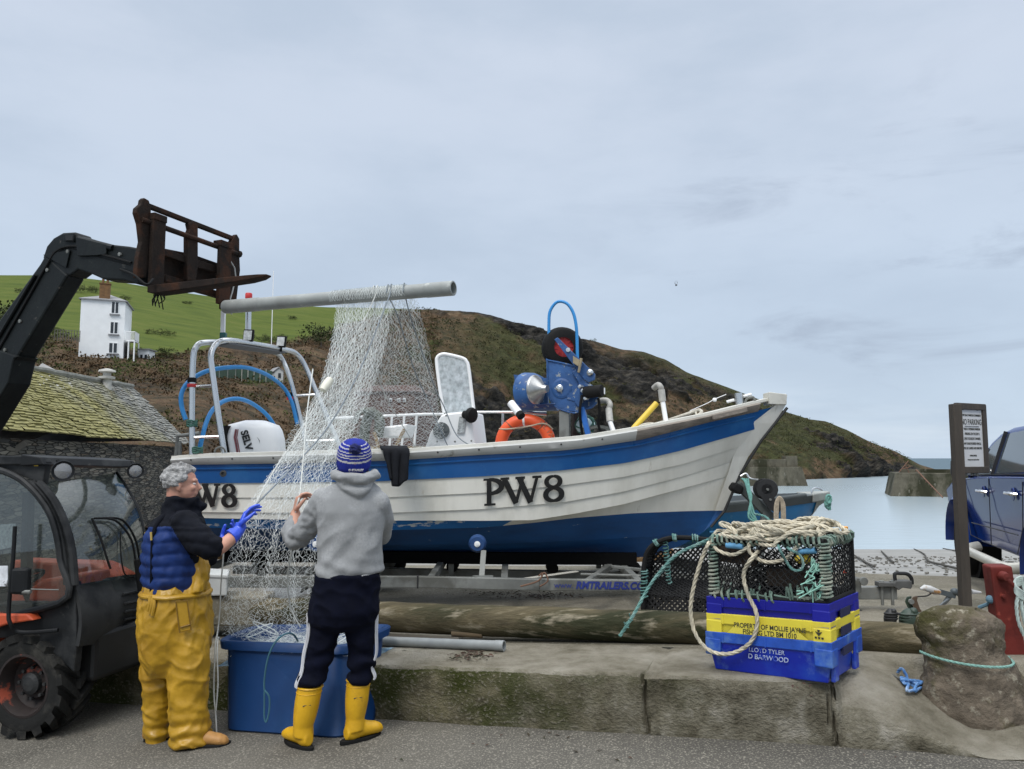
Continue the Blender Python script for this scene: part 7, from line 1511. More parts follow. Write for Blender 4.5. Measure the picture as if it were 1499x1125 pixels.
fd = thing('folding_frame', P(1345, 910, 6.2), 'dark green folded metal frame standing between the log and the anchor', 'frame'); m_dg = M('dark green paint', (.03, .05, .035), .5, var=.35, vs=12)
for dx in (0, 9):
    mb = MB(); mb.ring([[P(x+dx-w, y, 6.2-.004*dx), P(x+dx+w, y-1, 6.2-.004*dx), P(x+dx+w, y-1, 6.25-.004*dx), P(x+dx-w, y, 6.25-.004*dx)] for x, y, w in ((1331, 873, 3.5), (1329, 880, 4.5), (1334, 892, 4), (1343, 904, 4), (1352, 915, 4))]); mb.build('arm', m_dg if dx == 0 else M('brown arm', (.08, .05, .03), .6), fd, bevel=.006)
mb = MB(); mb.lathe([(0, 0), (.02, 0), (.02, .02), (0, .02)], P(1333, 880, 6.18), (0, -1, 0), 10); mb.build('pivot', m_galv, fd)
for px, py, lab, mt, w, h in ((1303, 906, 'small black shackle lump standing on the log beyond the crates', m_blk, .05, .075), (1330, 908, 'dark green winch lump beside the folded frame behind the log', M('dark green paint', (.03, .05, .035)), .075, .085)):
    q = P(px, py, 5.9); mb = MB(); mb.lathe([(w*.75, -.06), (w*.9, 0), (w*.8, h*.5), (w*.55, h*.8), (w*.3, h)], q, (random.uniform(-.2, .3), 0, 1), 14); mb.ball(q+V(w*.4, -.02, h*.8), w*.4, 6); mb.tube([q+V(0, -.03, h*.7), q+V(w*1.2, -.03, h*.55)], w*.2, 7)
    for k in range(3): mb.tube([q+V(w*.9*math.cos(a), -w*.6*math.sin(a)-.01, h*(.1+.25*k)) for a in [math.pi*j/8 for j in range(9)]], .008, 5)
    tag(mb.build('deck_fitting', mt, None, smooth=True, sharp=50), lab, 'fitting')
mb = MB(); mb.tube([P(1357, 930, 5.6), P(1357, 906, 5.6)], .035, 12); tag(mb.build('post_stub', m_ga, None, smooth=True, sharp=40), 'short grey tube end between the log and the boulder', 'tube')
b0_ = P(1308, 985, 5.34); b0_.z = yard_z(b0_.x, b0_.y); mb = MB(); mb.box(b0_+V(0, .0, .06), (.26, .2, .14), -.25); tag(mb.build('block', M('wet black block', (.02, .02, .018), .8), None, bevel=.015), 'black block under the right end of the log', 'block')
mb = MB(); mb.tube([on_ledge(1318, 994, .015), P(1262, 965, 5.15)], .009, 7); tag(mb.build('rod', m_galv, None), 'thin metal rod sticking up under the end of the log', 'rod')
mb = MB(); random.seed(5); pts = [on_ledge(1314, 984, .02), on_ledge(1320, 978, .07), on_ledge(1328, 992, .02)]+[on_ledge(random.gauss(1332, 10), random.gauss(1000, 5), .012+.03*random.random()) for _ in range(13)]+[on_ledge(1349, 1006, .015), on_ledge(1353, 1012, .012)]
rope(mb, crv(pts, 6), .009); tag(mb.build('blue_rope', M('blue rope', (.10, .24, .50), .8, var=.3, vs=30, col2=(.30, .42, .6), c2s=15), None, smooth=True), 'tangle of blue rope on the quay left of the boulder', 'rope')
wb = thing('foam_box', P(333, 872, 6.5), 'white foam box on the quay behind the man in yellow waders', 'box')
mb = MB(); a, b = P(272, 873, 6.55), P(332, 872, 6.5); mb.prism([a, b, P(332, 845, 6.5), P(272, 842, 6.55)], (-.1, .3, 0)); mb.build('tray', M('dirty foam', (.50, .51, .49), .7, var=.12, vs=4), wb, bevel=.012)
mb = MB(); mb.prism([P(270, 844, 6.54), P(334, 847, 6.49), P(334, 841, 6.49), P(270, 838, 6.54)], (-.1, .32, 0)); mb.build('lid', M('dirty foam', (.50, .51, .49)), wb, bevel=.01)
mb = MB(); mb.box(P(316, 890, 6.7), (.9, .3, .24)); tag(mb.build('concrete_block', m_conc, None, bevel=.02), 'low grey concrete block carrying the foam box', 'block')
# ---------------------------------------------------------------- blue tub
m_tub = M('blue tub plastic', (.005, .036, .125), .42, spec=.3, var=.14, vs=1.5, col2=(.008, .048, .15), c2s=1.5, c3=(.06, .16, .34), c3s=9, c3t=(.68, .8), bump=.05, bs=40)
RZ = .455; tc4 = [pplane(316, 937, RZ), pplane(509, 945, RZ), pplane(577, 913, RZ), pplane(374, 914, RZ)]
bc4 = [on_road(326, 1071), on_road(504, 1083), on_road(557, 1052), V(-1.82, 5.60, road_z(-1.82))]
def rquad(c4, r, k=5, z=None):
    out = []
    for i in range(4):
        p, a, b = c4[i], c4[i-1], c4[(i+1) % 4]; e = (a-p).normalized()*r; g = (b-p).normalized()*r
        for j in range(k+1): t = j/k; out.append((1-t)**2*(p+e)+2*t*(1-t)*p+t*t*(p+g))
    return out
cen = sum(tc4, V(0, 0, 0))/4
def grow(c4, g): return [p+(p-cen)*V(1, 1, 0).length*0+V(*(((p-cen)*V(1, 1, 0).dot(V(1, 1, 0))*0)))+V((p-cen).x, (p-cen).y, 0).normalized()*g for p in c4]
def lv(t, g=0, dz=0): return [q+V(0, 0, dz) for q in grow([b.lerp(a, t) for a, b in zip(tc4, bc4)], g)]
tub = thing('tub', (bc4[0]+bc4[2])/2, 'large deep blue plastic tub full of netting between the two men', 'tub')
mb = MB(); mb.ring([rquad(lv(0, -.02, .004), .09), rquad(lv(.03, 0), .11), rquad(lv(.9, -.035), .11), rquad(lv(.97, -.035), .11), rquad(lv(.97, -.05), .11), rquad(lv(.5, -.06), .11), rquad(lv(.06, -.04), .1)]); mb.build('shell', m_tub, tub, smooth=True, sharp=50)
mb = MB(); mb.ring([rquad(lv(.9, -.045), .11), rquad(lv(.9, .012), .12), rquad(lv(.985, .014), .12), rquad(lv(1, .004), .12), rquad(lv(1, -.03), .11), rquad(lv(.985, -.045), .11)], cap=False, closed=True); mb.build('rim', m_tub, tub, smooth=True, sharp=35)
# ---------------------------------------------------------------- net
m_nt = M('white net twine', (.74, .77, .75), .6, var=.12, vs=3)
def poly(pl, t):
    x = t*(len(pl)-1); i = min(int(x), len(pl)-2); f = x-i
    return V(*[lerp(pl[i][k], pl[i+1][k], f) for k in range(3)])
def sheet_net(mb, Lp, Rp, n, m, r, seed, fold=.05, jit=.006, top=1.0, uw=0, thin=0):
    Lc = crv([V(*p) for p in Lp], 6); Rc = crv([V(*p) for p in Rp], 6); nodes = {}
    for i in range(n+1):
        t = i/n; a, b = poly(Lc, t), poly(Rc, t)
        for j in range(m+1):
            if (i+j) % 2: continue
            u = j/m; g = .07*nz((u*4, t*2.0, seed), 1)+.03*nz((u*11, t*4, seed), 1, 2); uu = max(-.02, min(1.02, u+g*math.sin(math.pi*u)+uw*math.sin(math.pi*t)*nz((t*3, 1, seed), 1)))
            q = a.lerp(b, uu); p = P(q.x, q.y, q.z); k = .25+.75*t
            p.y += fold*k*(math.sin(u*21+seed+2*nz((t*2, u, seed), 1))+.6*nz((u*9, t*6, seed), 1)); p.z += jit*random.gauss(0, 1); p.x += jit*random.gauss(0, 1); nodes[i, j] = p
    for (i, j), p in nodes.items():
        for dj in (1, -1):
            q = nodes.get((i+1, j+dj))
            if q and random.random() > .03+(.42*sm(.5, .62, i/n) if thin else 0): mb.tube([p, q], r, 3, cap=False)
random.seed(3)
net = thing('fishing_net', P(545, 440, 6.8), 'fine white fishing net hanging from the pipe down to the men and the tub', 'net')
AL = [(492, 426, 6.92), (486, 490, 6.72), (466, 565, 6.42), (428, 640, 6.05), (388, 700, 5.72), (352, 755, 5.5), (332, 815, 5.42), (324, 880, 5.45), (324, 930, 5.5)]
AR = [(578, 419, 6.70), (566, 500, 6.5), (540, 580, 6.25), (512, 640, 6.0), (488, 700, 5.75), (468, 760, 5.55), (464, 830, 5.45), (466, 885, 5.45), (470, 932, 5.48)]
mb = MB(); sheet_net(mb, AL, AR, 190, 76, .0008, 1.0, thin=1); sheet_net(mb, [(x+6, y, d+.06) for x, y, d in AL], [(x-10, y, d+.06) for x, y, d in AR], 130, 44, .0008, 5.3, .07, .006, uw=.08, thin=1)
mb.build('front_sheet', m_nt, net, fix=False)
BL = [(496, 426, 6.98), (484, 500, 7.22), (462, 575, 7.5), (428, 630, 7.75), (405, 668, 7.9)]
BR = [(604, 418, 6.78), (624, 490, 7.15), (638, 555, 7.45), (648, 610, 7.7), (656, 662, 7.85)]
mb = MB(); sheet_net(mb, BL, BR, 112, 80, .0012, 9.0, .06); sheet_net(mb, [(x+10, y, d+.08) for x, y, d in BL], [(x-6, y, d+.08) for x, y, d in BR], 84, 56, .0011, 13.7, .11, .012, uw=.05)
mb.build('back_sheet', m_nt, net, fix=False)
mb = MB()
def pipe_at(px): return min((pa+pd*(k/200) for k in range(0, 480)), key=lambda q: abs(proj(q)[0]-px))
n1, nA = 60, 10; U = pd.orthogonal().normalized()
for lay in range(2):
    nd_ = {}
    for i in range(n1+1):
        c = pipe_at(lerp(488, 596, i/n1))
        for j in range(nA+1):
            if (i+j) % 2: continue
            a = math.pi*(-.2+1.4*j/nA); d = V(0, -1, 0)*math.cos(a)+V(0, 0, 1)*math.sin(a); d = (d-pd*d.dot(pd)).normalized(); nd_[i, j] = c+d*(.067+.004*random.random())+pd*random.gauss(0, .006)
    for (i, j), p in nd_.items():
        for di in (1, -1):
            q = nd_.get((i+di, j+1))
            if q: mb.tube([p, q], .001, 3, cap=False)
mb.build('fold_over_pipe', m_nt, net, fix=False)
random.seed(21); mb = MB()
def in_tub(u, v, z): q = tc4[0].lerp(tc4[1], u).lerp(tc4[3].lerp(tc4[2], u), v); return V(q.x, q.y, z)
for k in range(420):
    u, v = random.uniform(.08, .92), random.uniform(.1, .9); z = RZ-.11+.06*math.sin(math.pi*u)*math.sin(math.pi*v)+random.gauss(0, .015); p = in_tub(u, v, z); pts = [p]; a = random.random()*6.28
    for _ in range(4): a += random.gauss(0, .9); p = p+V(math.cos(a)*.07, math.sin(a)*.06, random.gauss(0, .02)); q = p.copy(); q.x = max(-1.9, min(-.95, q.x)); q.y = max(5.14, min(5.66, q.y)); q.y = max(5.21-.185*(q.x+1.97)+.15, q.y); pts.append(q)
    mb.tube(crv(pts, 3), .0011, 3, cap=False)
rows = [[in_tub(u/10, v/8, RZ-.17+.06*math.sin(math.pi*u/10)*math.sin(math.pi*v/8)+.02*nz((u*.6, v*.6, 0), 1)) for u in range(11)] for v in range(9)]
mb.build('heap', m_nt, net, fix=False)
mb = MB(); mb.grid(rows); mb.build('heap_core', M('wet net mass', (.20, .30, .36), .8, var=.5, vs=18, col2=(.05, .13, .22), c2s=8, bump=1, bs=30), net, smooth=True)
mb = MB()
for k in range(5): c = in_tub(random.uniform(.15, .85), random.uniform(.3, .9), RZ+.0); mb.tube([c+V(.09*math.cos(a), .05*math.sin(a), .05*math.sin(a+k)+.02) for a in [2*math.pi*j/16 for j in range(16)]], .004, 6, closed=True)
mb.build('head_rope', m_nt, net, smooth=True)
m_dr = M('grey line', (.20, .23, .25), .8, var=.3, vs=20); m_lr = M('pale line', (.50, .51, .48), .8, var=.25, vs=20)
lines = [([(590, 412, 6.66), (575, 415, 6.60), (565, 446, 6.52), (525, 545, 6.15), (480, 625, 5.8), (420, 692, 5.42), (369, 745, 5.06), (362, 762, 5.02)], m_dr, .0055, 'dark grey net line running from the pipe down to the blue glove'),
 ([(560, 410, 6.74), (551, 418, 6.68), (528, 478, 6.5), (492, 540, 6.3), (478, 563, 6.2), (440, 632, 5.85), (400, 690, 5.5), (368, 750, 5.06)], m_lr, .0050, 'pale net line with a white float running to the blue glove'),
 ([(569, 420, 6.66), (583, 465, 6.9), (606, 540, 7.3), (626, 585, 7.6), (652, 645, 7.72), (664, 668, 7.7)], m_dr, .0055, 'dark net line slanting from the pipe into the boat left of the console'),
 ([(590, 424, 6.62), (606, 480, 6.95), (636, 565, 7.45), (650, 595, 7.66), (668, 636, 7.68), (690, 652, 7.6), (700, 652, 7.5)], m_dr, .0055, 'dark net line crossing in front of the console'),
 ([(553, 420, 6.9), (545, 500, 7.1), (560, 570, 7.3), (600, 640, 7.7), (610, 660, 7.8)], m_lr, .0045, 'thin pale net line hanging down the middle of the net'),
 ([(458, 540, 6.2), (450, 600, 5.8), (444, 670, 5.4), (439, 722, 5.10), (434, 742, 5.06), (430, 770, 5.12), (426, 810, 5.2), (421, 850, 5.3), (426, 890, 5.38), (440, 918, 5.4)], m_lr, .0052, 'pale line held in the hand of the man in the grey hoodie')]
def over(px): c = pipe_at(px); return [c+V(0, .075, -.02), c+V(0, .06, .045), c+V(0, .0, .078), c+V(0, -.055, .05), c+V(0, -.072, -.01)]
for pts, mt, r, lab in lines:
    wp_s = [P(*q) for q in pts]; k0 = next(i for i, q in enumerate(pts) if q[1] > 436); cx = {0: 573, 1: 553, 2: 568, 3: 592, 4: 548}.get(len([l for l in lines if l[0][0][1] < 436 and lines.index(l) < lines.index((pts, mt, r, lab))]), 560)
    if pts[0][1] < 436:
        ov = over(cx); back = pts[-1][2] > 7; wp_s = (ov[::-1] if back else ov)+wp_s[k0:]
    mb = MB(); mb.tube(crv(wp_s, 6), r, 6); tag(mb.build('net_line', mt, None, smooth=True), lab, 'rope', 'lines of the fishing net')
mb = MB(); fc = P(478, 563, 6.19); fa = (P(470, 575, 6.15)-P(487, 550, 6.24)).normalized(); mb.lathe([(.006, -.075), (.03, -.06), (.036, -.02), (.036, .02), (.03, .06), (.006, .075)], fc, fa, 14); tag(mb.build('net_float', M('cream float', (.72, .70, .58), .5, var=.08), None, smooth=True), 'cream oval float on the net line over the arch', 'float')
mb = MB(); mb.tube(PC([(328, 800, 5.2), (324, 850, 5.22), (321, 900, 5.25), (318, 928, 5.2), (316, 936, 5.13), (314.5, 960, 5.10), (313, 1010, 5.10), (316, 1050, 5.09), (317, 1072, 5.08)], 6), .005, 6); mb.tube(PC([(322, 936, 5.2), (319, 934, 5.13), (318, 960, 5.10), (319, 1000, 5.10), (316, 1040, 5.09)], 6), .0045, 6)
tag(mb.build('hanging_line', m_lr, None, smooth=True), 'thin pale line from the man in waders down over the tub corner', 'rope')
mb = MB(); mb.tube(PC([(436, 938, 5.2), (430, 929, 5.12), (420, 927, 5.06), (408, 934, 5.03), (398, 948, 5.02), (391, 968, 5.03), (387, 995, 5.04), (387, 1010, 5.04)], 6), .006, 6); mb.tube(PC([(387, 1010, 5.03), (394, 1020, 5.03), (394, 1040, 5.03), (390, 1056, 5.03), (387, 1050, 5.03), (387, 1030, 5.03), (387, 1012, 5.03)], 5), .0055, 6)
tag(mb.build('hanging_line', M('dark teal line', (.04, .13, .17), .7), None, smooth=True), 'dark teal line with a loop hanging down the front of the blue tub', 'rope')
# ---------------------------------------------------------------- people
m_skin = M('skin', (.50, .26, .18), .55, var=.12, vs=12, col2=(.56, .24, .17), c2s=9, c2t=(.5, .65), bump=.1, bs=120)
def hand(mb, w, d, pn, side, curl, size=1.0, spread=.12, thumb=1):
    """a palm from wrist w along d, facing pn; four unequal bent fingers and a thumb off its side"""
    d = d.normalized(); pn = (pn-d*pn.dot(d)).normalized(); a = d.cross(pn)*side; s = size
    mb.ell([(w-d*.01, a*.026*s, pn*.019*s), (w+d*.03*s, a*.036*s, pn*.017*s), (w+d*.07*s, a*.041*s, pn*.015*s), (w+d*.095*s, a*.038*s, pn*.012*s)], 14)
    for k, (o, L) in enumerate(((-.030, .072), (-.010, .082), (.010, .077), (.029, .060))):
        b = w+d*.088*s+a*o*s; dd = (d+a*spread*(k-1.5)).normalized(); pts = [b-dd*.01]; ang = 0
        for j, f in enumerate((.45, .3, .25)):
            ang += curl*(1, 1.1, .7)[j]*(1+.12*(k-1)); v = dd*math.cos(ang)+pn*math.sin(ang); pts.append(pts[-1]+v*L*s*f*1.15)
        mb.tube(pts, [.0105*s, .0098*s, .0088*s, .0075*s], 8); mb.ball(pts[-1], .0076*s, 5)
    b = w+d*.02*s-a*.028*s; v = (d*.55-a*.75*thumb+pn*.35).normalized(); v2 = (d*.85-a*.25*thumb+pn*.55).normalized(); pts = [b, b+v*.038*s, b+v*.038*s+v2*.032*s, b+v*.038*s+v2*.055*s]
    mb.tube(pts, [.014*s, .0125*s, .0105*s, .0085*s], 8); mb.ball(pts[-1], .0086*s, 5)
def limb(mb, pts, rr, n=14):
    c = crv(pts, 5); R = []
    for i in range(len(c)): x = i/5; k = min(int(x), len(rr)-2); R.append(lerp(rr[k], rr[k+1], x-k))
    mb.tube(c, R, n); mb.ball(c[0], R[0]*.98, 8); mb.ball(c[-1], R[-1]*.96, 8)
def head(mb, C, f, u, k=1.0):
    s = f.cross(u).normalized(); R = Matrix((f, s, u)).transposed(); q = lambda a, b, c: C+f*a*k+s*b*k+u*c*k
    mb.ball(q(-.012, 0, .03), (.098*k, .076*k, .092*k), 10, R); mb.ball(q(.018, 0, -.03), (.075*k, .066*k, .085*k), 10, R); mb.ball(q(.052, 0, -.085), (.036*k, .042*k, .030*k), 8, R)
    mb.ball(q(.078, 0, .028), (.018*k, .05*k, .014*k), 7, R)
    mb.tube([q(.083, 0, .022), q(.100, 0, -.004), q(.112, 0, -.022), q(.095, 0, -.034)], [.010*k, .013*k, .016*k, .012*k], 8)
    for b in (-1, 1): mb.ball(q(.066, b*.036, -.018), (.026*k, .022*k, .022*k), 7, R); mb.ball(q(-.008, b*.078, -.008), (.020*k, .010*k, .032*k), 7, R); mb.ball(q(-.004, b*.076, -.03), (.012*k, .008*k, .014*k), 6, R)
    mb.ball(q(.088, 0, -.052), (.014*k, .024*k, .007*k), 6, R); mb.ball(q(.085, 0, -.064), (.014*k, .022*k, .007*k), 6, R)
    return q, R
def sec(py, pc, w, Y, dep, sx, fx): k = Y/1150; return (P(pc, py, Y), sx*(w*k), fx*dep)
# --- man in yellow waders, seen from behind his right side, facing right
f1 = V(.90, .43, 0).normalized(); s1 = V(f1.y, -f1.x, 0); Z = V(0, 0, 1); Y1 = 5.08
g1 = on_road(268, 1088)
C1 = P(266, 709, Y1); fh = V(.965, .26, -.02).normalized(); uh = (Z-fh*fh.z).normalized()
mb = MB(); hq1, R1 = head(mb, C1, fh, uh, 1.0)
mb.tube([C1-fh*.03-Z*.02, P(258, 745, Y1)], [.058, .066], 14)
mb.ell([(P(263, 752, Y1), f1*.06, s1*.08), (P(260, 780, Y1), f1*.10, s1*.13), (P(258, 820, Y1), f1*.12, s1*.14), (P(258, 870, Y1), f1*.13, s1*.15), (P(258, 930, Y1), f1*.12, s1*.14)], 16)
SH1, EL1, WR1 = P(272, 772, 4.90), P(309, 806, 4.84), P(349, 778, 4.98); SH2, EL2, WR2 = P(272, 772, 5.26), P(296, 818, 5.40), P(318, 800, 5.46)
limb(mb, [SH1, EL1, WR1], [.045, .049, .034]); limb(mb, [SH2, EL2, WR2], [.045, .044, .03])
for hx, kx, ax, Yh in ((276, 272, 279, 5.0), (238, 233, 231, 5.14)): limb(mb, [P(hx, 925, Yh), P(kx, 1005, Yh), P(ax, 1078, Yh)], [.08, .06, .045])
man1 = union('person', mb, .0062, m_skin, None, 3); tag(man1, 'grey haired man in yellow waders and navy body warmer wearing blue gloves', 'person')
for b in (-1, 1):
    mb = MB(); mb.ball(hq1(.077, b*.031, .006), (.012, .012, .010), 7, R1); e = mb.build('eye', M('eye', (.45, .42, .40), .2), man1, smooth=True)
mb = MB()
for k in range(150):
    th, ph_ = random.uniform(0, 2*math.pi), math.acos(random.uniform(-.45, 1)); d = V(math.sin(ph_)*math.cos(th), math.sin(ph_)*math.sin(th), math.cos(ph_))
    if d.x > .50 and d.z < .62: continue
    if d.z < -.05 and d.x > .05: continue
    mb.ball(hq1(-.014+d.x*.098, d.y*.078, .032+d.z*.095), random.uniform(.014, .023), 5)
mb.ball(hq1(-.018, 0, .036), (.094, .076, .092), 9, R1)
m_hair = M('curly grey hair', (.36, .355, .345), .85, var=.45, vs=45, col2=(.17, .165, .16), c2s=11, c2t=(.5, .62), bump=1, bs=130, bd=.01)
union('hair', mb, .0055, m_hair, man1, 2, lambda p, n: .005*fr(p, 60, 3))
mb = MB()
for b in (-1, 1): mb.tube([hq1(.083, b*.018, .030), hq1(.082, b*.040, .031)], .0045, 5)
mb.build('eyebrow', m_hair, man1)
# body warmer over a dark jumper
m_navy = M('navy cloth', (.006, .007, .011), .92, spec=.15, var=.3, vs=14, bump=.35, bs=140); m_quilt = M('royal blue quilting', (.006, .026, .125), .6, spec=.3, var=.3, vs=10, bump=.3, bs=30); m_wad = M('yellow oilskin', (.42, .235, .012), .40, var=.2, vs=5, col2=(.34, .18, .010), c2s=3, c2t=(.5, .68), c3=(.24, .13, .02), c3s=8, c3t=(.66, .78), bump=.25, bs=18, bd=.02)
mb = MB()
mb.ell([sec(866, 258, 43, Y1, .19, f1, s1), sec(845, 257, 45, Y1, .20, f1, s1), sec(815, 256, 45, Y1, .215, f1, s1), sec(785, 257, 43, Y1, .225, f1, s1), sec(767, 260, 38, Y1, .21, f1, s1), sec(756, 264, 30, Y1, .15, f1, s1), sec(748, 266, 24, Y1, .10, f1, s1)], 22)
mb.ell([(P(262, 752, Y1), f1*.105, s1*.10), (P(266, 738, Y1), f1*.105, s1*.092), (P(269, 726, Y1), f1*.098, s1*.086)], 18)
mb.ball(P(293, 740, Y1+.05), (.045, .05, .035), 8)
limb(mb, [P(268, 768, 4.93), P(292, 790, 4.86), P(306, 802, 4.84), P(315, 801, 4.87)], [.095, .088, .074, .064]); limb(mb, [P(270, 768, 5.26), P(296, 818, 5.40), P(310, 806, 5.44)], [.09, .07, .06])
def fold1(p, n):
    px, py = proj(p); d = .010*fr(p, 9, 3)
    if py > 772 and px < 305: d += .011*abs(math.sin((p.z+.02*nz(p, 4))*44))-.006+.005*nz(p, 26)
    else: d += .012*nz(V(p.x*1.4, p.y, p.z*2.0), 13)
    return d
jk = union('body_warmer', mb, .009, [m_navy, m_quilt], man1, 5, fold1)
def z1(c, n):
    px, py = proj(c); base = interp([(205, 772), (250, 770), (272, 806), (290, 832), (305, 850)], px); return 1 if py > base and px < 300 and (c-P(258, 800, Y1)).dot(f1) < .165 else 0
zone(jk, z1)
# waders
mb = MB(); mb.ell([sec(855, 259, 44, Y1, .20, f1, s1), sec(872, 258, 47, Y1, .215, f1, s1), sec(895, 257, 51, Y1, .225, f1, s1), sec(925, 257, 52, Y1, .22, f1, s1), sec(960, 256, 47, Y1, .19, f1, s1), sec(985, 255, 36, Y1, .12, f1, s1)], 24)
def leg(pts): 
    for (a, wa), (b, wb) in zip(pts, pts[1:]): mb.ell([(a, f1*wa[0], s1*wa[1]), (b, f1*wb[0], s1*wb[1])], 18)
def legx(cols, Yl): pp_ = [(P(c, y, Yl), (w*Yl/1150, w*Yl/1150*.95)) for y, c, w in cols]; mb.ell([(c, f1*w[0], s1*w[1]) for c, w in pp_], 20)
legx([(905, 272, 20), (940, 277, 27), (985, 276, 29), (1020, 275, 27), (1050, 277, 26), (1078, 280, 28), (1089, 281, 29)], 5.0)
legx([(905, 240, 20), (940, 239, 29), (985, 233, 25), (1020, 231, 21), (1050, 229, 18), (1078, 228, 18), (1086, 229, 19)], 5.14)
mb.ell([(P(284, 862, Y1), f1*.08, s1*.17), (P(287, 835, Y1), f1*.075, s1*.14), (P(289, 808, Y1), f1*.06, s1*.10)], 14)
def fold2(p, n):
    px, py = proj(p); t = .008*fr(p, 7, 3)
    t += .018*(.3-abs(nz(V(p.x, p.y, p.z*.35), 13, 2)))*sm(1000, 880, py)                       # gathers under the waistband
    cr = lambda v, s, sd: max(0, 1-abs(nz(v, s, sd))*5.5)
    t += .008*cr(V(p.x*.6+p.z*.5, p.y*.6, p.z), 7, 4)*sm(900, 985, py)+.007*cr(V(p.x*.7-p.z*.6, p.y, p.z*.7), 6.5, 8)+.008*cr(V(p.x, p.y, p.z*.3), 11, 6)*sm(985, 880, py)-.008+.015*(.32-abs(nz(V(p.x*.6+p.z*.45, p.y*.6, p.z), 9, 4)))*sm(900, 990, py)+.016*(.3-abs(nz(V(p.x-p.z*.5, p.y, p.z*.8), 8, 7)))              # slanting creases down the legs
    t += .007*math.sin(p.z*70+4*nz(p, 5))*sm(1030, 1075, py); return t
wd = union('waders', mb, .0078, m_wad, man1, 4, fold2)
mb = MB(); a0 = [P(x, y, Y1) for x, y in ()]
band = []
for k in range(30): t = 2*math.pi*k/30; c, ax, ay = sec(866+0, 258, 46.5, Y1, .215, f1, s1); band.append(c+ax*math.cos(t)+ay*math.sin(t)+V(0, 0, .006*nz((k*.5, 0, 0), 1)))
mb.tube(band, .012, 8, closed=True, flat=1.4); mb.build('waistband', m_wad, wd, smooth=True)
mb = MB(); pf = [pvert(x, y, P(270, 905, Y1)+s1*.232, s1) for x, y in ((257, 880), (274, 879), (280, 922), (263, 926))]; mb.prism(pf, -s1*.012); pk_ = mb.build('pocket_flap', m_wad, wd, bevel=.006)
m_seam = M('seam shadow', (.20, .11, .012), .7)
mb = MB(); mb.tube([p+s1*.003 for p in pf], .0035, 5, closed=True); mb.tube([pvert(x, y, P(270, 905, Y1)+s1*.236, s1) for x, y in ((264, 918), (278, 914))], .006, 5); mb.build('stitching', m_seam, pk_)
for pts in ([(222, 868, 4.92), (223, 830, 4.89), (224, 790, 4.88), (229, 768, 4.90), (242, 754, 4.97)], [(214, 866, 5.12), (213, 830, 5.1), (216, 790, 5.1), (225, 765, 5.12), (240, 753, 5.12)]):
    mb = MB(); mb.tube(PC(pts, 6), .013, 8, flat=.5); st = mb.build('brace_strap', m_navy, wd, smooth=True)
    q = P(*pts[2]); mb = MB(); mb.tube([q+V(-.006, -.02, .05), q+V(0, -.022, 0)], .007, 7); mb.build('buckle', M('brass', (.55, .38, .10), .4, metal=.6), st)
mb = MB()
for k in range(3): q = P(220+3*k, 872+3*k, 4.87); mb.tube(crv([q, q+V(.004, -.012, -.04), q+V(-.004, -.012, -.09)], 4), .011, 7)
mb.build('strap_knot', m_wad, wd, smooth=True)
for cx, cy, Yb, dx in ((290, 1082, 4.98, .115), (228, 1081, 5.14, .02)):
    c = P(cx, cy, Yb); gz = road_z(c.x); t = V(c.x+dx, Yb+.0, gz); d = V(.97, .22, 0); n_ = V(-.22, .97, 0)
    mb = MB(); mb.ell([(V(c.x-.08, Yb, gz+.045), n_*.038, Z*.035), (V(c.x-.02, Yb, gz+.055), n_*.045, Z*.05), (V(c.x+.05, Yb+.01, gz+.05), n_*.05, Z*.043), (t+d*.02+Z*.042, n_*.05, Z*.035), (t+d*.055+Z*.034, n_*.038, Z*.026), (t+d*.07+Z*.028, n_*.015, Z*.012)], 16)
    bt_ = union('boot', mb, .006, M('tan leather', (.40, .20, .055), .6, var=.25, vs=12), man1, 4)
    mb = MB(); mb.prism([V(c.x-.06, Yb-.045, gz+.002), V(c.x+.04, Yb-.05, gz+.002), t+d*.03+V(0, -.055, .002), t+d*.075+V(0, -.02, .002), t+d*.075+V(0, .03, .002), t+d*.02+V(0, .06, .002), V(c.x-.055, Yb+.045, gz+.002)], (0, 0, .022)); mb.build('sole', m_rubber, bt_, bevel=.004)
m_glv = M('blue rubber glove', (.035, .09, .62), .35, var=.12, vs=8, bump=.15, bs=60)
for w, ax, pn, sd_, e0 in ((WR1, P(362, 745, 5.05)-WR1, V(.8, .25, -.2), 1, EL1), (WR2, P(339, 783, 5.47)-WR2, V(.3, -.2, .8), 1, EL2)):
    d = (w-e0).normalized(); mb = MB(); mb.tube([w-d*.062, w-d*.03, w+ax.normalized()*.01, w+ax.normalized()*.05], [.051, .047, .036, .036], 14); hand(mb, w+ax.normalized()*.012, ax, pn, sd_, .42, 1.22, .16)
    union('glove', mb, .0048, m_glv, man1, 3, lambda p, n: .0025*nz(p, 40))
# --- man in grey hoodie, back to the camera
Y2 = 4.86; f2 = V(-.22, .975, 0).normalized(); s2 = V(f2.y, -f2.x, 0); ha = V(.10, -.34, .93).normalized(); hf = (f2-ha*f2.dot(ha)).normalized(); C2 = P(518, 676, Y2)
mb = MB(); hq2, R2 = head(mb, C2, hf, ha, 1.0); mb.tube([C2-Z*.04, P(517, 725, Y2)], [.06, .068], 14)
mb.ell([(P(515, 722, Y2), s2*.09, f2*.06), (P(515, 748, Y2), s2*.13, f2*.09), (P(513, 800, Y2), s2*.16, f2*.10), (P(508, 850, Y2), s2*.14, f2*.09), (P(503, 900, Y2), s2*.12, f2*.08)], 16)
S2a, E2a, W2a = P(474, 736, Y2), P(430, 792, 5.02), P(432.5, 751, 5.10); S2b, E2b, W2b = P(550, 738, Y2+.02), P(557, 782, 5.08), P(535, 755, 5.3)
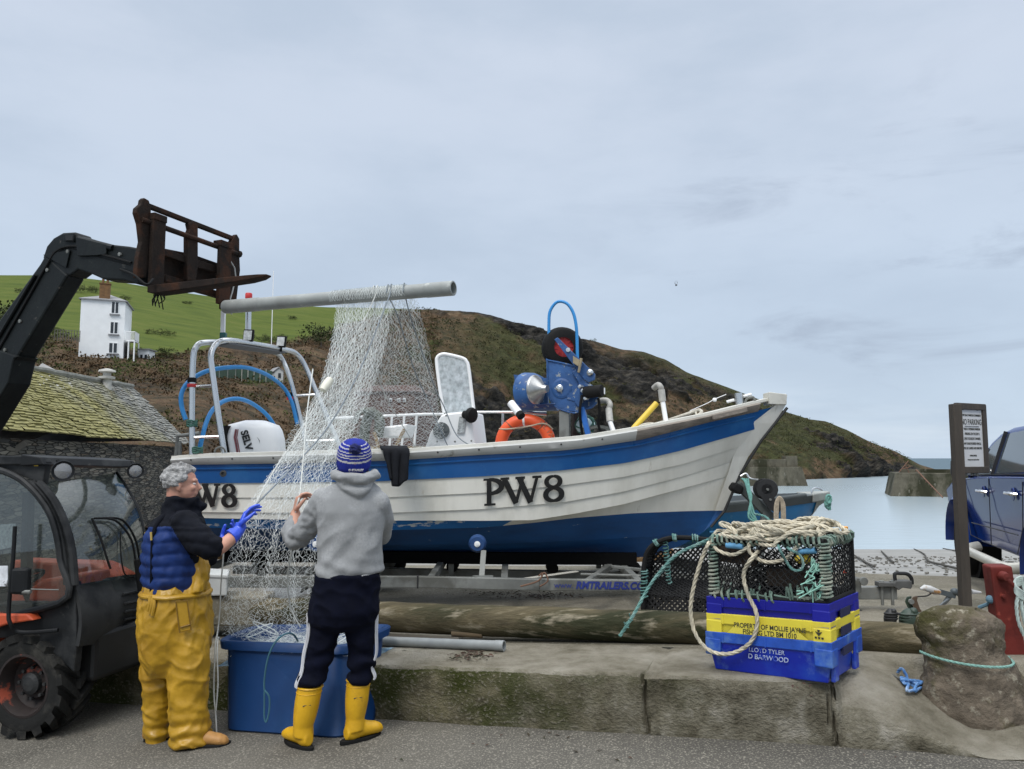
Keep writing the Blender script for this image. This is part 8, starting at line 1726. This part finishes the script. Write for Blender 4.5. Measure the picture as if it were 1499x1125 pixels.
limb(mb, [S2a, E2a], [.04, .045]); limb(mb, [E2a, W2a], [.045, .032]); limb(mb, [S2b, E2b], [.04, .04]); limb(mb, [E2b, W2b], [.045, .031])
for pts in ((P(480, 900, Y2), P(468, 958, 4.88), P(447, 1070, 4.87)), (P(526, 900, Y2+.03), P(528, 955, 4.92), P(523, 1060, 4.93))): limb(mb, list(pts), [.05, .048, .035])
hand(mb, W2a, V(.10, .10, 1), V(.8, .2, -.15), 1, .66, 1.12, .05); hand(mb, W2b, V(-.3, .3, .8), V(-.5, .5, 0), -1, .6, 1.0, .05)
man2 = union('person', mb, .0058, m_skin, None, 3); tag(man2, 'man in grey hoodie and striped bobble hat seen from behind holding the net', 'person')
m_hb = M('royal blue knit', (.010, .022, .26), .9, var=.25, vs=30, bump=.6, bs=160); m_hw = M('white knit', (.58, .56, .55), .9, var=.2, vs=40, bump=.6, bs=160); m_hp = M('dark blue wool', (.015, .02, .10), .95, var=.5, vs=60, bump=1, bs=120, bd=.01)
mb = MB(); prof_ = [(.094, -.055), (.104, -.03), (.107, .0), (.108, .03), (.105, .06), (.097, .088), (.080, .112), (.055, .128), (.02, .134)]
mb.lathe(prof_, C2+ha*.012-hf*.008, ha, 26, sx=.93); hat = union('bobble_hat', mb, .0062, [m_hb, m_hw], man2, 3, lambda p, n: .0016*math.sin(40*math.atan2((p-C2).dot(s2), (p-C2).dot(hf))))
def zh(c, n):
    h = (c-C2).dot(ha)-.012
    for a, b in ((.018, .030), (.045, .051), (.061, .067), (.079, .0845), (.0985, .1035), (.116, .119)):
        if a < h < b: return 1
    return 0
zone(hat, zh)
mb = MB(); mb.ball(C2+ha*.115-hf*.085, .034, 10); union('pompom', mb, .004, m_hp, hat, 1, lambda p, n: .010*fr(p, 90, 3))
cq_ = C2+ha*-.012-hf*.112; text('lettering', 'O STANLEY', .017, cq_-hf*.006+s2*.012, s2, ha, m_hw, hat, 'CENTER', .003, .0006)
mb = MB()
for k in range(26): a = random.uniform(-2.4, 2.4); d = -hf*math.cos(a)+s2*math.sin(a); mb.tube([C2-ha*.05+d*.088, C2-ha*.085+d*.085], .006, 5)
mb.build('hair', M('dark brown hair', (.05, .03, .02), .8), man2)
m_hood = M('grey marl fleece', (.30, .305, .305), .92, var=.16, vs=70, col2=(.255, .26, .26), c2s=5, c2t=(.45, .65), bump=.3, bs=170)
mb = MB(); k2 = Y2/1150
mb.ell([(P(511, 841, Y2)-Z*.0, s2*.200+Z*.028, f2*.150), (P(511, 832, Y2), s2*.203+Z*.02, f2*.155), (P(512, 806, Y2), s2*.195, f2*.150), (P(514, 775, Y2), s2*.198, f2*.150), (P(515, 748, Y2), s2*.212, f2*.150), (P(516, 728, Y2), s2*.205, f2*.130), (P(517, 714, Y2), s2*.165, f2*.105), (P(518, 704, Y2), s2*.10, f2*.085)], 24)
limb(mb, [P(476, 733, Y2), P(452, 768, 4.93), P(431, 791, 5.02)], [.088, .078, .067]); limb(mb, [P(431, 791, 5.02), P(427, 777, 5.06), P(429, 764, 5.09)], [.068, .062, .045]); mb.tube([P(429, 767, 5.08), P(431, 757, 5.10)], [.047, .041], 14)
limb(mb, [P(553, 735, Y2), P(559, 758, 4.95), P(556, 782, 5.08)], [.075, .070, .064]); limb(mb, [P(556, 782, 5.08), P(538, 760, 5.27)], [.062, .042])
# hood lying on the back
for t in range(13):
    a = math.pi*(-.02+1.04*t/12); q = P(520, 697, Y2)+s2*.118*math.cos(a)-f2*(.015+.115*math.sin(a))+Z*(.012+.0*math.sin(a)-.02*math.sin(a)); mb.ball(q, (.036, .036, .034), 7)
mb.ell([(P(520, 704, Y2)-f2*.06, s2*.115, f2*.05), (P(521, 714, Y2)-f2*.10, s2*.095, f2*.05), (P(523, 722, Y2)-f2*.115, s2*.05, f2*.035), (P(524, 727, Y2)-f2*.11, s2*.02, f2*.02)], 14)
def fold3(p, n):
    px, py = proj(p); t = .006*fr(p, 6, 3)
    if px < 462 and py > 735: t += .013*nz(V(p.x*1.2, p.y, p.z*1.6), 17, 3)
    else:
        t += .013*nz(V((p.x-p.z*.45)*1.6, p.y, p.z*.55), 8, 1)*sm(735, 800, py)+.007*math.sin(p.z*58+3*nz(p, 3)+p.x*20)*sm(806, 836, py)*.8
        t += .018*(.3-abs(nz(V(p.x-p.z*.7, p.y, p.z*.8), 6.5, 11)))*sm(725, 770, py)+.010*nz(V(p.x, p.y, p.z*2.6), 13, 6)*sm(726, 704, py)
    return t
hd2 = union('hoodie', mb, .0085, m_hood, man2, 4, fold3)
hem = [P(511, 845, Y2)+(s2*.192+Z*.034)*math.cos(t)+f2*.145*math.sin(t) for t in [2*math.pi*k/32 for k in range(32)]]; mb = MB(); mb.tube([q+Z*.012 for q in hem], .007, 8, closed=True); mb.build('hem_seam', m_hood, hd2, smooth=True)
# navy track trousers tucked into boots
m_trk = M('navy track cloth', (.0035, .0045, .012), .9, spec=.12, var=.3, vs=9, bump=.25, bs=90); m_str = M('white stripe', (.62, .62, .64), .7)
mb = MB(); mb.ell([sec(838, 510, 46, Y2, .155, s2, f2), sec(868, 506, 47, Y2, .15, s2, f2), sec(895, 503, 49.5, Y2, .155, s2, f2), sec(912, 502, 45, Y2, .13, s2, f2), sec(922, 502, 36, Y2, .08, s2, f2)], 24)
def l2(cols, Yl): mb.ell([(P(c, y, Yl), s2*(w*Yl/1150), f2*(w*Yl/1150*1.12)) for y, c, w in cols], 20)
LL = [(895, 478, 25.5), (925, 475, 23), (955, 468.5, 20), (980, 461, 19), (1000, 454, 18.5), (1012, 451, 15.5)]; RL = [(895, 527, 24), (925, 528, 22), (955, 529, 18.5), (975, 529, 17.5), (990, 528, 17), (1003, 527, 15)]
l2(LL, 4.88); l2(RL, 4.92)
def fold4(p, n):
    px, py = proj(p); return .007*fr(p, 7, 3)+.012*nz(V(p.x*.8+p.z*.3, p.y, p.z*1.3), 11, 2)*sm(880, 950, py)+.022*(.3-abs(nz(V(p.x+p.z*.6, p.y, p.z*1.1), 9, 5)))+.010*math.sin(p.z*62+3*nz(p, 6))*sm(940, 975, py)
tr2_ = union('trousers', mb, .0085, m_trk, man2, 4, fold4)
for cols, Yl, sg_ in ((LL, 4.88, -1), (RL, 4.92, 1)):
    for k in range(3):
        pts = []
        for y, c, w in cols[:]+[]:
            a = math.radians(8+11*k)*-1; R_a = w*Yl/1150+.006; off = s2*sg_*math.cos(a)*R_a+f2*math.sin(a)*R_a*1.12; wob = .012*math.sin(y*.16)*sm(930, 960, y); pts.append(P(c, y, Yl)+off+s2*sg_*wob)
        mb = MB(); mb.tube(crv(pts, 5)[:-4], .0055, 6); mb.build('stripe', m_str, tr2_, smooth=True)
m_bt = M('yellow wellington', (.66, .37, .012), .42, var=.1, vs=6, col2=(.50, .27, .012), c2s=4, c2t=(.52, .7), c3=(.22, .13, .03), c3s=9, c3t=(.64, .78), bump=.05, bs=40)
for (tx, ty, tw), (ax_, ay_), Yl, tdir in (((454, 1003, 17.5), (444, 1062), 4.87, V(-.72, .62, 0)), ((525, 993, 16.5), (520, 1050), 4.93, V(.75, .66, 0))):
    tdir = tdir.normalized(); sd2 = V(-tdir.y, tdir.x, 0); T_ = P(tx, ty, Yl); A_ = P(ax_, ay_, Yl); gz = road_z(A_.x); k = Yl/1150
    mb = MB(); w = tw*k; secs = []
    for t in range(8): u = t/7; c = T_.lerp(V(A_.x, A_.y, A_.z), u); r = lerp(w, w*.80, u**.8)+.008*math.sin(u*3)*(u < .9); secs.append((c, s2*r, f2*r*1.08))
    secs.append((V(A_.x, A_.y, gz+.07)-tdir*.005, s2*.060, f2*.062)); mb.ell(secs, 20)
    h0 = V(A_.x, A_.y, gz)-tdir*.045
    mb.ell([(h0+Z*.058-tdir*.02, sd2*.032, Z*.035), (h0+Z*.062+tdir*.02, sd2*.042, Z*.052), (h0+Z*.075+tdir*.08, sd2*.046, Z*.056), (h0+Z*.062+tdir*.14, sd2*.050, Z*.042), (h0+Z*.056+tdir*.19, sd2*.049, Z*.036), (h0+Z*.048+tdir*.225, sd2*.034, Z*.026)], 18)
    bt_ = union('boot', mb, .0065, m_bt, man2, 4)
    mb = MB(); mb.tube([T_+s2*w*1.02*math.cos(t)+f2*w*1.1*math.sin(t)-Z*.004 for t in [2*math.pi*j/22 for j in range(22)]], .0055, 6, closed=True); c = T_.lerp(A_, .15); mb.tube([c+s2*w*1.005*math.cos(t)+f2*w*1.085*math.sin(t) for t in [2*math.pi*j/22 for j in range(22)]], .0025, 5, closed=True); mb.build('top_band', m_bt, bt_, smooth=True)
    mb = MB(); ol = []
    for j in range(26):
        t = 2*math.pi*j/26; x = math.cos(t); yy = math.sin(t); L_ = .10+.035*(x > 0)*0; ol.append(h0+tdir*(.085+.142*x)+sd2*(.045*yy*(1-.12*x*x+(.1 if x > 0 else -.05)))+Z*.001)
    mb.prism(ol, (0, 0, .024)); mb.build('sole', m_rubber, bt_, bevel=.004)
    q = T_.lerp(A_, .42)-f2*w*.98-s2*w*.3; mb = MB(); mb.tube([q+V(0, -.004, 0), q+s2*.02+V(0, -.004, .006), q+s2*.045+V(0, -.002, .004)], .0035, 5); mb.build('mark', m_blk, bt_)
